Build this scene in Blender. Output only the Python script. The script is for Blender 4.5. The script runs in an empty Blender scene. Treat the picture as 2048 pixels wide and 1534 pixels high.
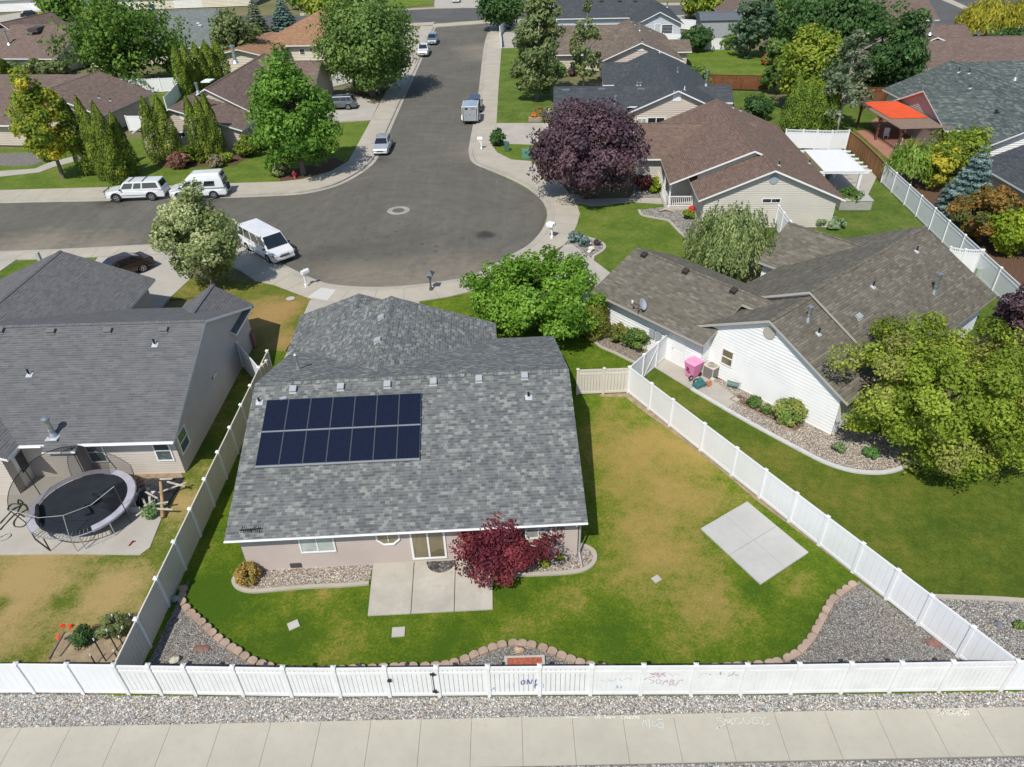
import bpy, bmesh, math, random
import numpy as np
from mathutils import Vector, Matrix
random.seed(7)
scn = bpy.context.scene
COL = scn.collection
PI = math.pi
# ---------------------------------------------------------------- camera model (used to read ground positions off the survey)
CF = 1421.; CTH = math.radians(34.9); CRO = math.radians(-1.6); CH = 23.5

def ray(px, py):
    x = (px - 1024) / CF; y = -(py - 767) / CF
    c, s = math.cos(CRO), math.sin(CRO)
    x, y = c * x - s * y, s * x + c * y
    return Vector((x, math.cos(CTH) + y * math.sin(CTH), -math.sin(CTH) + y * math.cos(CTH)))

def G(px, py, z=0.):
    d = ray(px, py); t = (z - CH) / d.z
    return Vector((d.x * t, d.y * t, z))

def G2(px, py, z=0.):
    p = G(px, py, z); return (p.x, p.y)

def PX(p):
    X, Y, Z = p[0], p[1], p[2] - CH
    yc = Y * math.sin(CTH) + Z * math.cos(CTH); zc = Y * math.cos(CTH) - Z * math.sin(CTH)
    x = X / zc; y = yc / zc
    c, s = math.cos(CRO), math.sin(CRO)
    x, y = c * x + s * y, -s * x + c * y
    return 1024 + CF * x, 767 - CF * y, zc

def height_at(X, Y, py):
    lo, hi = -1., 40.
    for _ in range(40):
        m = (lo + hi) / 2
        if PX((X, Y, m))[1] > py: lo = m
        else: hi = m
    return (lo + hi) / 2

# ---------------------------------------------------------------- materials
class NT:
    def __init__(s, m):
        s.t = m.node_tree; s.n = s.t.nodes; s.l = s.t.links
    def new(s, typ, **kw):
        nd = s.n.new(typ)
        for k, v in kw.items():
            if k.startswith('i_'):
                key = k[2:]
                key = int(key) if key.isdigit() else key.replace('_', ' ')
                nd.inputs[key].default_value = v
            else: setattr(nd, k, v)
        return nd
    def link(s, a, b): s.l.new(a, b)
    def math(s, op, a, b=None, clamp=False):
        nd = s.n.new('ShaderNodeMath'); nd.operation = op; nd.use_clamp = clamp
        for i, v in enumerate((a, b)):
            if v is None: continue
            if isinstance(v, (int, float)): nd.inputs[i].default_value = v
            else: s.l.new(v, nd.inputs[i])
        return nd.outputs[0]
    def mix(s, f, a, b, blend='MIX'):
        nd = s.n.new('ShaderNodeMix'); nd.data_type = 'RGBA'; nd.blend_type = blend; nd.clamp_factor = True
        for sock, v in ((nd.inputs[0], f), (nd.inputs[6], a), (nd.inputs[7], b)):
            if isinstance(v, (int, float)): sock.default_value = v
            elif isinstance(v, (tuple, list)): sock.default_value = (v[0], v[1], v[2], 1)
            else: s.l.new(v, sock)
        return nd.outputs[2]
    def ramp(s, f, stops, interp='LINEAR'):
        nd = s.n.new('ShaderNodeValToRGB'); nd.color_ramp.interpolation = interp
        e = nd.color_ramp.elements
        while len(e) < len(stops): e.new(0.5)
        for i, (p, c) in enumerate(stops):
            e[i].position = p
            e[i].color = (c, c, c, 1) if isinstance(c, (int, float)) else (c[0], c[1], c[2], 1)
        s.l.new(f, nd.inputs[0]); return nd.outputs[0]
    def noise(s, scale, detail=3., rough=.55, vec=None, dist=0.):
        nd = s.n.new('ShaderNodeTexNoise')
        nd.inputs['Scale'].default_value = scale; nd.inputs['Detail'].default_value = detail
        nd.inputs['Roughness'].default_value = rough; nd.inputs['Distortion'].default_value = dist
        s.l.new(vec if vec is not None else s.pos(), nd.inputs['Vector']); return nd.outputs['Fac']
    def pos(s):
        if not hasattr(s, '_p'): s._p = s.n.new('ShaderNodeNewGeometry').outputs['Position']
        return s._p
    def scaled(s, vec, sc):
        nd = s.n.new('ShaderNodeMapping'); nd.inputs['Scale'].default_value = sc
        s.l.new(vec, nd.inputs['Vector']); return nd.outputs[0]

def newmat(name, rough=.8, spec=.3):
    m = bpy.data.materials.new(name); m.use_nodes = True
    nt = NT(m); b = nt.n['Principled BSDF']
    b.inputs['Roughness'].default_value = rough; b.inputs['Specular IOR Level'].default_value = spec
    return m, nt, b

def flat(name, col, rough=.7, spec=.3, metal=0., var=.12, vscale=3., fine=0., fscale=60., coat=0.):
    m, nt, b = newmat(name, rough, spec)
    b.inputs['Metallic'].default_value = metal
    if coat: b.inputs['Coat Weight'].default_value = coat; b.inputs['Coat Roughness'].default_value = .05
    c = tuple(col)
    if var > 0:
        f = nt.noise(vscale, 4.)
        out = nt.mix(nt.ramp(f, [(.3, 0.), (.7, 1.)]), tuple(x * (1 - var) for x in c), tuple(min(1, x * (1 + var)) for x in c))
        if fine > 0:
            out = nt.mix(nt.ramp(nt.noise(fscale, 2.), [(.3, 0.), (.7, 1.)]), out, nt.mix(1., out, (1 - fine,) * 3, 'MULTIPLY'))
        nt.link(out, b.inputs['Base Color'])
    else: b.inputs['Base Color'].default_value = (*c, 1)
    return m

def shingle(name, cols, tab=.30, row=.145, mortar=.10, patch=.5, streak=.3):
    """Asphalt shingles: cols = dark, mid, light; UV is in metres (u along eave, v up slope)."""
    m, nt, b = newmat(name, .92, .15)
    uv = nt.new('ShaderNodeUVMap').outputs[0]
    # jitter rows so tabs do not line up on a perfect grid
    def brick(tw, rh, off, seed_shift):
        mp = nt.new('ShaderNodeMapping'); mp.inputs['Location'].default_value = (seed_shift, seed_shift * 1.7, 0)
        nt.link(uv, mp.inputs['Vector'])
        bk = nt.new('ShaderNodeTexBrick'); bk.offset = off; bk.squash = 1
        bk.inputs['Color1'].default_value = (0, 0, 0, 1); bk.inputs['Color2'].default_value = (1, 1, 1, 1)
        bk.inputs['Mortar'].default_value = (.5, .5, .5, 1)
        bk.inputs['Scale'].default_value = 1; bk.inputs['Mortar Size'].default_value = .004
        bk.inputs['Mortar Smooth'].default_value = .2; bk.inputs['Bias'].default_value = 0
        bk.inputs['Brick Width'].default_value = tw; bk.inputs['Row Height'].default_value = rh
        nt.link(mp.outputs[0], bk.inputs['Vector']); return bk
    b1 = brick(tab, row, .37, 3.1); b2 = brick(tab * 1.9, row, .41, 11.3)
    big = nt.noise(.55, 3., vec=uv)
    f = nt.math('ADD', nt.math('MULTIPLY', b1.outputs['Color'], .6), nt.math('MULTIPLY', b2.outputs['Color'], .4))
    f = nt.math('ADD', f, nt.math('MULTIPLY', nt.math('SUBTRACT', big, .5), patch))
    col = nt.ramp(f, [(.18, cols[0]), (.5, cols[1]), (.62, cols[1]), (.86, cols[2])])
    # butt line under each course
    fr = nt.math('FRACT', nt.math('DIVIDE', nt.new('ShaderNodeSeparateXYZ').outputs[1], row))
    sep = [n for n in nt.n if n.bl_idname == 'ShaderNodeSeparateXYZ'][-1]; nt.link(uv, sep.inputs[0])
    line = nt.math('LESS_THAN', fr, .13)
    col = nt.mix(nt.math('MULTIPLY', line, mortar), col, (.015, .015, .015))
    gr = nt.noise(45., 2., vec=uv)
    col = nt.mix(nt.ramp(gr, [(.3, 0.), (.72, .35)]), col, nt.mix(1., col, (.62, .62, .62), 'MULTIPLY'))
    st = nt.noise(1., 3., vec=nt.scaled(uv, (1.3, .22, 1)))
    col = nt.mix(nt.math('MULTIPLY', nt.ramp(st, [(.42, 0.), (.7, 1.)]), streak), col, nt.mix(1., col, (.78, .78, .77), 'MULTIPLY'))
    nt.link(col, b.inputs['Base Color'])
    bp = nt.new('ShaderNodeBump'); bp.inputs['Strength'].default_value = .5; bp.inputs['Distance'].default_value = .02
    hgt = nt.math('ADD', nt.math('MULTIPLY', b1.outputs['Color'], .5), nt.math('SUBTRACT', 1., fr))
    nt.link(hgt, bp.inputs['Height']); nt.link(bp.outputs[0], b.inputs['Normal'])
    return m

# ---------------------------------------------------------------- mesh builder
class MB:
    def __init__(s): s.v = []; s.f = []; s.m = []; s.uv = {}; s.M = None
    def add(s, pts, faces, mat=0):
        o = len(s.v)
        for p in pts:
            p = Vector(p)
            s.v.append(s.M @ p if s.M is not None else p)
        for f in faces: s.f.append([o + i for i in f]); s.m.append(mat)
        return o
    def poly(s, pts, mat=0, uv=None):
        s.add(pts, [list(range(len(pts)))], mat)
        if uv: s.uv[len(s.f) - 1] = uv
    def box(s, c, d, rz=0., mat=0, taper=1.):
        x, y, z = d[0] / 2, d[1] / 2, d[2] / 2; t = taper
        P = [(-x, -y, -z), (x, -y, -z), (x, y, -z), (-x, y, -z), (-x * t, -y * t, z), (x * t, -y * t, z), (x * t, y * t, z), (-x * t, y * t, z)]
        cs, sn = math.cos(rz), math.sin(rz)
        P = [(c[0] + a * cs - b * sn, c[1] + a * sn + b * cs, c[2] + h) for a, b, h in P]
        s.add(P, [(3, 2, 1, 0), (4, 5, 6, 7), (0, 1, 5, 4), (1, 2, 6, 5), (2, 3, 7, 6), (3, 0, 4, 7)], mat)
    def prism(s, pl, z0, z1, mat=0, side=None):
        n = len(pl)
        a = sum(pl[i][0] * pl[(i + 1) % n][1] - pl[(i + 1) % n][0] * pl[i][1] for i in range(n))
        if a < 0: pl = pl[::-1]
        P = [(p[0], p[1], z0) for p in pl] + [(p[0], p[1], z1) for p in pl]
        o = s.add(P, [list(range(n, 2 * n))], mat)
        for i in range(n):
            j = (i + 1) % n
            s.f.append([o + i, o + j, o + n + j, o + n + i]); s.m.append(mat if side is None else side)
    def tube(s, path, r, n=8, mat=0, cap=True):
        path = [Vector(p) for p in path]; rr = r if isinstance(r, (list, tuple)) else [r] * len(path)
        rings = []; up = None
        for i, p in enumerate(path):
            d = (path[min(i + 1, len(path) - 1)] - path[max(i - 1, 0)])
            if d.length < 1e-9: d = Vector((0, 0, 1))
            d.normalize()
            if up is None:
                up = Vector((1, 0, 0)) if abs(d.x) < .8 else Vector((0, 1, 0))
            a = (up - d * up.dot(d)); a.normalize(); b = d.cross(a); up = a
            rings.append([p + (a * math.cos(2 * PI * k / n) + b * math.sin(2 * PI * k / n)) * rr[i] for k in range(n)])
        o = s.add([q for R in rings for q in R], [])
        for i in range(len(path) - 1):
            for k in range(n):
                k2 = (k + 1) % n
                s.f.append([o + i * n + k, o + i * n + k2, o + (i + 1) * n + k2, o + (i + 1) * n + k]); s.m.append(mat)
        if cap:
            s.f.append([o + k for k in range(n)][::-1]); s.m.append(mat)
            s.f.append([o + (len(path) - 1) * n + k for k in range(n)]); s.m.append(mat)
    def cyl(s, p, r, h, n=12, mat=0, r2=None): s.tube([p, (p[0], p[1], p[2] + h)], [r, r if r2 is None else r2], n, mat)
    def lathe(s, prof, c=(0, 0, 0), n=16, mat=0):
        P = []
        for r, z in prof:
            for k in range(n): P.append((c[0] + r * math.cos(2 * PI * k / n), c[1] + r * math.sin(2 * PI * k / n), c[2] + z))
        F = []
        for i in range(len(prof) - 1):
            for k in range(n):
                k2 = (k + 1) % n; F.append((i * n + k, i * n + k2, (i + 1) * n + k2, (i + 1) * n + k))
        F.append(tuple(range(n))[::-1]); F.append(tuple((len(prof) - 1) * n + k for k in range(n)))
        s.add(P, F, mat)
    def blob(s, c, r, n=8, mat=0, jit=0., rnd=random):
        rr = r if isinstance(r, (tuple, list)) else (r, r, r)
        P = [(c[0], c[1], c[2] - rr[2])]; m = max(3, n // 2)
        for i in range(1, m):
            t = -PI / 2 + PI * i / m
            for k in range(n):
                j = 1 + rnd.uniform(-jit, jit); a = 2 * PI * k / n
                P.append((c[0] + rr[0] * math.cos(t) * math.cos(a) * j, c[1] + rr[1] * math.cos(t) * math.sin(a) * j, c[2] + rr[2] * math.sin(t) * j))
        P.append((c[0], c[1], c[2] + rr[2])); F = []
        for k in range(n): F.append((0, 1 + (k + 1) % n, 1 + k))
        for i in range(m - 2):
            for k in range(n):
                k2 = (k + 1) % n; F.append((1 + i * n + k, 1 + i * n + k2, 1 + (i + 1) * n + k2, 1 + (i + 1) * n + k))
        L = len(P) - 1
        for k in range(n): F.append((1 + (m - 2) * n + k, 1 + (m - 2) * n + (k + 1) % n, L))
        s.add(P, F, mat)
    def build(s, name, mats, parent=None, smooth=False, bevel=0., segs=2):
        me = bpy.data.meshes.new(name)
        me.from_pydata([tuple(p) for p in s.v], [], s.f)
        if not isinstance(mats, (list, tuple)): mats = [mats]
        for m in mats: me.materials.append(m)
        me.polygons.foreach_set('material_index', s.m)
        if s.uv:
            u = me.uv_layers.new(name='UVMap')
            for fi, uvs in s.uv.items():
                for k, li in enumerate(me.polygons[fi].loop_indices): u.data[li].uv = uvs[k]
        if smooth: me.polygons.foreach_set('use_smooth', [True] * len(me.polygons))
        me.update()
        o = bpy.data.objects.new(name, me); COL.objects.link(o)
        if parent is not None: o.parent = parent
        if bevel:
            b = o.modifiers.new('bevel', 'BEVEL'); b.width = bevel; b.segments = segs; b.limit_method = 'ANGLE'; b.angle_limit = math.radians(35)
        return o

def tag(o, label=None, cat=None, group=None, kind=None):
    if label: o['label'] = label
    if cat: o['category'] = cat
    if group: o['group'] = group
    if kind: o['kind'] = kind
    return o

def thing(name, label, cat, loc=(0, 0, 0), rz=0., group=None):
    o = bpy.data.objects.new(name, None); COL.objects.link(o)
    o.empty_display_size = .2; o.location = loc; o.rotation_euler = (0, 0, rz)
    return tag(o, label, cat, group)

def dup(root, loc, rz=None, label=None, group=None, scale=None):
    def cp(o, par):
        c = o.copy(); COL.objects.link(c)
        if par is not None: c.parent = par
        for ch in list(o.children): cp(ch, c)
        return c
    r = cp(root, None); r.location = loc
    if rz is not None: r.rotation_euler = (0, 0, rz)
    if label: r['label'] = label
    if group: r['group'] = group
    if scale: r.scale = (scale,) * 3
    return r

def mobj(name, mb, mats, label, cat, group=None, **kw):
    return tag(mb.build(name, mats, **kw), label, cat, group)

def pxpoly(pts, z=0.): return [G2(x, y, z) for x, y in pts]

def smooth_line(pts, n=6, closed=False):
    """Catmull-Rom through 2-D points."""
    out = []; N = len(pts)
    rng = range(N) if closed else range(N - 1)
    for i in rng:
        p0 = pts[(i - 1) % N] if (closed or i > 0) else pts[i]; p1 = pts[i]; p2 = pts[(i + 1) % N]
        p3 = pts[(i + 2) % N] if (closed or i + 2 < N) else p2
        for k in range(n):
            t = k / n
            out.append(tuple(.5 * (2 * p1[j] + (p2[j] - p0[j]) * t + (2 * p0[j] - 5 * p1[j] + 4 * p2[j] - p3[j]) * t * t + (3 * p1[j] - p0[j] - 3 * p2[j] + p3[j]) * t ** 3) for j in range(2)))
    if not closed: out.append(tuple(pts[-1]))
    return out

def offset_line(pts, d):
    out = []
    for i, p in enumerate(pts):
        a = Vector(pts[max(i - 1, 0)]); b = Vector(pts[min(i + 1, len(pts) - 1)]); t = (b - a).normalized()
        out.append((p[0] - t.y * d, p[1] + t.x * d))
    return out

def ribbon(mb, pts, w, z0, z1, mat=0):
    """A strip with thickness following a 2-D line (kerbs, edging)."""
    A = offset_line(pts, w / 2); B = offset_line(pts, -w / 2)
    P = []
    for a, b in zip(A, B): P += [(a[0], a[1], z0), (a[0], a[1], z1), (b[0], b[1], z1), (b[0], b[1], z0)]
    F = []
    for i in range(len(pts) - 1):
        k = i * 4; F += [(k + 1, k + 2, k + 6, k + 5), (k, k + 1, k + 5, k + 4), (k + 2, k + 3, k + 7, k + 6)]
    k = (len(pts) - 1) * 4; F += [(0, 3, 2, 1), (k, k + 1, k + 2, k + 3)]
    mb.add(P, F, mat)
# ================================================================ ground materials
def lawn_mat(name, dark, mid, dry, blobs=(), base=.15, scale=.35, stripe=0.):
    m, nt, b = newmat(name, .95, .1)
    dark, mid, dry = tuple(x * 1.7 for x in dark), tuple(x * 1.55 for x in mid), tuple(x * 1.36 for x in dry)
    P = nt.pos()
    n1 = nt.noise(scale, 5., .6); n2 = nt.noise(2.2, 4., .6); n3 = nt.noise(10., 4., .65)
    d = nt.math('ADD', nt.math('MULTIPLY', nt.math('SUBTRACT', n1, .5), 1.3), base)
    for (x, y, r, amt) in blobs:
        vm = nt.new('ShaderNodeVectorMath', operation='DISTANCE'); vm.inputs[1].default_value = (x, y, 0)
        nt.link(P, vm.inputs[0])
        w = nt.math('SUBTRACT', 1., nt.math('DIVIDE', vm.outputs['Value'], r), clamp=True)
        d = nt.math('ADD', d, nt.math('MULTIPLY', w, amt))
    d = nt.math('ADD', d, nt.math('MULTIPLY', nt.math('SUBTRACT', n2, .5), .75))
    d = nt.math('ADD', d, nt.math('MULTIPLY', nt.math('SUBTRACT', n3, .5), 1.15))
    if stripe:
        wv = nt.new('ShaderNodeTexWave', wave_type='BANDS'); wv.inputs['Scale'].default_value = .55; wv.inputs['Distortion'].default_value = 1.2
        wv.inputs['Detail'].default_value = 1.
        mp = nt.new('ShaderNodeMapping'); mp.inputs['Rotation'].default_value = (0, 0, stripe); nt.link(P, mp.inputs['Vector']); nt.link(mp.outputs[0], wv.inputs['Vector'])
        d = nt.math('ADD', d, nt.math('MULTIPLY', nt.math('SUBTRACT', wv.outputs['Fac'], .5), .05))
    c = nt.ramp(d, [(.0, dark), (.34, mid), (.62, tuple((mid[i] * .45 + dry[i] * .55) for i in range(3))), (1., dry)])
    f = nt.noise(38., 3., .7); g = nt.noise(110., 2., .7)
    c = nt.mix(nt.ramp(f, [(.25, .75), (.6, 0.)]), c, nt.mix(1., c, (.45, .52, .4), 'MULTIPLY'))
    c = nt.mix(nt.ramp(g, [(.45, 0.), (.8, .4)]), c, tuple(min(1, x * 1.9) for x in mid))
    nt.link(c, b.inputs['Base Color'])
    bp = nt.new('ShaderNodeBump'); bp.inputs['Strength'].default_value = .9; bp.inputs['Distance'].default_value = .05
    nt.link(nt.math('ADD', f, nt.math('MULTIPLY', g, .6)), bp.inputs['Height']); nt.link(bp.outputs[0], b.inputs['Normal'])
    return m

def concrete_mat(name, col, stain=.14, warm=(1.06, 1., .9)):
    m, nt, b = newmat(name, .9, .2)
    a = nt.noise(.5, 5., .65); c2 = nt.noise(3.5, 5., .65); f = nt.noise(60., 3., .7)
    c = nt.mix(nt.ramp(a, [(.3, 0.), (.7, 1.)]), tuple(x * (1 - stain) for x in col), tuple(min(1, col[i] * (1 + stain * .5) * (1 if i else 1)) for i in range(3)))
    c = nt.mix(nt.ramp(c2, [(.5, 0.), (.8, .55)]), c, tuple(col[i] * .82 * warm[i] for i in range(3)))
    c = nt.mix(nt.ramp(f, [(.3, .28), (.6, 0.)]), c, nt.mix(1., c, (.72, .72, .72), 'MULTIPLY'))
    nt.link(c, b.inputs['Base Color'])
    bp = nt.new('ShaderNodeBump'); bp.inputs['Strength'].default_value = .25; bp.inputs['Distance'].default_value = .01
    nt.link(f, bp.inputs['Height']); nt.link(bp.outputs[0], b.inputs['Normal'])
    return m

def gravel_mat(name, cols, scale=16., bump=1.):
    m, nt, b = newmat(name, .9, .25)
    v = nt.new('ShaderNodeTexVoronoi'); v.inputs['Scale'].default_value = scale; v.inputs['Randomness'].default_value = 1
    nt.link(nt.pos(), v.inputs['Vector'])
    sp = nt.new('ShaderNodeSeparateColor'); nt.link(v.outputs['Color'], sp.inputs[0])
    c = nt.ramp(sp.outputs[0], [(i / (len(cols) - 1), x) for i, x in enumerate(cols)], 'CONSTANT' if False else 'LINEAR')
    c = nt.mix(nt.ramp(v.outputs['Distance'], [(.25, 0.), (.75, .75)]), c, (.06, .055, .05))
    big = nt.noise(.8, 4.)
    c = nt.mix(nt.ramp(big, [(.4, 0.), (.75, .4)]), c, nt.mix(1., c, (1.05, .86, .66), 'MULTIPLY'))
    nt.link(c, b.inputs['Base Color'])
    bp = nt.new('ShaderNodeBump'); bp.inputs['Strength'].default_value = bump; bp.inputs['Distance'].default_value = .04; bp.invert = True
    nt.link(v.outputs['Distance'], bp.inputs['Height']); nt.link(bp.outputs[0], b.inputs['Normal'])
    return m

def asphalt_mat(name, col, blobs=()):
    m, nt, b = newmat(name, .92, .2)
    a = nt.noise(.16, 6., .65, dist=.6); c2 = nt.noise(1.1, 5., .7); f = nt.noise(45., 3., .75)
    ln = nt.noise(1., 3., .6, vec=nt.scaled(nt.pos(), (1.6, .12, 1)))
    c = nt.mix(nt.ramp(a, [(.3, 0.), (.7, 1.)]), tuple(x * .84 for x in col), tuple(x * 1.14 for x in col))
    c = nt.mix(nt.ramp(c2, [(.52, 0.), (.8, .8)]), c, tuple(x * .62 for x in col))
    c = nt.mix(nt.ramp(ln, [(.5, 0.), (.85, .4)]), c, tuple(x * 1.4 for x in col))
    crk = nt.new('ShaderNodeTexVoronoi', feature='DISTANCE_TO_EDGE'); crk.inputs['Scale'].default_value = .22
    wn = nt.new('ShaderNodeTexNoise'); wn.inputs['Scale'].default_value = .7; wn.inputs['Detail'].default_value = 4; nt.link(nt.pos(), wn.inputs['Vector'])
    va = nt.new('ShaderNodeVectorMath', operation='MULTIPLY_ADD'); va.inputs[1].default_value = (2.4, 2.4, 0)
    nt.link(wn.outputs['Color'], va.inputs[0]); nt.link(nt.pos(), va.inputs[2]); nt.link(va.outputs[0], crk.inputs['Vector'])
    c = nt.mix(nt.ramp(crk.outputs['Distance'], [(0., .4), (.008, 0.)]), c, tuple(x * .45 for x in col))
    tn = nt.math('SUBTRACT', nt.noise(1.3, 4.), .5)
    sv = nt.new('ShaderNodeTexVoronoi'); sv.inputs['Scale'].default_value = .85; nt.link(nt.pos(), sv.inputs['Vector'])
    vm = nt.new('ShaderNodeVectorMath', operation='DISTANCE'); vm.inputs[1].default_value = (*G2(770, 500), -.12); nt.link(nt.pos(), vm.inputs[0])
    near = nt.math('SUBTRACT', 1., nt.math('DIVIDE', vm.outputs['Value'], 9.), clamp=True)
    c = nt.mix(nt.math('MULTIPLY', nt.ramp(nt.math('ADD', sv.outputs['Distance'], nt.math('MULTIPLY', nt.math('SUBTRACT', nt.noise(4., 3.), .5), .35)), [(.10, 1.), (.24, 0.)]), nt.math('MULTIPLY', near, 1.3, clamp=True)), c, tuple(x * .55 for x in col))
    ring = nt.new('ShaderNodeTexWave', wave_type='RINGS', rings_direction='Z'); ring.inputs['Scale'].default_value = .16; ring.inputs['Distortion'].default_value = 14.; ring.inputs['Detail'].default_value = 3.; ring.inputs['Detail Scale'].default_value = .6
    mp = nt.new('ShaderNodeMapping'); mp.vector_type = 'POINT'; mp.inputs['Location'].default_value = (9.5, -58., 0); nt.link(nt.pos(), mp.inputs['Vector']); nt.link(mp.outputs[0], ring.inputs['Vector'])
    c = nt.mix(nt.ramp(ring.outputs['Fac'], [(.5, 0.), (.95, .20)]), c, tuple(x * .72 for x in col))
    for (x, y, r, amt, colr) in blobs:     # oil spots, worn rings and dust, fixed to the road
        vm = nt.new('ShaderNodeVectorMath', operation='DISTANCE'); vm.inputs[1].default_value = (x, y, -.12); nt.link(nt.pos(), vm.inputs[0])
        w = nt.math('SUBTRACT', 1., nt.math('DIVIDE', nt.math('ADD', vm.outputs['Value'], nt.math('MULTIPLY', tn, r * 1.1)), r), clamp=True)
        c = nt.mix(nt.math('MULTIPLY', w, amt, clamp=True), c, colr)
    c = nt.mix(nt.ramp(f, [(.35, .45), (.62, 0.)]), c, nt.mix(1., c, (.55, .55, .55), 'MULTIPLY'))
    nt.link(c, b.inputs['Base Color'])
    bp = nt.new('ShaderNodeBump'); bp.inputs['Strength'].default_value = .4; bp.inputs['Distance'].default_value = .015
    nt.link(f, bp.inputs['Height']); nt.link(bp.outputs[0], b.inputs['Normal'])
    return m

GD, GM, DRY = (.035, .078, .008), (.098, .142, .016), (.34, .24, .085)
# ================================================================ base ground and streets
M_ground = lawn_mat('ground_soil', (.07, .085, .03), (.13, .12, .06), (.24, .19, .11), base=.3, scale=.08)
dust = (.27, .235, .18)
M_asphalt = asphalt_mat('asphalt', (.150, .141, .117), [
    (*G2(970, 467), 1.1, 1.6, (.06, .056, .05)), (*G2(715, 545), 5., .7, dust), (*G2(830, 568), 6., .75, dust), (*G2(940, 540), 5., .6, dust),
    (*G2(680, 500), 3.2, .45, (.075, .07, .06)), (*G2(760, 505), 3.2, .45, (.08, .075, .065)), (*G2(820, 470), 2.6, .3, (.08, .075, .066)),
    (*G2(955, 95), 6., .8, dust), (*G2(970, 110), 6., .8, dust), (*G2(945, 300), 4., .5, dust), (*G2(60, 492), 5., 1.1, dust), (*G2(200, 488), 4., .8, dust),
    (*G2(230, 398), 2.5, .9, (.05, .042, .036)), (*G2(420, 395), 3., .6, (.06, .055, .05)), (*G2(760, 318), 2., .7, (.07, .065, .06))])
M_asphalt2 = asphalt_mat('asphalt_far', (.125, .125, .12))
M_walk = concrete_mat('sidewalk_concrete', (.455, .43, .355), .10)
M_walk2 = concrete_mat('street_sidewalk_concrete', (.46, .42, .345))
M_kerb = concrete_mat('kerb_concrete', (.43, .40, .34), .2)
M_drive = concrete_mat('driveway_concrete', (.45, .42, .365))
M_pad = concrete_mat('pad_concrete', (.50, .495, .465), .1)
M_patio = concrete_mat('patio_concrete', (.49, .46, .395), .24, (1.0, .88, .70))
M_joint = flat('joint_sealant', (.21, .195, .165), .95, var=0)
M_joint2 = flat('joint_faint', (.30, .28, .235), .95, var=0)

mb = MB(); R = 900
mb.poly([(-R, -R, -.16), (R, -R, -.16), (R, R, -.16), (-R, R, -.16)])
tag(mb.build('ground', M_ground), kind='structure')

Z_ST = -.12
mb = MB()
def street(pts, world=False): 
    P = pts if world else pxpoly(pts, Z_ST)
    mb.poly([(x, y, Z_ST) for x, y in P])
ctr = Vector(G(800, 440, Z_ST))
street([(-900, 420), (0, 388), (560, 372), (700, 345), (760, 250), (800, 175), (880, 44), (985, 44), (965, 200), (938, 290), (945, 325), (1040, 372), (1085, 398), (1092, 430),
        (1075, 480), (1030, 513), (950, 556), (840, 578), (700, 580), (610, 562), (540, 528), (480, 505), (330, 495), (0, 512), (-700, 545)][::-1])
tag(mb.build('street', M_asphalt), kind='structure')
mb = MB()
street([(-200, 62), (300, 60), (760, 51), (1000, 37), (1300, 31), (1560, 22), (2100, 30), (2300, -10), (1900, -8), (1560, 8), (1000, 13), (600, 30), (-200, 40)][::-1])
tag(mb.build('cross_street', M_asphalt2), kind='structure')
mb = MB(); street([(1800, 28), (1930, 95), (2100, 130), (2300, 40), (1880, -12), (1810, -12)][::-1]); [v.__setitem__(2, Z_ST + .004) for v in mb.v]
tag(mb.build('side_street', M_asphalt2), kind='structure')

# ================================================================ sidewalks with kerbs (the street side is a real step)
LAWN_N = [0]
def slab(name, px, mat, z1=0., z0=-.15, world=False, kind='structure'):
    if name == 'lawn': LAWN_N[0] += 1; z1 = -.02 - .0008 * LAWN_N[0]
    b = MB(); b.prism(px if world else pxpoly(px), z0, z1)
    return tag(b.build(name, mat), kind=kind)
def ribbon_obj(name, line, w, z1, mat, z0=-.15, kind='structure'):
    b = MB(); ribbon(b, line, w, z0, z1); return tag(b.build(name, mat), kind=kind)

N_out = [(-500, 416), (0, 401), (189, 397), (340, 393), (465, 390), (560, 386), (610, 382), (665, 369), (708, 348), (738, 326), (752, 305), (773, 260), (798, 205), (832, 132), (868, 52)]
N_in = [(842, 52), (803, 132), (760, 205), (742, 240), (719, 282), (697, 322), (660, 343), (605, 358), (560, 363), (465, 366), (340, 371), (215, 374), (0, 380), (-500, 392)]
slab('sidewalk', N_out + N_in, M_walk2)
E_out = [(990, 44), (974, 82), (962, 190), (948, 275), (945, 300), (953, 322), (987, 337), (1023, 352), (1060, 371), (1088, 393), (1101, 412), (1104, 429), (1097, 452), (1081, 474),
         (1061, 492), (1024, 513), (980, 537), (942, 554), (902, 562), (837, 571), (767, 576), (702, 575), (644, 568), (600, 551), (562, 532), (532, 516), (500, 502), (460, 491), (400, 487), (300, 490), (125, 499), (0, 504), (-500, 525)]
E_in = [(-500, 542), (0, 520), (195, 513), (330, 508), (400, 509), (440, 522), (480, 540), (512, 562), (549, 570), (590, 586), (625, 599), (700, 607), (838, 602), (897, 593), (960, 578), (1020, 560), (1075, 532),
        (1100, 505), (1129, 489), (1144, 471), (1154, 449), (1160, 427), (1153, 407), (1130, 375), (1095, 345), (1061, 322), (1023, 319), (995, 305), (985, 292), (993, 245), (997, 175), (1003, 95), (1012, 44)]
slab('sidewalk', E_out + E_in, M_walk2)
for line in (N_out, E_out):
    ln = smooth_line(pxpoly(line), 4); ln = offset_line(ln, .14 if line is N_out else .14)
    ribbon_obj('kerb', ln, .26, .012, M_kerb)
    ribbon_obj('gutter', offset_line(ln, -.36), .42, Z_ST + .006, M_kerb)
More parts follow.
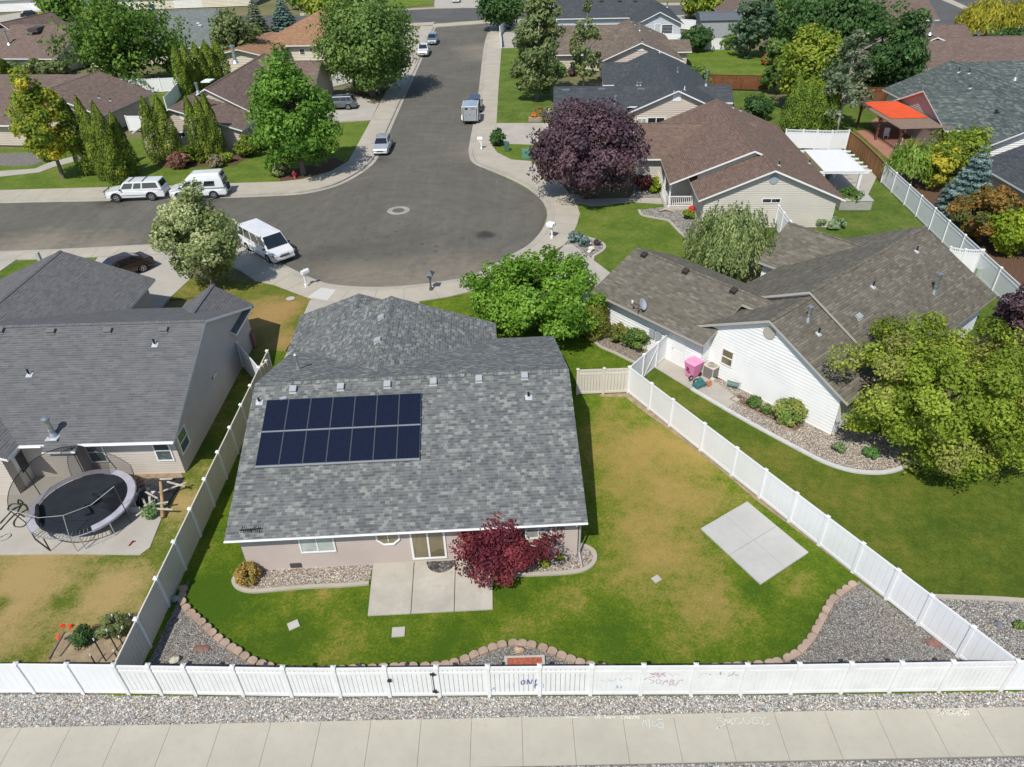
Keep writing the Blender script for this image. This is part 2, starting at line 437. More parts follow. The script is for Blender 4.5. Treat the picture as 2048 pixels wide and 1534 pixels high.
# expansion joints across the two sidewalks
mb = MB()
def joints(outer, inner, step):
    A = smooth_line(pxpoly(outer), 12); B = smooth_line(pxpoly(inner), 12)
    acc = 0.
    for i in range(1, len(A)):
        acc += math.dist(A[i], A[i - 1])
        if acc > step:
            acc = 0.
            q = min(B, key=lambda w: math.dist(w, A[i])); a = Vector((*A[i], .014)); c = Vector((*q, .014))
            if 1. < (c - a).length < 3.2:
                n = (c - a).normalized(); s = Vector((-n.y, n.x, 0)) * .022; a = a + n * .28
                a.z = c.z = .004; mb.poly([a - s, c - s, c + s, a + s])
joints(N_out[:-1], N_in[1:], 1.8); joints(E_out[1:], E_in[:-1], 1.8)
tag(mb.build('sidewalk_joint', M_joint2), kind='structure')
# ================================================================ front sidewalk: cast panels with open joints
ys0, ys1 = 11.87, 13.62
mb = MB(); xs = [-31.25 + 1.737 * k for k in range(37)]
for i in range(len(xs) - 1):
    a, c = xs[i] + .006, xs[i + 1] - .006; sk = .15
    f = lambda x: .0 - .0016 * (x) * 1.0
    yb = lambda x: 13.66 - .0135 * (x + 17) * .55 - .0 * x
    mb.prism([(a, ys0 - .012 * a * .55), (c, ys0 - .012 * c * .55), (c, yb(c)), (a, yb(a))], -.15, 0.)
tag(mb.build('sidewalk', M_walk), kind='structure')
mb = MB(); mb.poly([(-40, 11.4, -.03), (40, 10.9, -.03), (40, 13.2, -.03), (-40, 13.6, -.03)])
tag(mb.build('sidewalk_bed', M_joint), kind='structure')
# ================================================================ lawns
fx = lambda *p: [G2(a, c) for a, c in p]
M_lawn_main = lawn_mat('lawn_main', (.042, .085, .007), (.1, .145, .012), (.38, .255, .085),
    [(*G2(1330, 980), 5.2, .75), (*G2(1250, 870), 3.6, .62), (*G2(1400, 900), 2.6, .5), (*G2(1300, 1120), 3.2, .6), (*G2(1440, 1185), 2.2, .5), (*G2(1380, 1240), 2., .35), (*G2(1600, 1180), 1.4, .4),
     (*G2(1150, 1200), 1.6, .3), (*G2(1240, 780), 1., .6), (*G2(640, 1190), 1., .5), (*G2(700, 1260), 2., .25), (*G2(1000, 1250), 1.6, .2), (*G2(430, 1180), 2.4, -.35), (*G2(900, 1270), 1., -.25),
     (*G2(1450, 1060), 1.2, -.4), (*G2(1640, 1240), 1.6, -.35), (*G2(1520, 1180), 1., -.3), (*G2(560, 1250), 2.4, -.15)], base=.2, scale=.45)
M_lawn_right = lawn_mat('lawn_right', (.045, .075, .010), (.095, .125, .016), (.26, .19, .05), [(*G2(1500, 900), 3., .25), (*G2(1620, 960), 3., .2), (*G2(1750, 1050), 3., .2), (*G2(1400, 800), 2., .2)], base=.22, scale=.4, stripe=.45)
M_lawn_left = lawn_mat('lawn_left', (.05, .085, .012), (.11, .135, .02), (.42, .29, .13),
    [(*G2(60, 1150), 3.2, 1.), (*G2(230, 1170), 1.7, .9), (*G2(350, 1000), 1.6, .75), (*G2(150, 1250), 2., .5), (*G2(0, 1270), 2., .6), (*G2(290, 1230), 1.2, .6), (*G2(130, 1200), .9, -.5), (*G2(400, 900), 1.5, -.3), (*G2(0, 1210), .8, -.7)], base=.32, scale=.4)
M_lawn_front_left = lawn_mat('lawn_front_left', (.055, .085, .012), (.11, .13, .02), (.36, .22, .09), [(*G2(545, 620), 2.6, .85), (*G2(570, 680), 2.2, .6), (*G2(520, 650), 2., .5)], base=.35)
M_lawn_green = lawn_mat('lawn_green', (.042, .075, .012), (.09, .128, .024), (.22, .19, .07), base=.25)
M_lawn_yard = lawn_mat('lawn_yard', (.05, .088, .013), (.10, .142, .022), (.26, .2, .07), base=.25)
slab('lawn', [(260, 1345), (300, 1230), (360, 1080), (440, 880), (540, 700), (1130, 735), (1265, 735), (1340, 850), (1520, 994), (1780, 1195), (2045, 1385), (1080, 1391), (200, 1391)], M_lawn_main)
slab('lawn', [(1262, 780), (1330, 715), (1390, 745), (1640, 830), (1900, 860), (2300, 760), (2500, 1100), (2300, 1500), (2050, 1380), (1925, 1306), (1640, 1090), (1400, 900), (1262, 784)], M_lawn_right)
slab('lawn', [(-300, 900), (130, 960), (371, 940), (480, 740), (500, 790), (420, 1000), (320, 1200), (262, 1385), (-300, 1400)], M_lawn_left)
slab('lawn', [(446, 560), (512, 563), (549, 570), (590, 586), (622, 596), (600, 650), (560, 720), (540, 790), (440, 790), (480, 600), (420, 590), (340, 598), (375, 556)], M_lawn_front_left)
slab('lawn', [(838, 603), (897, 594), (960, 580), (1010, 565), (1060, 560), (1130, 560), (1200, 600), (1310, 700), (1258, 740), (1110, 740), (1000, 700), (850, 690)], M_lawn_main)
slab('lawn', [(1154, 449), (1160, 427), (1153, 409), (1200, 395), (1300, 395), (1420, 420), (1480, 560), (1330, 570), (1220, 545), (1187, 520), (1205, 490), (1144, 472)], M_lawn_yard)
slab('lawn', [(-600, 370), (-20, 300), (240, 280), (340, 270), (520, 290), (560, 270), (620, 250), (742, 240), (719, 283), (697, 323), (660, 344), (605, 359), (560, 364), (465, 367), (340, 372), (215, 375), (0, 381), (-600, 396)], M_lawn_yard)
slab('lawn', [(0, 521), (140, 517), (195, 514), (175, 540), (100, 600), (-60, 610), (-60, 560)], M_lawn_yard)
slab('lawn', [(993, 244), (997, 176), (1003, 96), (1040, 60), (1130, 140), (1100, 176), (1110, 245)], M_lawn_green)
slab('lawn', [(986, 292), (1000, 286), (1080, 290), (1120, 320), (1061, 321), (1023, 318), (995, 304)], M_lawn_yard)
slab('lawn', [(1500, 470), (1640, 380), (1690, 300), (1780, 350), (1990, 560), (2040, 620), (1900, 700), (1700, 500), (1580, 480)], M_lawn_green)
slab('lawn', [(1320, 105), (1430, 96), (1540, 104), (1560, 160), (1400, 165)], M_lawn_yard)
slab('lawn', [(1395, 215), (1420, 180), (1530, 182), (1600, 260), (1480, 270)], M_lawn_green)
slab('lawn', [(1650, 300), (1680, 205), (1740, 205), (1900, 300), (1800, 340), (1720, 300)], M_lawn_green)
slab('lawn', [(700, 25), (730, 18), (800, 15), (868, 8), (850, -4), (700, -8)], M_lawn_yard)
slab('lawn', [(270, 190), (330, 140), (480, 130), (480, 165), (420, 215), (290, 220)], M_lawn_green)
# ================================================================ driveways, paths, patios
slab('driveway', [(1080, 540), (1129, 490), (1144, 488), (1220, 545), (1290, 600), (1200, 640), (1130, 600)], M_drive, .006)
slab('driveway', [(620, 600), (838, 603), (860, 660), (700, 720), (560, 735), (585, 680)], M_drive, .006)
slab('driveway', [(176, 541), (196, 514), (330, 509), (400, 510), (378, 560), (335, 600), (300, 640), (180, 620), (150, 580)], M_drive, .006)
slab('driveway', [(758, 206), (742, 240), (640, 244), (600, 225), (660, 190), (700, 186)], M_drive, .006)
slab('driveway', [(803, 133), (842, 60), (800, 50), (700, 130), (640, 160), (660, 175), (760, 150)], M_drive, .006)
slab('driveway', [(993, 246), (1110, 246), (1120, 290), (1000, 287), (987, 291)], M_drive, .006)
slab('driveway', [(1003, 96), (1012, 44), (1080, 55), (1070, 95)], M_drive, .006)
slab('driveway', [(-200, 530), (0, 521), (33, 519), (-40, 570), (-200, 640)], M_drive, .006)
slab('driveway', [(-60, 50), (-20, 34), (60, 22), (130, 22), (120, 45), (60, 62)], M_drive, .006)
slab('driveway', [(868, 9), (870, 0), (930, -6), (985, -2), (975, 14), (870, 16)], M_drive, .006)
slab('far_sidewalk', [(600, 31), (868, 16), (1000, 14), (1400, 9), (1400, 5), (1000, 9), (600, 26)], M_walk2, .0)
slab('far_sidewalk', [(600, 58), (780, 54), (865, 49), (870, 44), (700, 51), (600, 55)], M_walk2, .0)
slab('far_sidewalk', [(865, 48), (990, 39), (1300, 32), (1560, 24), (1560, 28), (1300, 37), (990, 45), (866, 54)], M_walk2, .004)
slab('far_sidewalk', [(1870, -6), (1890, -7), (1960, 25), (2060, 60), (2060, 68), (1940, 24)], M_walk2, .004)
# paths
slab('path', [(-60, 352), (0, 342), (70, 337), (98, 325), (150, 312), (230, 300), (228, 305), (160, 320), (110, 333), (80, 344), (0, 353), (-60, 365)], M_drive, .006)
slab('path', [(1128, 398), (1180, 412), (1200, 411), (1260, 404), (1330, 408), (1336, 396), (1250, 396), (1180, 398), (1140, 386)], M_drive, .006)
ln = pxpoly([(1010, 40), (1030, 38)])
# main patio: three cast panels
def wpx(*p): return [G2(a, c) for a, c in p]
TL, TR, BR, BL = [Vector(q) for q in wpx((748, 1108), (985, 1100), (986, 1219), (735, 1232))]
mb = MB()
for t0, t1 in ((0, .345), (.345, .69), (.69, 1.)):
    g0, g1 = t0 + .003, t1 - .003
    mb.prism([tuple(TL.lerp(TR, g0)), tuple(TL.lerp(TR, g1)), tuple(BL.lerp(BR, g1)), tuple(BL.lerp(BR, g0))], -.15, .035)
tag(mb.build('patio', M_patio), kind='structure')
P4 = [Vector(q) for q in wpx((1494, 1004), (1617, 1106), (1521, 1170), (1401, 1058))]
mb = MB()
for (s0, s1) in ((0, .5), (.5, 1)):
    for (t0, t1) in ((0, .5), (.5, 1)):
        q = lambda s, t: tuple(P4[0].lerp(P4[1], s).lerp(P4[3].lerp(P4[2], s), t))
        e = .0022; mb.prism([q(s0 + e, t0 + e), q(s1 - e, t0 + e), q(s1 - e, t1 - e), q(s0 + e, t1 - e)], -.15, .05)
tag(mb.build('concrete_pad', M_pad), kind='structure')
slab('patio', [(-200, 1100), (0, 1110), (120, 1108), (280, 1110), (300, 1095), (330, 1020), (262, 955), (150, 920), (-200, 930)], M_drive, .02)
slab('patio', [(1310, 735), (1330, 700), (1405, 745), (1480, 800), (1455, 815), (1400, 790)], M_drive, .02)
slab('patio', [(1660, 352), (1690, 330), (1760, 340), (1735, 392), (1650, 392)], M_drive, .02)
M_brickpatio = concrete_mat('red_patio', (.40, .20, .14))
slab('patio', [(1712, 262), (1738, 260), (1830, 330), (1790, 330)], M_brickpatio, .02)
slab('patio', [(1740, 245), (1752, 236), (1850, 268), (1830, 325), (1770, 285)], M_brickpatio, .016)
# ================================================================ house kit
M_white = flat('white_paint', (.80, .80, .79), .45, .4, var=.03, vscale=1.2)
M_trim_grey = flat('grey_trim', (.42, .42, .41), .5, .4, var=.05)
M_soffit = flat('soffit', (.62, .61, .58), .7, var=.03)
M_metal = flat('galvanised', (.55, .57, .58), .35, .5, metal=.85, var=.15, vscale=8)
M_vent_grey = flat('vent_grey', (.36, .38, .39), .5, .4, var=.05)
M_vent_dark = flat('vent_dark', (.07, .065, .06), .6, var=.05)
M_black = flat('black_plastic', (.018, .018, .018), .5, .4, var=0)
M_flash = flat('flashing', (.62, .64, .66), .4, .5, metal=.3, var=.08, vscale=6)

def glass_mat(name, col, rough=.04):
    m, nt, b = newmat(name, rough, .9)
    f = nt.noise(.9, 2.)
    nt.link(nt.mix(nt.ramp(f, [(.35, 0.), (.65, 1.)]), tuple(x * .75 for x in col), tuple(x * 1.25 for x in col)), b.inputs['Base Color'])
    b.inputs['Coat Weight'].default_value = .6; b.inputs['Coat Roughness'].default_value = .02
    return m
M_glass = glass_mat('window_glass', (.10, .13, .125))
M_glass_dark = glass_mat('window_glass_dark', (.018, .022, .024))
M_glass_warm = glass_mat('window_glass_warm', (.17, .14, .075))
M_blind = glass_mat('window_glass_blind', (.42, .46, .44))

def siding_mat(name, col):
    m, nt, b = newmat(name, .6, .3)
    f = nt.noise(.7, 4.)
    f2 = nt.noise(1., 4., vec=nt.scaled(nt.pos(), (2.5, 2.5, .35)))
    c = nt.mix(nt.ramp(f, [(.3, 0.), (.7, 1.)]), tuple(x * .93 for x in col), tuple(min(1, x * 1.04) for x in col))
    c = nt.mix(nt.ramp(f2, [(.5, 0.), (.9, .25)]), c, tuple(x * .8 for x in col))
    nt.link(c, b.inputs['Base Color']); return m

def clip_s(poly, z):
    xs = []
    n = len(poly)
    for i in range(n):
        (a, za), (c, zc) = poly[i], poly[(i + 1) % n]
        if (za - z) * (zc - z) <= 0 and abs(zc - za) > 1e-6: xs.append(a + (c - a) * (z - za) / (zc - za))
    return (min(xs), max(xs)) if len(xs) >= 2 else None

def siding_wall(mb, p0, p1, poly, step=.127, lip=None, mat=0):
    """Lapped boards on the wall p0->p1 (outside on the right-hand side of travel); poly is the outline in (s, z)."""
    lip = max(.028, step * .22) if lip is None else lip
    a = Vector((p0[0], p0[1], 0)); d = Vector((p1[0] - p0[0], p1[1] - p0[1], 0)); L = d.length; d.normalize(); n = Vector((d.y, -d.x, 0))
    zs = [z for _, z in poly]; z = min(zs); top = max(zs)
    mb.poly([a + d * s + Vector((0, 0, h)) - n * .02 for s, h in poly], mat)
    while z < top - .02:
        z2 = min(z + step, top - 1e-3)
        c0 = clip_s(poly, z + 1e-4); c1 = clip_s(poly, z2 - 1e-4)
        if c0 and c1:
            P = [a + d * c0[0] + n * lip, a + d * c0[1] + n * lip, a + d * c1[1], a + d * c1[0]]
            for q, h in zip(P, (z, z, z2, z2)): q.z = h
            mb.poly(P, mat)
            Q = [P[0] - n * lip, P[1] - n * lip, P[1], P[0]]
            mb.poly(Q, mat)
        z = z2

class House:
    def __init__(s, name, label, cat, org, rz, roof_mat, wall_mat, trim_mat=None, pitch=.35, ze=2.45, oh=.42, step=.127, ohg=None):
        s.root = thing(name, label, cat, (org[0], org[1], 0), rz)
        s.o = Vector((org[0], org[1], 0)); s.rz = rz; s.R = MB(); s.W = MB(); s.T = MB(); s.planes = []
        s.rm, s.wm, s.tm = roof_mat, wall_mat, trim_mat or M_white
        s.p, s.ze, s.oh, s.step = pitch, ze, oh, step
        s.Mi = Matrix.Rotation(-rz, 4, 'Z') @ Matrix.Translation(-s.o); s.Mf = s.Mi.inverted()
        s.ohg = oh if ohg is None else ohg
    def loc(s, px, py, z=0.): return s.Mi @ G(px, py, z)
    def hit(s, px, py, k):
        """local point where the sight line px,py meets roof plane k"""
        a, bx, by = s.planes[k]; o = s.Mi @ Vector((0, 0, CH)); d = (s.Mi.to_3x3() @ ray(px, py))
        t = (a + bx * o.x + by * o.y - o.z) / (d.z - bx * d.x - by * d.y); return o + d * t
    th0 = None
    def plane(s, pts, a, bx, by, th=.15, mat=0):
        th = s.th0 or th
        g = math.hypot(bx, by); s.planes.append((a, bx, by))
        gx, gy = (bx / g, by / g) if g > 1e-6 else (0, 1); ex, ey = gy, -gx; k = math.sqrt(1 + g * g)
        ar = sum(pts[i][0] * pts[(i + 1) % len(pts)][1] - pts[(i + 1) % len(pts)][0] * pts[i][1] for i in range(len(pts)))
        if ar < 0: pts = pts[::-1]
        n = len(pts); z = lambda p: a + bx * p[0] + by * p[1]
        T = [(x, y, z((x, y))) for x, y in pts]; B = [(x, y, zz - th) for x, y, zz in T]
        s.R.poly(T, 0, [((x * ex + y * ey), (x * gx + y * gy) * k) for x, y in pts])
        s.R.poly(B[::-1], 2)
        for i in range(n):
            j = (i + 1) % n; s.R.poly([B[i], B[j], T[j], T[i]], 1)
        return len(s.planes) - 1
    def gable(s, x0, x1, y0, y1, axis='x', ze=None, pitch=None, ridge=None, walls=True, wall_ends=(1, 1), th=.15, zr=None):
        """gable roof over the eave rectangle; axis = ridge direction"""
        ze = s.ze if ze is None else ze; p = s.p if pitch is None else pitch
        if axis == 'x':
            r = (y0 + y1) / 2 if ridge is None else ridge
            zr_ = ze + p * (r - y0) if zr is None else zr; p2 = (zr_ - ze) / (y1 - r); p1 = (zr_ - ze) / (r - y0)
            s.plane([(x0, y0), (x1, y0), (x1, r), (x0, r)], ze - p1 * y0, 0, p1, th); s.plane([(x0, r), (x1, r), (x1, y1), (x0, y1)], ze + p2 * y1, 0, -p2, th)
            s.cap((x0, r, zr_), (x1, r, zr_))
        else:
            r = (x0 + x1) / 2 if ridge is None else ridge
            zr_ = ze + p * (r - x0) if zr is None else zr; p2 = (zr_ - ze) / (x1 - r); p1 = (zr_ - ze) / (r - x0)
            s.plane([(x0, y0), (r, y0), (r, y1), (x0, y1)], ze - p1 * x0, p1, 0, th); s.plane([(r, y0), (x1, y0), (x1, y1), (r, y1)], ze + p2 * x1, -p2, 0, th)
            s.cap((r, y0, zr_), (r, y1, zr_))
        if walls: s.walls(x0, x1, y0, y1, axis, r, ze, zr_, p1, p2, wall_ends, th)
        return len(s.planes) - 2
    def cap(s, a, b, w=.15):
        """ridge cap shingles"""
        a, b = Vector(a), Vector(b); d = (b - a).normalized(); n = Vector((-d.y, d.x, 0)); L = (b - a).length
        z = Vector((0, 0, .025)); dr = Vector((0, 0, -.055))
        s.R.poly([a + z, b + z, b + n * w + dr + z, a + n * w + dr + z][::-1], 0, [(0, 0), (0, L), (w, L), (w, 0)][::-1])
        s.R.poly([a + z, b + z, b - n * w + dr + z, a - n * w + dr + z], 0, [(5, 0), (5, L), (5 + w, L), (5 + w, 0)])
    def walls(s, x0, x1, y0, y1, axis, r, ze, zr, p1, p2, ends, th=.15):
        o = s.oh; q = s.ohg; ox, oy = (q, o) if axis == 'x' else (o, q)
        wx0, wx1, wy0, wy1 = x0 + ox, x1 - ox, y0 + oy, y1 - oy; e = .01
        if axis == 'x':
            za, zb = ze + p1 * o - th - e, ze + p2 * o - th - e; zt = zr - th - e; w = wx1 - wx0; h = wy1 - wy0; m = r - wy0
            s.wall((wx0, wy0), (wx1, wy0), [(0, 0), (w, 0), (w, za), (0, za)]); s.wall((wx1, wy1), (wx0, wy1), [(0, 0), (w, 0), (w, zb), (0, zb)])
            if ends[1]: s.wall((wx1, wy0), (wx1, wy1), [(0, 0), (h, 0), (h, zb), (m, zt), (0, za)])
            if ends[0]: s.wall((wx0, wy1), (wx0, wy0), [(0, 0), (h, 0), (h, za), (h - m, zt), (0, zb)])
        else:
            za, zb = ze + p1 * o - th - e, ze + p2 * o - th - e; zt = zr - th - e; w = wx1 - wx0; h = wy1 - wy0; m = r - wx0
            s.wall((wx0, wy1), (wx0, wy0), [(0, 0), (h, 0), (h, za), (0, za)]); s.wall((wx1, wy0), (wx1, wy1), [(0, 0), (h, 0), (h, zb), (0, zb)])
            if ends[0]: s.wall((wx0, wy0), (wx1, wy0), [(0, 0), (w, 0), (w, zb), (m, zt), (0, za)])
            if ends[1]: s.wall((wx1, wy1), (wx0, wy1), [(0, 0), (w, 0), (w, za), (w - m, zt), (0, zb)])
    def wall(s, p0, p1, poly):
        siding_wall(s.W, p0, p1, poly, s.step)
    def hip(s, x0, x1, y0, y1, ze=None, pitch=None, walls=True, ends=(1, 1)):
        k0 = len(s.planes)
        ze = s.ze if ze is None else ze; p = s.p if pitch is None else pitch
        if x1 - x0 >= y1 - y0:
            h = (y1 - y0) / 2; r = (y0 + y1) / 2; a = x0 + h * ends[0]; b = x1 - h * ends[1]
            s.plane([(x0, y0), (x1, y0), (b, r), (a, r)], ze - p * y0, 0, p); s.plane([(x0, y1), (a, r), (b, r), (x1, y1)], ze + p * y1, 0, -p)
            if ends[0]: s.plane([(x0, y0), (a, r), (x0, y1)], ze - p * x0, p, 0)
            if ends[1]: s.plane([(x1, y0), (x1, y1), (b, r)], ze + p * x1, -p, 0)
            s.cap((a, r, ze + p * h), (b, r, ze + p * h))
        else:
            h = (x1 - x0) / 2; r = (x0 + x1) / 2; a = y0 + h * ends[0]; b = y1 - h * ends[1]
            s.plane([(x0, y0), (r, a), (r, b), (x0, y1)], ze - p * x0, p, 0); s.plane([(x1, y0), (x1, y1), (r, b), (r, a)], ze + p * x1, -p, 0)
            if ends[0]: s.plane([(x0, y0), (x1, y0), (r, a)], ze - p * y0, 0, p)
            if ends[1]: s.plane([(x0, y1), (r, b), (x1, y1)], ze + p * y1, 0, -p)
            s.cap((r, a, ze + p * h), (r, b, ze + p * h))
        if walls:
            o = s.oh; z = ze - .16
            for q0, q1 in (((x0 + o, y0 + o), (x1 - o, y0 + o)), ((x1 - o, y0 + o), (x1 - o, y1 - o)), ((x1 - o, y1 - o), (x0 + o, y1 - o)), ((x0 + o, y1 - o), (x0 + o, y0 + o))):
                L = math.dist(q0, q1); s.wall(q0, q1, [(0, 0), (L, 0), (L, z), (0, z)])
        return k0
    def finish(s):
        s.roof = s.R.build('roof', [s.rm, s.tm, M_soffit], s.root)
        if s.W.f: s.wallo = s.W.build('wall', s.wm, s.root)
        if s.T.f: s.T.build('trim', s.tm, s.root)
        return s
    # ---- openings: s along wall p0->p1, z heights
    def frame_at(s, p0, p1):
        a = Vector((p0[0], p0[1], 0)); d = Vector((p1[0] - p0[0], p1[1] - p0[1], 0)).normalized(); return a, d, Vector((d.y, -d.x, 0))
    def bar(s, mb, a, d, n, s0, s1, z0, z1, d0, d1):
        P = []
        for (ss, zz) in ((s0, z0), (s1, z0), (s1, z1), (s0, z1)):
            P.append(a + d * ss + n * d0 + Vector((0, 0, zz)))
        Q = [p + n * (d1 - d0) for p in P]
        mb.add(P + Q, [(3, 2, 1, 0), (4, 5, 6, 7), (0, 1, 5, 4), (1, 2, 6, 5), (2, 3, 7, 6), (3, 0, 4, 7)])
    def window(s, p0, p1, s0, s1, z0, z1, split='v', glass=None, fw=.07, name='window', mat=None, pane='pane'):
        a, d, n = s.frame_at(p0, p1); mb = MB(); b = lambda *q: s.bar(mb, a, d, n, *q)
        b(s0, s1, z0, z0 + fw, .017, .075); b(s0, s1, z1 - fw, z1, .017, .075); b(s0, s0 + fw, z0 + fw, z1 - fw, .017, .073); b(s1 - fw, s1, z0 + fw, z1 - fw, .017, .073)
        m = (s0 + s1) / 2; h = (z0 + z1) / 2
        if split == 'v': b(m - fw * .4, m + fw * .4, z0 + fw, z1 - fw, .017, .068)
        if split == 'h': b(s0 + fw, s1 - fw, h - fw * .4, h + fw * .4, .017, .068)
        f = mb.build(name, mat or M_white, s.root)
        g = MB(); s.bar(g, a, d, n, s0 + fw * .5, s1 - fw * .5, z0 + fw * .5, z1 - fw * .5, .017, .045); g.build(pane, glass or M_glass, f)
        return f
    def garage(s, p0, p1, s0, s1, z1=2.1, mat=None):
        a, d, n = s.frame_at(p0, p1); mb = MB()
        for k in range(4):
            for j in range(4):
                w = (s1 - s0) / 4; s.bar(mb, a, d, n, s0 + w * j + .02, s0 + w * (j + 1) - .02, z1 / 4 * k + .012, z1 / 4 * (k + 1) - .012, .03, .05)
        s.bar(mb, a, d, n, s0, s1, 0, z1, .0, .035)
        return mb.build('garage_door', mat or M_white, s.root)
    def door(s, p0, p1, s0, s1, z1=2.05, mat=None):
        a, d, n = s.frame_at(p0, p1); mb = MB(); s.bar(mb, a, d, n, s0, s1, .02, z1, .0, .05)
        for z in (.25, 1.1): s.bar(mb, a, d, n, s0 + .12, s1 - .12, z, z + .7, .05, .06)
        o = mb.build('door', mat or M_white, s.root); h = MB(); h.blob(a + d * (s0 + .09) + n * .09 + Vector((0, 0, 1.)), .035, 8); h.build('handle', M_metal, o); return o
    def wp(s, px, py, p0, p1):
        """(s, z) on the wall p0->p1 seen at px,py"""
        a, d, n = s.frame_at(p0, p1); o = s.Mi @ Vector((0, 0, CH)); r = s.Mi.to_3x3() @ ray(px, py)
        t = (a - o).dot(n) / r.dot(n); h = o + r * t; return (h - a).dot(d), h.z
    def win_px(s, p0, p1, bl, br, h, z1=None, **kw):
        """window from the pixels of its lower corners and its height"""
        s0, za = s.wp(*bl, p0, p1); s1, zb = s.wp(*br, p0, p1); z0 = (za + zb) / 2
        return s.window(p0, p1, min(s0, s1), max(s0, s1), z0, z0 + h if z1 is None else z1, **kw)
    # ---- roof furniture, sub-parts of the roof
    def box_vent(s, px, py, k, mat=None, sz=(.34, .36, .13)):
        p = s.hit(px, py, k); a, bx, by = s.planes[k]; th = math.atan(math.hypot(bx, by)); gz = math.atan2(by, bx) - PI / 2
        mb = MB(); mb.M = Matrix.Translation(p) @ Matrix.Rotation(gz, 4, 'Z') @ Matrix.Rotation(th, 4, 'X')
        mb.box((0, -.16, .018), (sz[0] * 1.15, .14, .03)); mb.box((0, 0, sz[2] / 2 + .02), (sz[0], sz[1], sz[2]), taper=.9); mb.box((0, 0, sz[2] + .03), (sz[0] * 1.04, sz[1] * 1.04, .03))
        return mb.build('vent', mat or M_vent_grey, s.roof, bevel=.012)
    def pipe_vent(s, px, py, k, h=.32, r=.05, mat=None):
        p = s.hit(px, py, k); a, bx, by = s.planes[k]; th = math.atan(math.hypot(bx, by)); gz = math.atan2(by, bx) - PI / 2
        mb = MB(); mb.M = Matrix.Translation(p) @ Matrix.Rotation(gz, 4, 'Z') @ Matrix.Rotation(th, 4, 'X'); mb.box((0, 0, .012), (.3, .3, .016))
        mb.M = None; mb.cyl(p, .1, .08, 10, r2=.06)
        o = mb.build('vent', M_flash, s.roof); q = MB(); q.cyl(p + Vector((0, 0, .05)), r, h, 10); q.build('pipe', mat or M_black, o if False else s.roof); return o
    def flue(s, px, py, k, h=1., r=.11, cap=True, base=True):
        p = s.hit(px, py, k); mb = MB()
        if base: mb.cyl(p - Vector((0, 0, .1)), r * 2.1, .28, 14, r2=r * 1.15)
        mb.cyl(p, r, h, 14); mb.cyl(p + Vector((0, 0, h * .35)), r * 1.12, .05, 14)
        if cap: mb.cyl(p + Vector((0, 0, h - .02)), r * 1.55, .08, 14); mb.cyl(p + Vector((0, 0, h + .06)), r * 1.55, .06, 14, r2=r * .5); mb.cyl(p + Vector((0, 0, h - .12)), r * 1.25, .06, 14)
        return mb.build('chimney', M_metal, s.roof, smooth=False)
# ================================================================ roofs and walls: real surface colours
RM_main = shingle('shingle_weathered_grey', ((.118, .125, .126), (.178, .186, .181), (.30, .315, .285)), .19, .145, .4, .26, .2)
RM_h1 = shingle('shingle_plain_grey', ((.132, .132, .134), (.158, .158, .16), (.182, .182, .183)), .32, .145, .6, .1, .15)
RM_h2 = shingle('shingle_taupe', ((.128, .116, .092), (.168, .152, .12), (.225, .207, .168)), .32, .15, .42, .3, .3)
RM_h3 = shingle('shingle_brown', ((.16, .108, .083), (.20, .138, .108), (.24, .17, .135)), .32, .16, .6, .15, .3)
RM_h4 = shingle('shingle_slate', ((.058, .066, .073), (.075, .085, .093), (.10, .11, .118)), .32, .15, .4, .12, .3)
RM_h5 = shingle('shingle_tan', ((.135, .106, .08), (.19, .152, .118), (.25, .205, .165)), .34, .17, .3, .3, .3)
RM_h7 = shingle('shingle_green_grey', ((.068, .088, .082), (.108, .13, .122), (.20, .225, .205)), .45, .19, .3, .3, .3)
RM_h8 = shingle('shingle_russet', ((.15, .108, .088), (.185, .136, .112), (.22, .165, .136)), .34, .18, .35, .15, .3)
RM_l1 = shingle('shingle_chestnut', ((.16, .113, .093), (.198, .145, .12), (.24, .178, .15)), .34, .17, .5, .15, .3)
RM_l3 = shingle('shingle_sage', ((.15, .172, .163), (.185, .208, .198), (.22, .243, .23)), .34, .18, .35, .12, .3)
RM_l4 = shingle('shingle_orange', ((.27, .15, .085), (.34, .195, .115), (.41, .25, .15)), .34, .18, .3, .15, .2)
WM_main = siding_mat('siding_mauve', (.46, .39, .35)); WM_h1 = siding_mat('siding_greige', (.52, .47, .41)); WM_h2 = siding_mat('siding_white', (.80, .80, .785))
WM_h3 = siding_mat('siding_cream', (.56, .53, .46)); WM_h4 = siding_mat('siding_beige', (.56, .49, .41)); WM_h6 = siding_mat('siding_pale_blue', (.52, .56, .60))
WM_pink = siding_mat('siding_pink', (.47, .39, .36)); WM_l = siding_mat('siding_tan', (.52, .46, .38)); WM_cream = siding_mat('siding_ivory', (.66, .60, .48))
W = lambda L: L
# ---------------------------------------------------------------- the house with the solar panels
H0 = House('house', 'ranch house with mottled grey shingle roof carrying the solar panels and mauve siding', 'house', (-11.34, 19.82), math.radians(1.8), RM_main, WM_main, M_trim_grey, .35, 2.45, .55, ohg=.3)
h = H0; h.th0 = .11
kb = h.gable(-.3, 14.25, 0, 14.56, 'x', wall_ends=(1, 1)); K_back, K_front = kb, kb + 1
zr = 2.45 + .35 * 5.9
h.gable(-.8, 11.0, 14.0, 16.3, 'y', ze=2.45, ridge=5.1)
h.plane([(-.3, 7.7), (5.1, 7.7), (5.1, 14.0), (-.3, 14.0)], 2.45 + .35 * .8, .35, 0); K_wl = len(h.planes) - 1
h.plane([(5.1, 7.7), (11.0, 7.7), (11.0, 14.0), (5.1, 14.0)], 2.45 + .35 * 11.0, -.35, 0)
h.cap((5.1, 7.9, zr), (5.1, 14.0, zr))
h.gable(-.8, 6.6, 16.302, 18.3, 'y', ze=2.45, ridge=2.9)
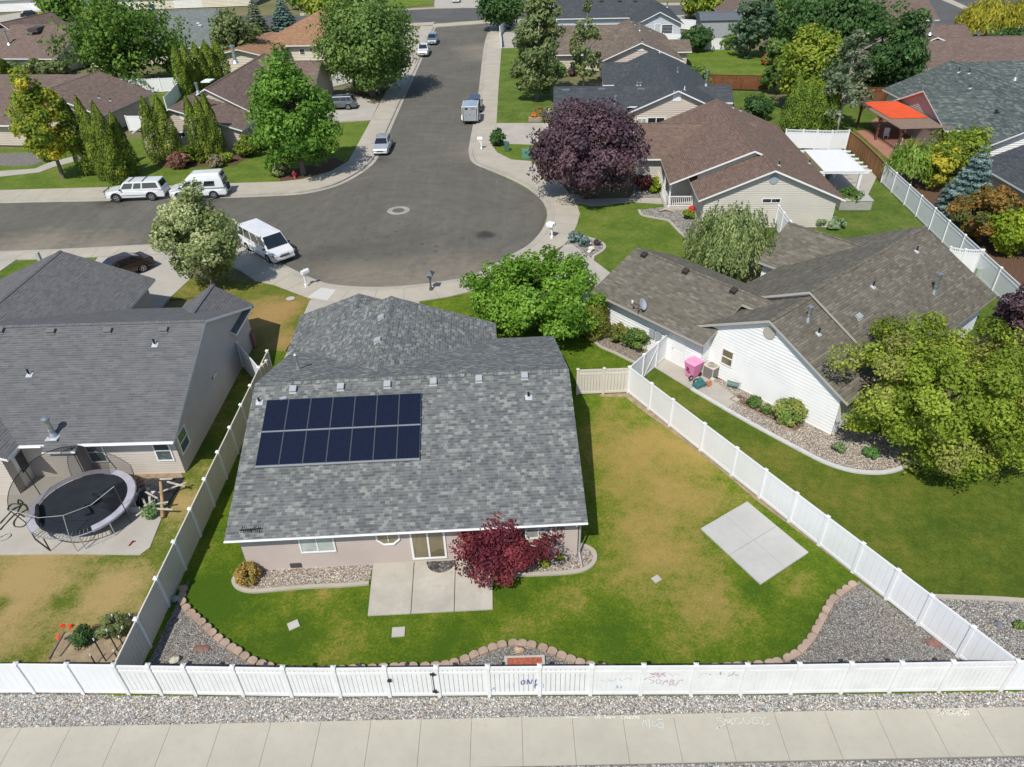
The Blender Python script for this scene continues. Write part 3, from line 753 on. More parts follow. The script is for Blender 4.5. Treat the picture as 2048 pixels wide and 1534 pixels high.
bw = ((.0, .55), (13.95, .55))
h.finish()
h.win_px(*bw, (603, 1104), (674, 1102), 1.0, z1=2.12, split='v', glass=M_blind)
h.win_px(*bw, (826, 1117), (895, 1114), 2.0, z1=2.1, split='v', glass=M_glass_warm, fw=.09, name='sliding_door')
h.win_px(*bw, (1050, 1077), (1104, 1074), 1.0, z1=2.12, split='v', glass=M_blind)
# octagon window: the lower half shows under the eave
s0, _ = h.wp(777, 1080, *bw); a, d, n = h.frame_at(*bw); mb = MB(); g = MB(); zb8 = h.wp(777, 1087, *bw)[1]; rr = .50; zc = zb8 + rr * .93
pts = [(s0 + rr * math.cos(PI / 8 + k * PI / 4), zc + rr * math.sin(PI / 8 + k * PI / 4)) for k in range(8)]
for k in range(8):
    p, q = pts[k], pts[(k + 1) % 8]; P = a + d * p[0] + n * .05 + Vector((0, 0, p[1])); Q = a + d * q[0] + n * .05 + Vector((0, 0, q[1])); mb.tube([P, Q], .045, 6)
mb.tube([a + d * (s0) + n * .05 + Vector((0, 0, zc - .3)), a + d * s0 + n * .05 + Vector((0, 0, zc + .3))], .02, 6)
fo = mb.build('window', M_white, h.root); g.poly([a + d * p[0] + n * .03 + Vector((0, 0, p[1])) for p in pts]); g.build('pane', M_glass_warm, fo)
gx0 = -.3
gut = MB(); gut.tube([(-.3, -.05, 2.40), (14.25, -.05, 2.40)], .045, 8); gut.build('gutter', M_white, h.root)
ds = MB(); ds.tube([(13.8, -.05, 2.32), (14.02, .42, 2.1), (14.02, .44, .2), (14.05, -.3, .08)], .045, 6); ds.build('downspout', M_trim_grey, h.root)
for px, py in ((587, 780), (682, 775), (775, 770), (867, 765), (958, 759), (1049, 753)): h.box_vent(px, py, K_back, sz=(.30, .32, .11))
for px, py in ((764, 637), (757, 683)): h.box_vent(px, py, K_wl)
h.flue(597, 738, K_front, .8, .075, base=True)
h.pipe_vent(519, 805, K_back, .2); h.pipe_vent(1057, 795, K_back, .25)
b = MB(); p = h.hit(567, 799, K_back); b.box(p + Vector((0, 0, .06)), (.3, .22, .06), .6); b.build('vent', M_vent_grey, h.roof)
an = MB(); p = h.hit(502, 1064, K_back)
for k in range(5): an.tube([p + Vector((-.35 + .16 * k, -.12 + .05 * (k % 2), .12)), p + Vector((-.33 + .16 * k, .16 - .04 * (k % 3), .15))], .02, 5)
an.tube([p + Vector((-.42, 0, .13)), p + Vector((.42, .05, .14))], .025, 5); an.tube([p + Vector((0, 0, 0)), p + Vector((0, 0, .14))], .02, 5)
an.M = h.Mf; an2 = MB(); an2.v = [h.Mf @ v for v in an.v]; an2.f = an.f; an2.m = an.m
mobj('antenna', an2, M_black, 'small black spiked antenna lying at the lower corner of the grey roof', 'antenna')
fv = MB(); fv.box((2.0, .5, .22), (.45, .06, .22)); fv.build('vent', M_vent_dark, h.root)
# solar array: two rows of seven panels
m, nt, bb = newmat('solar_cell', .25, .45)
uvn = nt.new('ShaderNodeUVMap').outputs[0]
bk = nt.new('ShaderNodeTexBrick'); bk.offset = 0; bk.inputs['Scale'].default_value = 1; bk.inputs['Brick Width'].default_value = .166; bk.inputs['Row Height'].default_value = .083
bk.inputs['Mortar Size'].default_value = .003; bk.inputs['Color1'].default_value = (.0055, .0085, .022, 1); bk.inputs['Color2'].default_value = (.007, .011, .027, 1); bk.inputs['Mortar'].default_value = (.016, .02, .034, 1)
nt.link(uvn, bk.inputs['Vector']); nt.link(bk.outputs['Color'], bb.inputs['Base Color']); M_cell = m
bb.inputs['Coat Weight'].default_value = .25; bb.inputs['Coat Roughness'].default_value = .15
M_alu = flat('panel_rim', (.11, .125, .15), .4, .5, metal=.2, var=.05)
M_rail = flat('panel_rail', (.6, .62, .65), .35, .5, metal=.6, var=.05)
P1 = h.hit(529, 805, K_back); P2 = h.hit(842, 789, K_back); P3 = h.hit(842, 922, K_back); P4_ = h.hit(518, 938, K_back)
x0 = (P1.x + P4_.x) / 2; x1 = (P2.x + P3.x) / 2; y0s = (P3.y + P4_.y) / 2; y1s = (P1.y + P2.y) / 2
sl = math.sqrt(1 + .35 ** 2); pw = (x1 - x0) / 7; ph = (y1s - y0s) * sl / 2
th = math.atan(.35)
col_names = ['first', 'second', 'third', 'fourth', 'fifth', 'sixth', 'seventh']
proto = None
for r in range(2):
    for c in range(7):
        yy = y0s + (r + .5) * ph / sl; xx = x0 + (c + .5) * pw; zz = 2.45 + .35 * yy + .13
        lab = '%s dark blue solar panel from the left in the %s row on the grey roof' % (col_names[c], 'lower' if r == 0 else 'upper')
        if c == 0 and r == 0: lab = 'dark blue solar panel at the left end of the lower row on the grey roof'
        wl = h.Mf @ Vector((xx, yy, zz))
        if proto is None:
            proto = thing('solar_panel', lab, 'solar panel', wl, 0, 'solar panels on the roof')
            a_, b_ = pw / 2 - .006, ph / 2 - .03
            f = MB()
            for q in ((-a_ + .014, 0, .028, 2 * b_), (a_ - .014, 0, .028, 2 * b_), (0, -b_ + .014, 2 * a_ - .056, .028), (0, b_ - .014, 2 * a_ - .056, .028)): f.box((q[0] + (-.006 if q[0] < 0 else .006 if q[0] > 0 else 0), q[1] + (-.005 if q[1] < 0 else .005 if q[1] > 0 else 0), 0), (q[2] if q[2] > .1 else .016, q[3] if q[3] > .1 else .018, .04))
            f.build('frame', M_alu, proto)
            g = MB(); e = .014; g.poly([(-a_ + e, -b_ + e, .012), (a_ - e, -b_ + e, .012), (a_ - e, b_ - e, .012), (-a_ + e, b_ - e, .012)], 0, [(0, 0), (2 * a_ - 2 * e, 0), (2 * a_ - 2 * e, 2 * b_ - 2 * e), (0, 2 * b_ - 2 * e)])
            g.poly([(-a_ + e, -b_ + e, -.015), (a_ - e, -b_ + e, -.015), (a_ - e, b_ - e, -.015), (-a_ + e, b_ - e, -.015)][::-1], 1); g.build('cell_sheet', [M_cell, M_black], proto)
            o = proto
        else: o = dup(proto, wl, None, lab)
        o.rotation_euler = (th, 0, h.rz)
rl = MB()
for yy in (y0s + .0, y0s + ph / sl, ):
    zz = 2.45 + .35 * yy
    rl.box(((x0 + x1) / 2, yy, zz + .118), (x1 - x0, .05, .06))
for yy in (y0s + .25 * ph / sl, y0s + .8 * ph / sl, y0s + 1.25 * ph / sl, y0s + 1.8 * ph / sl): rl.box(((x0 + x1) / 2 + .03, yy, 2.45 + .35 * yy + .06), (x1 - x0 + .12, .04, .05))
rl.v = [h.Mf @ v for v in rl.v]
mobj('mounting_rail', rl, M_rail, 'silver aluminium rails holding the solar panels above the shingles', 'mounting rail')
# ---------------------------------------------------------------- left neighbour
M_vh1 = flat('vent_shingle_grey', (.15, .15, .152), .7, var=.05)
H1 = House('house', 'grey roofed house with greige siding beside the trampoline', 'house', (0, 0), 0, RM_h1, WM_h1, M_white, .413, 2.45, .55, ohg=.32, step=.16); h = H1
k1 = h.gable(-36, -16.05, 26.2, 39.5, 'x', wall_ends=(0, 1))
h.gable(-20.5, -16.05, 36.0, 39.62, 'y', zr=3.9, ridge=-18.3, walls=False, th=.14)
h.gable(-34.8, -23.85, 33.2, 43.7, 'y', ridge=-29.4, pitch=.41, wall_ends=(0, 1)); kw = len(h.planes) - 1
h.gable(-33.2, -23.35, 25.2, 32, 'y', pitch=.40, wall_ends=(1, 0))
h.plane([(-22.15, 25.82), (-20.6, 25.82), (-20.6, 26.6), (-22.15, 26.6)], 2.45 - .413 * 26.2 + .012, 0, .413, .12)
h.finish()
cw = MB(); siding_wall(cw, (-21.98, 26.06), (-20.76, 26.06), [(0, 0), (1.22, 0), (1.22, 2.24), (0, 2.24)]); siding_wall(cw, (-20.76, 26.06), (-20.76, 26.8), [(0, 0), (.74, 0), (.74, 2.4), (0, 2.24)]); siding_wall(cw, (-21.98, 26.8), (-21.98, 26.06), [(0, 0), (.74, 0), (.74, 2.24), (0, 2.4)])
cw.build('chimney_chase', WM_h1, h.root)
sw = ((-36, 26.75), (-16.37, 26.75)); ew = ((-16.37, 26.75), (-16.37, 38.95))
h.win_px(*sw, (184, 924), (219, 922), 1.2, z1=2.15, split='h', glass=M_glass)
h.win_px(*sw, (317, 921), (351, 920), 1.2, z1=2.15, split='h', glass=M_glass)
h.win_px(*ew, (362, 905), (381, 890), 1.45, z1=2.1, split='h', glass=M_glass)
h.win_px(*ew, (424, 757), (431, 746), .75, z1=1.9, split='h', glass=M_glass)
dw = ((-23.9, 25.52), (-23.9, 31.5))
s_, _ = h.wp(15, 970, *dw); h.door(*dw, .45, 1.4, 2.05, M_white)
mb = MB(); mb.box((-23.84, 26.45, 1.25), (.03, .55, 1.0)); mb.build('pane', M_glass_dark, h.root)
for px, py in ((0, 662), (103, 663), (216, 662), (328, 660)): h.box_vent(px, py, k1, M_vh1, (.42, .3, .1))
h.pipe_vent(59, 750, k1, .3); h.pipe_vent(310, 690, k1, .3)
h.flue(107, 872, k1, 1.0, .13)
p = h.hit(107, 876, k1); mb = MB(); mb.box(p + Vector((0, -.05, .03)), (.55, .4, .05)); mb.build('flashing', M_flash, h.roof)
mb = MB(); mb.tube([(-36, 26.13, 2.38), (-22.3, 26.13, 2.38)], .055, 6); mb.tube([(-20.4, 26.13, 2.38), (-16.05, 26.13, 2.38)], .055, 6); mb.build('gutter', M_white, h.root)
st = MB(); st.box((-16.35, 38.7, .5), (.36, .5, 1.0)); st.build('stone_base', flat('brick_red', (.28, .15, .12), .9, var=.3, vscale=9), h.root)
# ---------------------------------------------------------------- right neighbour (white, taupe roof)
H2 = House('house', 'white sided house with taupe shingle roof behind the pink trash cart', 'house', (5.19, 40.16), math.radians(-51), RM_h2, WM_h2, flat('taupe_trim', (.44, .42, .37), .6, var=.05), .44, 2.45, .5, ohg=.35, step=.2); h = H2
kg = h.gable(0, 8.72, 0, 8.0, 'x', wall_ends=(1, 1), pitch=.44)
h.plane([(8.7, .0 + 3.2), (12, 3.2), (12, 4.0), (8.7, 4.0)], 2.45, 0, .44); h.plane([(8.7, 8.0), (8.7, 4.0), (12, 4.0), (12, 8.0)], 2.45 + .44 * 8, 0, -.44)
km = h.gable(6.6, 16.75, .88, 6.6, 'y', ridge=11.8, zr=5.0, wall_ends=(1, 0), ze=2.4)
kk = h.gable(5.9, 17.0, 4.6, 17.8, 'y', ridge=11.75, zr=5.32, wall_ends=(1, 1), ze=2.42)
h.gable(4.3, 12, 11.3, 18.0, 'x', ridge=14.65, zr=4.25, ze=2.45, wall_ends=(1, 0))
h.finish()
gw = ((.35, .5), (8.37, .5)); ww = ((7.1, 1.23), (16.25, 1.23))
s0, z0 = h.wp(1456, 712, *ww); h.window(*ww, s0 - .4, s0 + .4, 1.0, 2.05, 'h', M_glass_warm)
s0, z0 = h.wp(1356, 712, *gw); h.door(*gw, s0 - .5, s0 + .45, 2.05, M_white)
s0, z0 = h.wp(1540, 665, *ww); a, d, n = h.frame_at(*ww); mb = MB(); c = a + d * s0 + n * .03 + Vector((0, 0, z0)); mb.tube([c, c + n * .05], .36, 16); mb.build('gable_vent', flat('vent_putty', (.42, .39, .34), .6, var=.05), h.root)
for px, py, hh in ((1320, 610, 1.45), (1318, 665, 1.0)): pass
for px, py in ((1321, 655), (1305, 677)):
    s0, z0 = h.wp(px, py, *gw); mb = MB(); h.bar(mb, a := h.frame_at(*gw)[0], h.frame_at(*gw)[1], h.frame_at(*gw)[2], s0 - .2, s0 + .2, 1.0, 1.6, .01, .14); mb.build('meter_box', M_vent_grey, h.root)
for px, py in ((1289, 511), (1372, 544), (1468, 583)): h.box_vent(px, py, kg, flat('vent_brown', (.045, .035, .03), .6, var=.05), (.36, .36, .14))
h.flue(1616, 640, km + 1, .75, .1); h.flue(1868, 585, kk + 1, 1.15, .11)
h.pipe_vent(1637, 668, km + 1, .3); h.pipe_vent(1746, 574, kk + 1, .3); h.pipe_vent(1833, 503, kk + 1, .3); h.box_vent(1716, 634, kk + 1, M_vent_grey, (.4, .3, .1))
gut = MB(); gut.tube([(0, -.06, 2.37), (8.72, -.06, 2.37)], .06, 6); gut.build('gutter', flat('gutter_brown', (.3, .27, .22), .5, var=0), h.root)
K_h2g = kg
# ---------------------------------------------------------------- brown house past the plum tree
H3 = House('house', 'cream sided house with brown shingle roof and white porch rail beside the plum tree', 'house', (20.4, 58.3), math.radians(-4), RM_h3, WM_h3, M_white, .41, 2.45, .55, ohg=.45, step=.18); h = H3
a0 = 2.45 + .41 * 6.6
h.plane([(-6.5, .6), (.2, .6), (.2, 18.2), (-6.5, 18.2)], 2.45 + .41 * 6.5, .41, 0); kl = 0
zr = 2.45 + .41 * 6.7; ax = zr + .41 * .2
h.plane([(.2, .6), (.2, 18.2), (6.9, 18.2), (6.9, -3.4), (.95, -3.4), (.95, .6)], ax, -.41, 0); kr = 1
zl = ax - .41 * .95; pl_ = (zl - 2.45) / (.95 + 4.7)
h.plane([(-4.7, -3.4), (.95, -3.4), (.95, 2.2), (-4.7, 2.2)], 2.45 + pl_ * 4.7, pl_, 0); kll = 2
h.cap((.2, .6, zr), (.2, 18.2, zr)); h.cap((.95, -3.4, zl), (.95, .6, zl))
h.gable(-8.6, 3, 7.35, 17.0, 'x', zr=4.45, wall_ends=(1, 0), ze=2.45); kwg = len(h.planes) - 2
fwS = ((-4.15, -2.95), (6.35, -2.95))
m_ = (.95 + 4.15) ; Lw = 10.5
h.wall(*fwS, [(0, 0), (Lw, 0), (Lw, 2.45 + .41 * .55 - .16), (m_, zl - .16), (0, 2.45 + pl_ * .55 - .16)])
h.wall((6.35, -2.95), (6.35, 17.7), [(0, 0), (20.65, 0), (20.65, 2.5), (0, 2.5)]); h.wall((-4.15, 3.5), (-4.15, -2.95), [(0, 0), (6.45, 0), (6.45, 2.5), (0, 2.5)])
h.wall((6.35, 17.7), (-5.95, 17.7), [(0, 0), (12.3, 0), (12.3, 2.5), (6.15, zr - .16), (0, 2.5)])
h.wall((-4.15, 1.0), (5.5, 1.0), [(0, 2.3), (9.6, 2.3), (9.6, 2.4), (4.4, zr - .2), (0, 3.3)])
h.wall((-5.95, 8.2), (-5.95, 3.5), [(0, 0), (4.7, 0), (4.7, 2.5), (0, 2.5)]); h.wall((-5.95, 3.5), (-4.15, 3.5), [(0, 0), (1.8, 0), (1.8, 2.5), (0, 2.5)])
h.finish()
s0, z0 = h.wp(1540, 401, *fwS); h.window(*fwS, s0 - .65, s0 + .85, z0 - .22, z0 + .22, 'v', M_glass_dark)
s0, z0 = h.wp(1548, 358, *fwS); a, d, n = h.frame_at(*fwS); mb = MB(); c = a + d * s0 + n * .03 + Vector((0, 0, z0)); mb.tube([c, c + n * .05], .38, 16); mb.build('gable_vent', flat('vent_blue', (.3, .36, .40), .6, var=.05), h.root)
h.pipe_vent(1466, 216, kr, .5); h.pipe_vent(1481, 222, kr, .3); h.pipe_vent(1558, 331, kr, .3); h.pipe_vent(1619, 327, kr, .3)
# porch railing: a part of the house
mb = MB()
def rail(p, q, hgt=.95, step=.16, z0=.15):
    p = Vector((*p, z0)); q = Vector((*q, z0)); L = (q - p).length; d = (q - p) / L; rz = math.atan2(d.y, d.x)
    for z in (.1, hgt): mb.box(((p.x + q.x) / 2, (p.y + q.y) / 2, z0 + z), (L, .06, .07), rz)
    n = max(2, int(L / step))
    for i in range(1, n): mb.box((p.x + d.x * L * i / n, p.y + d.y * L * i / n, z0 + hgt / 2 + .05), (.045, .045, hgt - .1), rz)
    for e in (p, q): mb.box((e.x, e.y, z0 + hgt / 2), (.11, .11, hgt + .12), rz)
rail((-6.5, 1.2), (-4.3, 1.2)); rail((-6.5, 1.2), (-6.5, 4.6)); rail((-6.5, 4.6), (-6.5, 8.0))
mb.build('porch_railing', M_white, h.root)
mb = MB(); mb.box((-5.4, 5, .05), (2.5, 8.4, .2)); mb.build('porch_floor', M_drive, h.root)
for y in (1.2, 4.6, 8.0): mb = MB(); mb.box((-6.3, y, 1.2), (.12, .12, 2.5)); mb.build('porch_post', M_white, h.root)
# ---------------------------------------------------------------- slate roofed house
H4 = House('house', 'beige sided house with dark slate grey roof behind the brown one', 'house', (19, 81.3), math.radians(-4), RM_h4, WM_h4, M_white, .43, 2.45, .55, ohg=.5, step=.2); h = H4
kc = h.gable(-5.9, 5.9, .0, 24, 'y', ridge=0, zr=5.0, wall_ends=(1, 1))
k2 = h.gable(-13.6, -5.35, -1.5, 10.6, 'x', ridge=4.75, zr=4.5, wall_ends=(1, 0), ze=2.45); s4 = (4.5 - 2.45) / 6.25
h.plane([(-5.35, .8), (0, .8), (0, 4.75), (-5.35, 4.75)], 2.45 + s4 * 1.5, 0, s4); h.plane([(-5.35, 4.75), (0, 4.75), (0, 10.6), (-5.35, 10.6)], 4.5 + (2.05 / 5.85) * 4.75, 0, -2.05 / 5.85)
k3 = h.gable(0, 7.4, 5.2, 11.5, 'x', zr=3.75, wall_ends=(0, 1))
k4 = h.gable(-7.3, 0, 14.8, 24.5, 'x', zr=4.2, wall_ends=(1, 0)); h.finish()
fw = ((-5.35, .5), (5.35, .5))
for px, py, w, hh, gl in ((1283, 244, .55, .9, M_blind), (1312, 242, 1.0, .9, M_glass_dark)):
    s0, z0 = h.wp(px, py, *fw); h.window(*fw, s0 - w, s0 + w, z0 - hh * .5, z0 + hh * .5, 'v', gl, .1)
s0, z0 = h.wp(1354, 193, *fw); mb = MB(); a, d, n = h.frame_at(*fw); h.bar(mb, a, d, n, s0 - .45, s0 + .45, z0 - .5, z0 + .6, .02, .08); mb.build('gable_vent', M_white, h.root)
h.flue(1355, 145, kc + 1, .5, .08); h.flue(1412, 170, k3, 1.6, .12); h.pipe_vent(1369, 180, kc + 1, .35, mat=M_white); h.pipe_vent(1319, 106, kc + 1, .3, mat=M_white)
h.flue(1275, 172, kc, .35, .12); h.flue(1281, 172, kc, .35, .12); h.flue(1230, 210, k2, .9, .14)
for px, py in ((1132, 182), (1203, 180), (1282, 180)): h.box_vent(px, py, k2, flat('vent_slate', (.12, .14, .15), .6, var=.05), (.8, .4, .12))
mb = MB(); mb.box((-6.7, 12.9, 1.0), (1.4, .7, 2.0)); mb.build('chimney_chase', flat('stone_tan', (.36, .30, .22), .9, var=.3, vscale=5), h.root)
# ---------------------------------------------------------------- tan roofed house
H5 = House('house', 'tan shingle roofed house behind the slate roofed one', 'house', (20.3, 113.5), math.radians(-4), RM_h5, WM_h4, M_white, .4, 2.45, .6, step=.22); h = H5
kc = h.gable(-6.3, 6.0, -3.2, 19, 'y', ridge=-.3, zr=5.0, wall_ends=(1, 1)); k2 = h.gable(-12.8, -.3, 3.0, 20, 'x', zr=5.25, wall_ends=(1, 0)); h.gable(0, 8.2, 4, 11, 'x', zr=3.6, wall_ends=(0, 1)); h.finish()
fw = ((-5.7, -2.6), (5.4, -2.6)); s0, z0 = h.wp(1280, 100, *fw); mb = MB(); a, d, n = h.frame_at(*fw); h.bar(mb, a, d, n, s0 - .5, s0 + .5, z0 - .1, z0 + .15, .02, .08); mb.build('gable_vent', M_white, h.root)
for px, py in ((1257, 36), (1262, 44), (1270, 50), (1285, 84)): h.pipe_vent(px, py, kc + 1, .4)
h.flue(1279, 62, kc + 1, 1.2, .14); h.pipe_vent(1300, 62, kc + 1, .4)
# ---------------------------------------------------------------- pale blue house at the back
H6 = House('house', 'pale blue house with charcoal roof far behind the round shrub', 'house', (28.6, 144), math.radians(-4), RM_h4, WM_h6, M_white, .42, 2.45, .6, step=.24); h = H6
kc = h.gable(-4.6, 4.6, -1.6, 20, 'y', ridge=0, zr=4.6, wall_ends=(1, 0)); k2 = h.gable(-19, 1, 8, 28, 'x', zr=6.4, wall_ends=(1, 0)); h.finish()
fw = ((-4, -1.), (4, -1.))
for px, py, w, gl in ((1315, 58, .6, M_blind), (1334, 59, 1.05, M_glass_dark)):
    s0, z0 = h.wp(px, py, *fw); h.window(*fw, s0 - w, s0 + w, z0 - .9, z0 + .9, None, gl, .12)
s0, z0 = h.wp(1316, 31, *fw); mb = MB(); a, d, n = h.frame_at(*fw); c = a + d * s0 + n * .03 + Vector((0, 0, z0)); mb.tube([c, c + n * .06], .5, 14); mb.build('gable_vent', flat('vent_blue2', (.38, .43, .47), .6, var=.05), h.root)
for px in (1172, 1203, 1239, 1270): h.box_vent(px, 3, k2, M_vent_dark, (.7, .6, .3))
h.flue(1334, 15, kc + 1, 1.1, .15)
# ---------------------------------------------------------------- green grey house with the pergola
H7 = House('house', 'green grey shingle roofed house beside the pergola with orange cover', 'house', (0, 0), 0, RM_h7, WM_h2, M_white, .42, 2.45, .6, step=.2); h = H7
ks = h.gable(45.9, 60.6, 67.4, 90.4, 'y', ridge=53.3, zr=5.5, wall_ends=(1, 1)); kw = h.gable(44.3, 56, 72.5, 84.6, 'x', zr=4.95, wall_ends=(0, 0)); h.gable(53, 78, 82, 98, 'x', zr=5.3, wall_ends=(0, 1)); h.finish()
mb = MB(); siding_wall(mb, (44.75, 84), (44.75, 73.1), [(0, 0), (10.9, 0), (10.9, 2.55), (5.45, 4.75), (0, 2.55)], .2); mb.build('gable_wall', WM_pink, h.root)
h.pipe_vent(1917, 145, ks, .5); h.pipe_vent(1938, 147, ks, .5); h.pipe_vent(1940, 177, ks, .3); h.flue(2030, 158, ks + 1, .8, .12, cap=True)
H10 = House('house', 'dark slate roof cut by the right edge behind the orange shrub', 'house', (0, 0), 0, RM_h4, WM_l, M_white, .42, 2.45, .6, step=.2); H10.gable(41.8, 55, 44, 62.6, 'y', zr=5.0); H10.finish()
# ---------------------------------------------------------------- russet roofed house behind it
H8 = House('house', 'russet roofed house beside the golden willow', 'house', (58.6, 100.5), math.radians(-3), RM_h8, WM_h4, M_white, .4, 2.45, .6, step=.22); h = H8
kc = h.gable(-6, 16, 0, 13.6, 'x', wall_ends=(1, 1)); kn = h.gable(-6.5, 8.5, 6, 26, 'y', zr=5.3, wall_ends=(0, 1)); h.gable(0, 12, 16, 26, 'x', zr=4.6, wall_ends=(0, 1)); h.finish()
h.flue(1860, 68, kc, 1.6, .2); 
fw = ((-5.4, .6), (15.4, .6)); h.window(*fw, 4.1, 5.3, .5, 2.1, None, M_glass_dark, .12); h.window(*fw, 5.5, 6.7, .5, 2.1, None, M_glass_dark, .12)
H9 = House('house', 'russet roofed house at the top edge beyond the dark green trees', 'house', (72, 140), math.radians(-3), RM_h8, WM_h4, M_white, .4, 2.45, .6, step=.25); h = H9
h.gable(-16, 6, 0, 16, 'x'); h.gable(-30, -20, 10, 30, 'y'); h.finish()
# ---------------------------------------------------------------- left side of the street
L1 = House('house', 'chestnut brown roofed house behind the yellow maple', 'house', (-54.7, 88.5), math.radians(-8), RM_l1, WM_l, M_white, .40, 2.45, .6, step=.2); h = L1
ke = h.gable(-6.9, 6.9, .5, 12.2, 'y', zr=5.1, wall_ends=(1, 1)); kb = h.gable(-24, 0, -4, 17, 'x', zr=5.05, wall_ends=(1, 0), ze=2.45, ridge=10); h.gable(-.2, 3.6, -.9, 4, 'y', zr=3.65, ze=2.6, walls=False); h.finish()
mb = MB(); siding_wall(mb, (.2, -.4), (3.2, -.4), [(0, 2.3), (3., 2.3), (3., 2.6), (1.5, 3.4), (0, 2.6)], .1); mb.build('brick_gable', flat('brick', (.26, .10, .06), .9, var=.3, vscale=10), h.root)
mb = MB(); siding_wall(mb, (-.2, -.3), (6.2, -.3), [(0, 0), (6.4, 0), (6.4, 2.3), (0, 2.3)], .2); mb.build('front_wall', WM_l, h.root)
h.pipe_vent(198, 196, ke + 1, .3); h.pipe_vent(221, 202, ke + 1, .3)
L2 = House('house', 'chestnut brown roofed house with white rakes behind the clipped arborvitae', 'house', (-34.6, 79.9), math.radians(-3), RM_l1, WM_l, M_white, .45, 2.45, .55, ohg=.45, step=.2); h = L2
ku = h.gable(-5.6, 5.6, 6.6, 28, 'y', zr=5.45, wall_ends=(1, 1), ridge=0); kf = h.gable(-6.2, 5.9, .3, 8, 'y', zr=4.85, ridge=-1.6, wall_ends=(1, 0)); ke = h.gable(0, 9.2, 17.5, 29, 'x', zr=5.2, wall_ends=(0, 1)); h.gable(-6.3, -2.2, .0, 3, 'y', zr=3.6, walls=False); h.finish()
h.flue(471, 124, ku, 1.4, .16); h.flue(396, 184, ku, .9, .12); mb = MB(); p = h.hit(416, 164, ku); mb.box(p + Vector((0, 0, .12)), (.9, 1.3, .1)); mb.build('skylight', M_white, h.roof)
fw = ((-5.65, .75), (5.35, .75)); s0, z0 = h.wp(371, 269, *fw); h.window(*fw, s0 - .9, s0 + .9, z0 - .3, z0 + .3, 'v', M_glass_dark, .1)
s0, z0 = h.wp(367, 232, *fw); mb = MB(); a, d, n = h.frame_at(*fw); c = a + d * s0 + n * .03 + Vector((0, 0, z0)); mb.tube([c, c + n * .06], .45, 16); mb.build('gable_vent', M_white, h.root)
ew_ = ((5.35, .75), (5.35, 7.5)); h.window(*ew_, 2.2, 3.6, .7, 2.0, 'v', M_glass_dark, .1); h.window(*ew_, 4.4, 5.3, .7, 2.0, None, M_glass_dark, .1)
L3 = House('house', 'sage grey roofed house behind the tall spreading walnut tree', 'house', (-54, 132.4), math.radians(6), RM_l3, WM_cream, M_white, .42, 2.45, .7, step=.24); h = L3
kc = h.gable(-17, 4.6, 0, 22, 'x', zr=7.0, wall_ends=(0, 1)); h.gable(3.4, 6.4, 9, 20, 'y', zr=4.2, ze=3); h.finish()
h.flue(420, 50, kc, .6, .2) if False else None
for px, py in ((310, 43), (323, 28), (306, 58), (397, 50), (401, 54)): h.box_vent(px, py, kc, M_flash, (.5, .5, .3))
L4 = House('house', 'orange shingle roofed house behind the big green tree at the kerb', 'house', (-34.5, 131.8), math.radians(-4), RM_l4, WM_cream, M_white, .42, 2.45, .7, step=.24); h = L4
kc = h.hip(-8, 12, 0, 20.5, walls=True, pitch=.42); h.gable(-13, -2, -9, 8, 'y', zr=3.5, ridge=-7, ze=2.3); h.finish()
h.flue(611, 60, kc, .8, .15); h.pipe_vent(625, 40, kc, .5)
fw = ((-7.3, .7), (11.3, .7)); s0, z0 = h.wp(604, 99, *fw); h.window(*fw, s0 - .5, s0 + .5, .8, 1.9, None, M_glass_dark, .1)
L5 = House('house', 'brown roofed house at the top left corner with a steel flue', 'house', (-73, 125.8), math.radians(-10), RM_l1, WM_l, M_white, .4, 2.45, .6, step=.24); h = L5
kc = h.gable(-26, .5, 0, 19, 'x', zr=6.1, wall_ends=(0, 1)); h.gable(-20, -9, 8, 21, 'y', zr=6.6, walls=False); h.finish()
h.flue(18, 88, kc, 2., .2)
mb = MB(); p = h.hit(76, 60, kc); mb.box(p + Vector((0, 0, .2)), (1.6, 3.5, .6), .2); mb.build('chimney_chase', M_vent_dark, h.roof)
# houses along the top edge: garages facing the cross street
def far_house(label, x, y, rz, roof, wall, w=22, d=14, doors=((6, 10.9),), zr=6.4):
    h = House('house', label, 'house', (x, y), rz, roof, wall, M_white, .4, 2.8, .6, step=.3)
    h.gable(0, w, 0, d, 'x', zr=zr)
    h.finish()
    p = ((.6, .6), (w - .6, .6))
    for a_, b_ in doors: h.garage(*p, a_, b_, 2.3)
    return h
far_house('ivory house at the top edge with white garage doors above the sage roof', -100, 205, math.radians(4), RM_l1, WM_cream, 36, 14, ((2, 7), (15.4, 22.5)))
far_house('white garage house at the top left corner behind the black car', -142, 208, math.radians(4), RM_l3, WM_h2, 30, 14, ((11, 18.5),))
far_house('beige house at the top edge beyond the lawn strip', -40, 212, math.radians(1), RM_l1, WM_l, 24, 14, ((15, 20),))
# ================================================================ fences
M_vinyl = flat('vinyl_white', (.80, .81, .82), .4, .4, var=.025, vscale=.9)
M_vinyl_d = flat('vinyl_weathered', (.74, .745, .73), .45, .35, var=.06, vscale=1.6)
M_almond = flat('vinyl_almond', (.62, .575, .50), .5, .35, var=.05, vscale=1.2)
M_shadowgap = flat('gap_backing', (.36, .36, .35), .8, var=0)

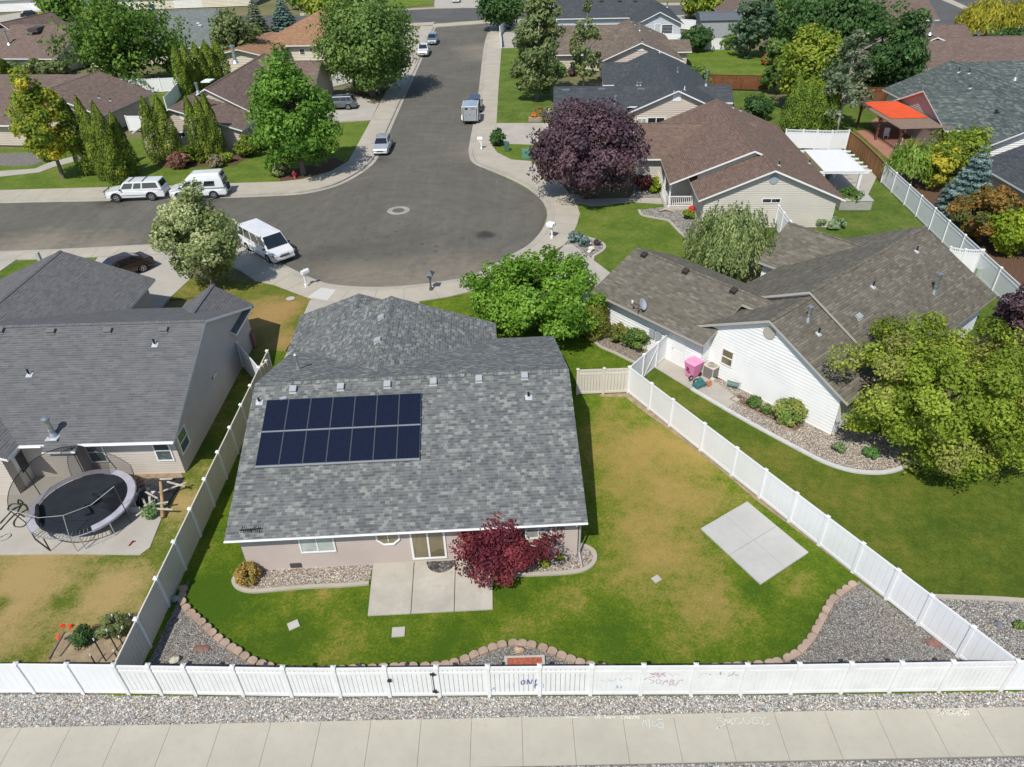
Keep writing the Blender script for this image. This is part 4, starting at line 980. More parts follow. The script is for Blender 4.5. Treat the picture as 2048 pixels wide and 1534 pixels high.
def wood_mat(name, col):
    m, nt, b = newmat(name, .85, .2)
    g = nt.noise(1., 4., vec=nt.scaled(nt.pos(), (9, 9, .6))); a = nt.noise(1.2, 3.)
    c = nt.mix(nt.ramp(g, [(.3, 0.), (.7, 1.)]), tuple(x * .6 for x in col), tuple(x * 1.2 for x in col))
    c = nt.mix(nt.ramp(a, [(.45, 0.), (.75, .6)]), c, tuple((x + y) / 2 for x, y in zip(col, (.2, .17, .14))))
    nt.link(c, b.inputs['Base Color']); return m
M_cedar = wood_mat('cedar_red', (.20, .075, .032)); M_cedar_l = wood_mat('cedar_honey', (.33, .165, .07)); M_plank = wood_mat('plank_grey', (.36, .30, .22))

def panel_mesh(mb, a, b, H, style, z0=.05, pitch=.172):
    a = Vector((a[0], a[1], 0)); b = Vector((b[0], b[1], 0)); d = b - a; L = d.length; d /= L; rz = math.atan2(d.y, d.x)
    m = lambda s: a + d * s
    bx = lambda s, w, z, h, t, mat=0: mb.box((m(s).x, m(s).y, z), (w, t, h), rz, mat)
    g = .055; W_ = L - 2 * g; c = L / 2
    if style in ('slat', 'board'):
        top, mid = H - .05, H * .80
        bx(c, W_, top - .04, .10, .055); bx(c, W_, mid, .11, .05); bx(c, W_, z0 + .07, .14, .055)
        n = max(3, round(W_ / pitch)); w = W_ / n; gp = .014 if style == 'slat' else .02
        for i in range(n):
            s = g + w * (i + .5)
            bx(s, w - gp, (z0 + .14 + mid - .055) / 2, mid - .055 - z0 - .14, .022 if style == 'slat' else .036); bx(s, w - gp, (mid + .055 + top - .09) / 2, top - .09 - mid - .055, .022 if style == 'slat' else .036)
        if style == 'board': bx(c, W_, (z0 + top) / 2, top - z0 - .12, .008)
    elif style == 'solid':
        bx(c, W_, H - .07, .14, .05); bx(c, W_, z0 + .07, .14, .05); n = max(3, round(W_ / .28)); w = W_ / n
        for i in range(n): bx(g + w * (i + .5), w - .005, (z0 + H) / 2, H - z0 - .27, .024)
    elif style == 'lattice':
        hm = H * .84
        bx(c, W_, H - .04, .08, .05); bx(c, W_, hm, .1, .05); bx(c, W_, z0 + .07, .14, .05)
        bx(c, W_, (z0 + hm) / 2 + .05, hm - z0 - .2, .024)
        n = int(W_ / .14)
        for i in range(n): bx(g + W_ * (i + .5) / n, .05, (hm + H) / 2, H - hm - .12, .02)
    elif style == 'wood':
        n = max(3, round(L / .145)); w = L / n
        for z in (.4, H - .35): bx(c, L, z, .09, .05)
        for i in range(n):
            bx(w * (i + .5), w - .008, (H + random.uniform(-.015, .015)) / 2 + .03, H - .06, .022, 0)
        bx(c, L, H + .015, .035, .12)
def post_mesh(mb, p, H, w=.125, cap=True, z=0.):
    mb.box((p[0], p[1], z + H / 2), (w, w, H), 0)
    if cap: mb.box((p[0], p[1], z + H + .014), (w + .05, w + .05, .028), 0); mb.box((p[0], p[1], z + H + .055), (w + .04, w + .04, .055), 0, taper=.15)

def fence(label, pts, H=1.74, style='solid', mat=None, pmat=None, skip_first=False, skip_last=False, gates=(), name='fence', postH=None, rot=None, pw=.125):
    mat = mat or M_vinyl; pmat = pmat or mat
    o = Vector((*pts[0], 0)); t = thing(name, label, 'fence', o)
    rz = math.atan2(pts[-1][1] - pts[0][1], pts[-1][0] - pts[0][0])
    loc = [(p[0] - o.x, p[1] - o.y) for p in pts]
    for i, p in enumerate(loc):
        if (i == 0 and skip_first) or (i == len(loc) - 1 and skip_last): continue
        if style == 'wood' and i % 1: continue
        mb = MB(); mb.M = Matrix.Translation((p[0], p[1], 0)) @ Matrix.Rotation(rz, 4, 'Z'); post_mesh(mb, (0, 0), (postH or H), pw); mb.build('post', pmat, t)
    for i in range(len(loc) - 1):
        mb = MB(); st = style[i] if isinstance(style, (list, tuple)) else style
        panel_mesh(mb, loc[i], loc[i + 1], H, st); o_ = mb.build('gate' if i in gates else 'panel', mat, t)
        if i in gates: t['gate'] = 1; gate_hw(o_, loc[i], loc[i + 1], H)
    return t
def gate_hw(o, a, b, H):
    a = Vector((*a, 0)); b = Vector((*b, 0)); d = (b - a).normalized(); n = Vector((d.y, -d.x, 0)); L = (b - a).length
    for s, z in ((L - .12, H - .35), (L - .12, .35)):
        mb = MB(); p = a + d * s + n * .06; mb.box((p.x, p.y, z), (.22, .05, .07), math.atan2(d.y, d.x)); mb.box((p.x, p.y, z), (.05, .06, .15), math.atan2(d.y, d.x)); mb.build('hinge', M_black, o)
    mb = MB(); p = a + d * .1 + n * .06; mb.box((p.x, p.y, H * .6), (.13, .06, .12), math.atan2(d.y, d.x)); mb.build('latch', M_black, o)
    mb = MB(); p = a + d * (L - .16) + n * .045; mb.tube([(p.x, p.y, .35), (p.x, p.y, H - .35)], .012, 5); mb.build('drop_rod', M_black, o)
def brace(o_parent, a, b, H, mat):
    a = Vector((*a, 0)); b = Vector((*b, 0)); d = (b - a).normalized(); n = Vector((d.y, -d.x, 0)); L = (b - a).length
    mb = MB(); mb.tube([a + d * .1 + n * .05 + Vector((0, 0, .15)), b - d * .1 + n * .05 + Vector((0, 0, H - .25))], .013, 5); mb.build('brace', mat, o_parent)

FH = 1.735
def fy(x):     # the front fence is not quite straight
    return np.interp(x, [-40, -17.65, -14.0, -7., .67, 8., 17.04, 40], [15.4, 14.98, 14.83, 14.5, 14.34, 14.15, 14.03, 13.6])
def topx(px, py=1330): return G(px, py, FH).x
tx = [29, 131, 226, 295, 366, 465, 566, 667, 769, 872, 975, 1079, 1184, 1288, 1393, 1496, 1601, 1706, 1808, 1912, 2043]
PX_ = [topx(x) for x in tx]; FP = [(x, float(fy(x))) for x in PX_]
lf = [(FP[0][0] - 1.83 * k, float(fy(FP[0][0] - 1.83 * k))) for k in range(5, 0, -1)]
fence('smooth bright white vinyl fence run along the sidewalk left of the slatted run', lf + FP[:3], FH, 'solid', M_vinyl, skip_last=True)
styles = ['slat'] * 11 + ['slat', 'slat'] + ['board'] * 7
styles = ['slat'] * 10 + ['board'] * 8
front = fence('long white slatted vinyl fence with gate and graffiti facing the sidewalk', FP[2:], FH, styles, M_vinyl_d, gates=(6,))
rt = [FP[-1]] + [(FP[-1][0] + 2.3 * k, float(fy(FP[-1][0] + 2.3 * k))) for k in range(1, 4)]
fence('smooth white vinyl fence stub at the right end of the sidewalk fence', rt, FH, 'solid', M_vinyl, skip_first=True)
# ---- diagonal run on the right
dg = [(1255, 785), (1300, 818), (1341, 851), (1403, 900), (1465, 950), (1521.5, 994), (1578, 1043), (1638.5, 1090), (1706, 1144), (1777, 1195), (1843.5, 1244), (1923.5, 1306)]
D = [G2(*p) for p in dg]; a = Vector(D[0]); b = Vector(FP[-1]); L_ = (b - a).length; u = (b - a) / L_
# straighten: project every post on the line from the corner to the front post
sp = [max(0, (Vector(p) - a).dot(u)) for p in D]
DP = [tuple(a + u * s) for s in sp] + [tuple(b)]
fence('bright white smooth vinyl fence running diagonally between the two back lawns', DP, FH, 'solid', M_vinyl, skip_last=True)
# ---- left side run between the two houses
lt = [(481, 809), (459, 855.5), (435, 905), (409, 958), (381, 1015.5), (351, 1080), (317.5, 1145), (277.5, 1221)]
Lp = [G2(x, y, FH) for x, y in lt]; a = Vector(FP[2]); b = Vector(Lp[0]); u = (b - a).normalized(); L_ = (b - a).length
Lp2 = [tuple(a + u * (L_ * k / 8)) for k in range(0, 9)]
ext = [tuple(a + u * (L_ + 1.75 * k)) for k in range(1, 4)]
side = fence('almond slatted vinyl fence running back between the grey house and its left neighbour', Lp2 + ext, FH, 'slat', M_almond, M_vinyl, skip_first=True)
# ---- gate run between main house and corner (right)
c0 = Vector(DP[0]); c1 = Vector(G2(1150, 789)); u = (c1 - c0)
GP = [tuple(c0 + u * t) for t in (0, .47, .96)]
gf = fence('almond slatted double gate with diagonal brace joining the grey house to the white fence', GP, 1.7, 'slat', M_almond, skip_first=True, gates=())
brace(gf, (GP[1][0] - GP[0][0], GP[1][1] - GP[0][1]), (GP[2][0] - GP[0][0], GP[2][1] - GP[0][1]), 1.7, M_vent_dark)
# ---- white gate run up to the white house
e1 = Vector(G2(1345, 703)); u = e1 - c0
WP = [tuple(c0 + u * t) for t in (0, .30, .60, 1.)]
wf = fence('white vinyl gate run with diagonal brace beside the pink trash cart', WP, 1.72, 'solid', M_vinyl, skip_first=True)
brace(wf, (WP[1][0] - WP[0][0], WP[1][1] - WP[0][1]), (WP[2][0] - WP[0][0], WP[2][1] - WP[0][1]), 1.72, M_vinyl)
# ---- short runs by the left neighbour
s0_ = Vector(ext[1]); s1_ = Vector((-16.3, 36.3)); 
fence('short white vinyl screen between the left grey house and the almond fence', [tuple(s1_), tuple(s1_.lerp(s0_, .97))], 1.7, 'solid', M_vinyl)
q0 = Vector(ext[1]); q1 = Vector(G2(545, 770))
fence('short almond gate beside the left corner of the grey mottled roof', [tuple(q0), tuple(q0.lerp(q1, .5)), tuple(q1)], 1.7, 'slat', M_almond, skip_first=True)
# ---- far right lattice-top run and neighbours
fr = [(1762, 365), (1784, 385), (1808, 410), (1831, 433), (1856, 459), (1882, 485), (1914, 515), (1946, 546), (1985, 583), (2026, 625), (2070, 668)]
F_ = [G2(*p) for p in fr]; a = Vector(F_[0]); b = Vector(F_[-1]); u = (b - a).normalized()
FR = [tuple(a + u * (Vector(p) - a).dot(u)) for p in F_]
fence('white vinyl fence with slotted top running in front of the blue spruce', FR, 1.8, 'lattice', M_vinyl)
fence('white solid vinyl fence wing behind the taupe roof', [G2(1886, 540), G2(1915, 545), G2(1950, 546)], 1.8, 'lattice', M_vinyl)
cd = [(1693, 297), (1712, 312), (1732, 332), (1748, 349), (1762, 365)]
fence('honey coloured cedar fence between the white patio cover and the red brick patio', [G2(*p) for p in cd], 1.75, 'wood', M_cedar_l, skip_last=True, pw=.1)
fence('white vinyl fence with rail behind the white patio cover', [G2(1566, 296), G2(1600, 297), G2(1628, 298), G2(1657, 299), G2(1690, 298)], 1.95, 'lattice', M_vinyl)
fence('red cedar fence behind the slate roofed house', [G2(1390, 176), G2(1425, 178), G2(1465, 179), G2(1510, 180), G2(1540, 180)], 1.85, 'wood', M_cedar, pw=.1)
fence('dark red cedar fence in shade behind the pergola', [G2(1700, 205), G2(1730, 206), G2(1765, 206), G2(1795, 200), G2(1830, 190)], 1.85, 'wood', M_cedar, pw=.1)
fence('white vinyl fence segments below the pale blue house', [G2(1325, 89), G2(1362, 90), G2(1400, 99), G2(1425, 100), G2(1465, 99)], 1.8, 'solid', M_vinyl)
fence('white vinyl fence beside the grey shed at the back', [G2(1360, 58), G2(1382, 60), G2(1402, 62), G2(1420, 64)], 1.8, 'solid', M_vinyl)
fence('white vinyl fence beyond the shed near the top edge', [G2(1430, 38), G2(1450, 38), G2(1470, 38)], 1.8, 'solid', M_vinyl)
fence('white vinyl screen panels behind the weeping cedar', [G2(1549, 455), G2(1559, 470), G2(1572, 488), G2(1585, 503)], 1.9, 'lattice', M_vinyl)
fence('white vinyl fence in tree shade between the two chestnut roofed houses', [G2(245, 186), G2(285, 185), G2(325, 184), G2(364, 182)], 1.9, 'solid', M_vinyl)
fence('white vinyl fence along the side of the second chestnut roofed house', [G2(371, 179), G2(360, 193), G2(349, 207), G2(335, 222)], 1.75, 'solid', M_vinyl, skip_first=True)
fence('plain white vinyl panel at the corner of the first chestnut roofed house', [G2(260, 262), G2(292, 262)], 1.8, 'solid', M_vinyl)
fence('white vinyl fence beside the sidewalk under the top trees', [G2(1003, 96), G2(1000, 72), G2(1010, 60)], 1.7, 'solid', M_vinyl)
# ---------------------------------------------------------------- graffiti on the front fence (painted lines, traced on the panels)
def paint(name): return name
M_sp_blue = flat('spray_blue', (.05, .10, .27), .6, var=0); M_sp_cyan = flat('spray_light_blue', (.42, .58, .66), .6, var=0); M_sp_cy2 = flat('spray_sky', (.26, .42, .56), .6, var=0)
M_sp_pur = flat('spray_purple', (.40, .26, .34), .6, var=0); M_sp_gry = flat('spray_grey', (.16, .16, .17), .6, var=0); M_sp_lg = flat('spray_faint_grey', (.55, .56, .57), .6, var=0); M_sp_pink = flat('spray_pink', (.66, .50, .57), .6, var=0)
def on_fence(px, py):
    d = ray(px, py); lo, hi = 8., 40.
    y = 14.3
    for _ in range(6):
        t = y / d.y; y = float(fy(d.x * t)) - .034
    t = y / d.y; return Vector((d.x * t, y, CH + d.z * t))
def graffiti(strokes, mat, ox, oy, k, w, parent, name='graffiti'):
    mb = MB(); o = Vector(parent.location)
    for st in strokes:
        P = [on_fence(ox + x / k, oy + y / k) - o for x, y in st]
        for a, b in zip(P[:-1], P[1:]):
            d = (b - a)
            if d.length < 1e-4: continue
            d.normalize(); n = Vector((-d.z, 0, d.x)).normalized() * w / 2; e = d * w * .35
            mb.box_ = None; q = Vector((0, -.006, 0)); c = [a - e - n, b + e - n, b + e + n, a - e + n]
            mb.add(c + [v + q for v in c], [(0, 1, 2, 3), (7, 6, 5, 4), (0, 4, 5, 1), (1, 5, 6, 2), (2, 6, 7, 3), (3, 7, 4, 0)])
    return mb.build(name, mat, parent)
k = 2048 / 160
graffiti([[(1000, 520), (935, 540), (920, 590), (950, 630), (1000, 615), (1025, 560), (1000, 525)], [(1075, 620), (1085, 510), (1110, 520), (1150, 610), (1175, 600), (1205, 505)], [(1310, 500), (1285, 590), (1270, 680), (1285, 725)], [(1290, 520), (1275, 690)], [(1290, 660), (1330, 620), (1365, 625)]], M_sp_blue, 970, 1320, k, .028, front)
graffiti([[(170, 770), (230, 700), (240, 760)], [(1480, 600), (1500, 720)]], M_sp_cy2, 970, 1320, k, .014, front)
graffiti([[(450, 330), (530, 350), (470, 370)], [(330, 360), (400, 370)], [(850, 430), (930, 400), (990, 360)], [(580, 600), (620, 640), (600, 700)], [(700, 600), (740, 640), (720, 690)]], M_sp_lg, 970, 1320, k, .02, front)
k = 2048 / 120
graffiti([[(370, 690), (430, 720), (520, 735)], [(640, 650), (650, 720), (690, 710)], [(690, 700), (740, 735), (800, 735), (850, 690), (870, 630)], [(1010, 640), (1050, 700), (1150, 690), (1170, 640)], [(1200, 650), (1280, 635), (1350, 640), (1420, 690)]], M_sp_cyan, 1180, 1320, k, .022, front)
graffiti([[(905, 880), (915, 960)], [(905, 880), (960, 885), (920, 915), (980, 960)], [(1020, 930), (1050, 925)], [(1080, 890), (1075, 960)]], M_sp_cy2, 1180, 1320, k, .022, front)
graffiti([[(330, 460), (450, 470), (390, 510), (480, 500), (540, 430)], [(540, 510), (620, 430), (640, 510), (560, 480)], [(700, 500), (800, 435), (740, 480), (800, 500)], [(830, 440), (880, 440)], [(300, 590), (400, 590), (470, 560), (500, 590)], [(640, 600), (690, 520)], [(560, 540), (640, 560)], [(860, 570), (800, 480)], [(160, 675), (250, 610)]], M_sp_pur, 1280, 1320, k, .02, front)
graffiti([[(640, 440), (600, 560)], [(700, 460), (760, 560)], [(460, 440), (520, 520)], [(990, 440), (1120, 550)], [(1180, 460), (1220, 455)], [(1270, 500), (1310, 510)]], M_sp_pink, 1280, 1320, k, .02, front)
graffiti([[(300, 660), (420, 690), (480, 730), (440, 780), (350, 800)], [(580, 660), (540, 720), (570, 800), (690, 800), (730, 700), (640, 670)], [(770, 840), (820, 740), (920, 680), (960, 780)], [(820, 745), (940, 740)], [(1040, 690), (1000, 860), (1030, 860)], [(1060, 670), (1180, 710), (1060, 740), (1170, 800), (1020, 850)], [(1240, 850), (1320, 720), (1400, 680), (1470, 710)], [(1120, 860), (1230, 860)]], M_sp_pur, 1280, 1320, k, .016, front)
graffiti([[(530, 465), (560, 460)], [(660, 490), (720, 490)], [(1010, 440), (1040, 500), (1060, 400)], [(1290, 550), (1440, 510), (1510, 400)], [(1340, 465), (1365, 460)], [(1530, 500), (1640, 520)]], M_sp_gry, 1380, 1320, k, .018, front)
graffiti([[(340, 490), (420, 485)], [(300, 600), (340, 580)], [(870, 480), (960, 490)], [(1130, 470), (1200, 480)]], M_sp_lg, 1380, 1320, k, .02, front)
# ---------------------------------------------------------------- chalk on the front sidewalk
M_ch_w = flat('chalk_white', (.72, .69, .58), .95, var=0); M_ch_b = flat('chalk_blue', (.52, .56, .54), .95, var=0); M_ch_s = flat('chalk_sky', (.57, .57, .51), .95, var=0)
def chalk(name, label, strokes, mat, ox, oy, k, w):
    mb = MB()
    for st in strokes:
        P = [G(ox + x / k, oy + y / k, .004) for x, y in st]
        for a, b in zip(P[:-1], P[1:]):
            d = b - a
            if d.length < 1e-4: continue
            d.normalize(); n = Vector((-d.y, d.x, 0)) * w / 2; e = d * w * .3; mb.poly([a - e - n, b + e - n, b + e + n, a - e + n])
    return mobj(name, mb, mat, label, 'chalk writing')
k = 2048 / 160
chalk('chalk_writing', 'pale blue chalk word SMILEY on the front sidewalk', [[(540, 200), (440, 195), (415, 250), (480, 290), (560, 270), (620, 340), (560, 410), (480, 450), (430, 490)], [(430, 470), (470, 400), (500, 450)],
    [(640, 380), (640, 200), (740, 370), (770, 200), (830, 380)], [(820, 240), (860, 200), (1000, 215)], [(890, 210), (900, 330)], [(840, 360), (900, 330), (950, 370), (1080, 310)], [(1110, 200), (1130, 330), (1290, 350), (1250, 260)],
    [(1330, 180), (1340, 360), (1520, 320)], [(1330, 190), (1440, 190)], [(1340, 250), (1420, 250), (1500, 270)], [(1520, 190), (1610, 250), (1680, 180)], [(1610, 250), (1600, 400), (1680, 400), (1770, 340)]], M_ch_s, 1400, 1420, k, .028)
k = 2048 / 260
chalk('chalk_writing', 'pale blue chalk word NOE on the front sidewalk', [[(1450, 310), (1490, 220), (1530, 320)], [(1570, 360), (1560, 220)], [(1640, 250), (1600, 290), (1620, 345), (1670, 330), (1680, 270), (1640, 250)], [(1690, 230), (1770, 225)], [(1690, 270), (1690, 360), (1760, 350)], [(1690, 290), (1770, 280)], [(1780, 290), (1780, 370)]], M_ch_b, 1100, 1410, k, .03)
chalk('chalk_writing', 'small white chalk words ending central beside the gravel edge', [[(250, 190), (430, 192)], [(715, 170), (725, 215)], [(760, 160), (745, 200), (775, 215), (795, 175), (765, 160)], [(850, 165), (880, 160), (860, 190), (890, 200)], [(900, 210), (920, 165), (935, 210)], [(950, 215), (950, 170), (975, 180), (955, 195)], [(990, 200), (1000, 170), (1025, 205)],
    [(1150, 165), (1120, 175), (1120, 205), (1150, 215)], [(1180, 215), (1185, 165), (1215, 180), (1190, 195)], [(1225, 215), (1235, 165), (1255, 215)], [(1265, 165), (1265, 215)], [(1245, 180), (1285, 180)], [(1300, 215), (1310, 170), (1335, 180)], [(1345, 210), (1360, 165), (1380, 210)], [(1400, 160), (1400, 215)]], M_ch_w, 1100, 1410, k, .024)
rnd = random.Random(3)
for lab, cx, cy, n, sx, sy in (('white chalk scribbles on the sidewalk near the left part of the slatted fence', 596, 1436, 46, 26, 8), ('small white chalk marks on the sidewalk between two joints', 712, 1433, 14, 9, 6), ('dense white chalk scribbles at the sidewalk edge near its right end', 1905, 1424, 60, 34, 7)):
    mb = MB()
    for i in range(n):
        x, y = cx + rnd.uniform(-1, 1) * sx, cy + rnd.uniform(-1, 1) * sy; a = rnd.uniform(0, PI); p = G(x, y, .004); l = rnd.uniform(.03, .07); d = Vector((math.cos(a), math.sin(a), 0)) * l; nn = Vector((-d.y, d.x, 0)).normalized() * .011
        mb.poly([p - d - nn, p + d - nn, p + d + nn, p - d + nn])
    mobj('chalk_writing', mb, M_ch_w, lab, 'chalk writing')
# ================================================================ vehicles
def paint_mat(name, col, metal=.0, rough=.28):
    m, nt, b = newmat(name, rough, .5); b.inputs['Metallic'].default_value = metal
    f = nt.noise(2.5, 3.); nt.link(nt.mix(nt.ramp(f, [(.3, 0.), (.7, 1.)]), tuple(x * .93 for x in col), tuple(min(1, x * 1.04) for x in col)), b.inputs['Base Color'])
    b.inputs['Coat Weight'].default_value = .6; b.inputs['Coat Roughness'].default_value = .06; return m
C_white = paint_mat('paint_white', (.72, .73, .73)); C_silver = paint_mat('paint_silver', (.50, .53, .56), .35); C_grey = paint_mat('paint_grey', (.13, .14, .145), .4); C_blue = paint_mat('paint_bluegrey', (.20, .25, .29), .4)
C_brown = paint_mat('paint_brown', (.045, .022, .018), .3); C_black = paint_mat('paint_black', (.012, .012, .014)); C_navy = paint_mat('paint_navy', (.03, .05, .08), .2); C_silver2 = paint_mat('paint_aluminium', (.45, .47, .47), .4)
M_cglass = glass_mat('car_glass', (.012, .018, .02)); M_tyre = flat('tyre', (.022, .022, .022), .85, var=.1); M_rim = flat('rim_alloy', (.5, .51, .52), .3, .5, metal=.7, var=.05); M_lamp = flat('lamp_clear', (.6, .62, .62), .12, .6, var=0); M_tail = flat('tail_lamp', (.30, .012, .01), .2, .5, var=0)
M_chrome = flat('chrome', (.62, .63, .64), .15, .5, metal=.9, var=0); M_plate = flat('number_plate', (.62, .63, .60), .5, var=0); M_amber = flat('amber', (.55, .2, .02), .3, var=0)

def wheel(parent, x, y, r, w=.22, spokes=5):
    t = MB(); s = 1 if y > 0 else -1; n = 20
    prof = [(r * .62, -w / 2), (r * .93, -w / 2), (r, -w / 2 + .04), (r, w / 2 - .04), (r * .93, w / 2), (r * .62, w / 2)]
    t.M = Matrix.Translation((x, y, r)) @ Matrix.Rotation(PI / 2, 4, 'X'); t.lathe(prof, n=n); o = t.build('wheel', M_tyre, parent)
    q = MB(); q.M = Matrix.Translation((x, y + s * (w / 2 - .045), r)) @ Matrix.Rotation(-s * PI / 2, 4, 'X')
    q.lathe([(r * .63, 0), (r * .63, .045), (r * .55, .05), (r * .5, .015), (r * .16, .02), (r * .14, .05)], n=n)
    for k in range(spokes):
        a = 2 * PI * k / spokes; q.tube([(math.cos(a) * r * .12, math.sin(a) * r * .12, .035), (math.cos(a) * r * .56, math.sin(a) * r * .56, .035)], r * .085, 5)
    q.build('rim', M_rim, o)

def arch(cx, r, z0, n=8):
    """arch cut over a wheel, going rearwards along the sill"""
    a0 = math.asin(min(.95, max(-.5, (z0 - r * .86) / r))) if False else 0
    out = []
    for k in range(n + 1):
        a = PI * k / n; out.append((cx + math.cos(a) * r, max(z0, r * .82 + math.sin(a) * r * .98)))
    return out

def vehicle(name, label, cat, P, rz, L, Wd, top, wheels, r, cab, mat, z0=.24, lights=True, group=None, mirror=True, side=((.06, .46), (.5, .94)), wind=(.07, .93, .12, .92), rearw=(.12, .88, .2, .88), bevel=.07, roofmat=None, trim=None, front='car'):
    """top: (x,z) body outline, front to rear; cab: (base front x, base rear x, roof front x, roof rear x, belt z, roof z, base half-width, roof half-width) measured from the middle"""
    t = thing(name, label, cat, (P[0], P[1], P[2]), rz, group)
    h = Wd / 2; ol = [(L / 2 - .04, z0 + .06)] + list(top) + [(-L / 2 + .04, z0 + .06), (-L / 2 + .12, z0)]
    rear = [(x, z) for x, z in arch(wheels[1], r * 1.16, z0)][::-1]; frt = [(x, z) for x, z in arch(wheels[0], r * 1.16, z0)][::-1]
    ol = ol + rear + frt + [(L / 2 - .12, z0)]
    mb = MB(); n = len(ol)
    secs = [(-h + .05, 1), (-h, 0), (h, 0), (h, 0)]
    A = [(x, h, z) for x, z in ol]; B = [(x, -h, z) for x, z in ol]
    # narrow the plan towards both ends and tuck the flanks in at the top
    def shape(p, s):
        x, y, z = p; f = 1.; e = abs(x) / (L / 2)
        if e > .72: f -= .16 * ((e - .72) / .28) ** 2
        zt = max(q[1] for q in top)
        f -= .05 * max(0, (z - .6) / (zt - .6 + .01)) if zt > .7 else 0
        return (x, y * f, z)
    A = [shape(p, 1) for p in A]; B = [shape(p, -1) for p in B]
    o = mb.add(A + B, [list(range(n)), list(range(2 * n - 1, n - 1, -1))])
    for i in range(n):
        j = (i + 1) % n; mb.f.append([i, n + i, n + j, j]); mb.m.append(0)
    body = mb.build('body', mat, t, bevel=bevel, segs=2)
    # dark wheel housings and underbody
    u = MB(); u.box((0, 0, z0 + .14), (L * .8, Wd * .82, .2)); u.build('underbody', M_black, t)
    bf, br, rf, rr, zb, zr, wb, wr = cab
    V = [Vector(p) for p in ((bf, wb, zb), (bf, -wb, zb), (br, -wb, zb), (br, wb, zb), (rf, wr, zr), (rf, -wr, zr), (rr, -wr, zr), (rr, wr, zr))]
    zc = zr + .035
    c = MB(); c.add([tuple(v - Vector((0, 0, .06 if i < 4 else 0))) for i, v in enumerate(V)] + [((rf + rr) / 2, 0, zc)], [(0, 1, 5, 4), (1, 2, 6, 5), (2, 3, 7, 6), (3, 0, 4, 7), (4, 5, 8), (5, 6, 8), (6, 7, 8), (7, 4, 8)])
    c.build('cabin', roofmat or mat, t, bevel=.055, segs=2)
    def pane(q, u0, u1, v0, v1, nm, off=.014, m=M_cglass):
        bl, brr, tr, tl = q; f = lambda a, b: (bl.lerp(brr, a)).lerp(tl.lerp(tr, a), b)
        nn = (brr - bl).cross(tl - bl).normalized(); g = MB(); C = [f(u0, v0), f(u1, v0), f(u1, v1), f(u0, v1)]
        g.add([p + nn * off for p in C] + [p - nn * .02 for p in C], [(0, 1, 2, 3), (0, 4, 5, 1), (1, 5, 6, 2), (2, 6, 7, 3), (3, 7, 4, 0)]); return g.build(nm, m, t)
    pane((V[0], V[1], V[5], V[4])[::1] if False else (V[1], V[0], V[4], V[5]), wind[0], wind[1], wind[2], wind[3], 'windscreen')
    if rearw: pane((V[3], V[2], V[6], V[7]), rearw[0], rearw[1], rearw[2], rearw[3], 'rear_window')
    for s0, s1 in side:
        pane((V[0], V[3], V[7], V[4]), s0, s1, .16, .86, 'side_window'); pane((V[2], V[1], V[5], V[6]), 1 - s1, 1 - s0, .16, .86, 'side_window')
    for x in wheels:
        for s in (1, -1): wheel(t, x, s * (h - .10), r)
    if lights:
        zf = top[0][1]; hz = zf * .86 + z0 * .14
        for s in (1, -1):
            q = MB(); q.box((L / 2 - .10, s * h * .60, hz), (.14, h * .36, .15)); q.build('headlight', M_lamp, t, bevel=.03)
            q = MB(); q.box((-L / 2 + .07, s * h * .68, top[-1][1] * .82), (.12, h * .2, .24)); q.build('tail_light', M_tail, t, bevel=.02)
        q = MB(); q.box((L / 2 - .045, 0, hz - .02), (.08, h * .78, .11)); q.build('grille', M_black if front == 'car' else M_chrome, t, bevel=.01)
        for x, nm in ((L / 2 - .02, 'bumper'), (-L / 2 + .02, 'bumper')):
            q = MB(); q.box((x, 0, z0 + .16), (.14, Wd * .84, .17)); q.build(nm, trim or mat, t, bevel=.05)
            q = MB(); q.box((x + (.075 if x > 0 else -.075), 0, z0 + .2), (.012, .32, .13)); q.build('number_plate', M_plate, t)
    if mirror:
        for s in (1, -1):
            q = MB(); q.box((bf - .28, s * (h + .07), zb + .08), (.12, .18, .14)); q.build('mirror', M_black if trim else mat, t, bevel=.03)
    return t
def mid(*ps): return sum(ps, Vector()) / len(ps)
ZS = Z_ST + .006
# white SUV at the kerb, nose to the left
a, b = G(236, 404, ZS), G(306, 401, ZS); d = (a - b).normalized(); nrm = Vector((d.y, -d.x, 0)); rz = math.atan2(d.y, d.x); c = mid(a, b) + nrm * .85 - d * .12; c.z = ZS
top = [(2.73, .78), (2.66, .92), (1.5, 1.08), (1.2, 1.12), (-2.62, 1.14), (-2.74, .9), (-2.76, .55)]
suv = vehicle('parked_car', 'white full size SUV with roof bars parked nose left by the tall arborvitae', 'car', c, rz, 5.55, 1.98, top, (1.72, -1.55), .40, (1.42, -2.68, .78, -2.42, 1.12, 1.80, .93, .80), C_white, .34, side=((.06, .3), (.34, .52), (.56, .93)), trim=M_vent_dark)
q = MB(); [q.tube([(x, .78, 1.87), (x, -.78, 1.87)], .03, 6) for x in (.2, -1.0)]; q.build('roof_rack', M_black, suv)
q = MB(); [q.tube([(2.83, y, .42), (2.87, y, .98), (2.72, y, 1.06)], .035, 6) for y in (.5, -.5)]; q.tube([(2.87, -.75, .95), (2.87, .75, .95)], .035, 6); q.tube([(2.87, -.75, .7), (2.87, .75, .7)], .03, 6); q.build('bull_bar', M_black, suv)
q = MB()
for x in (1.72, -1.55):
    for s in (1, -1): q.tube([(x + math.cos(PI * k / 8) * .5, s * .985, .37 + math.sin(PI * k / 8) * .5) for k in range(9)], .055, 5)
q.build('wheel_arch', M_vent_dark, suv)
q = MB(); [q.box((0, s * .985, .62), (2.4, .03, .06)) for s in (1, -1)]; q.build('side_moulding', M_vent_dark, suv)
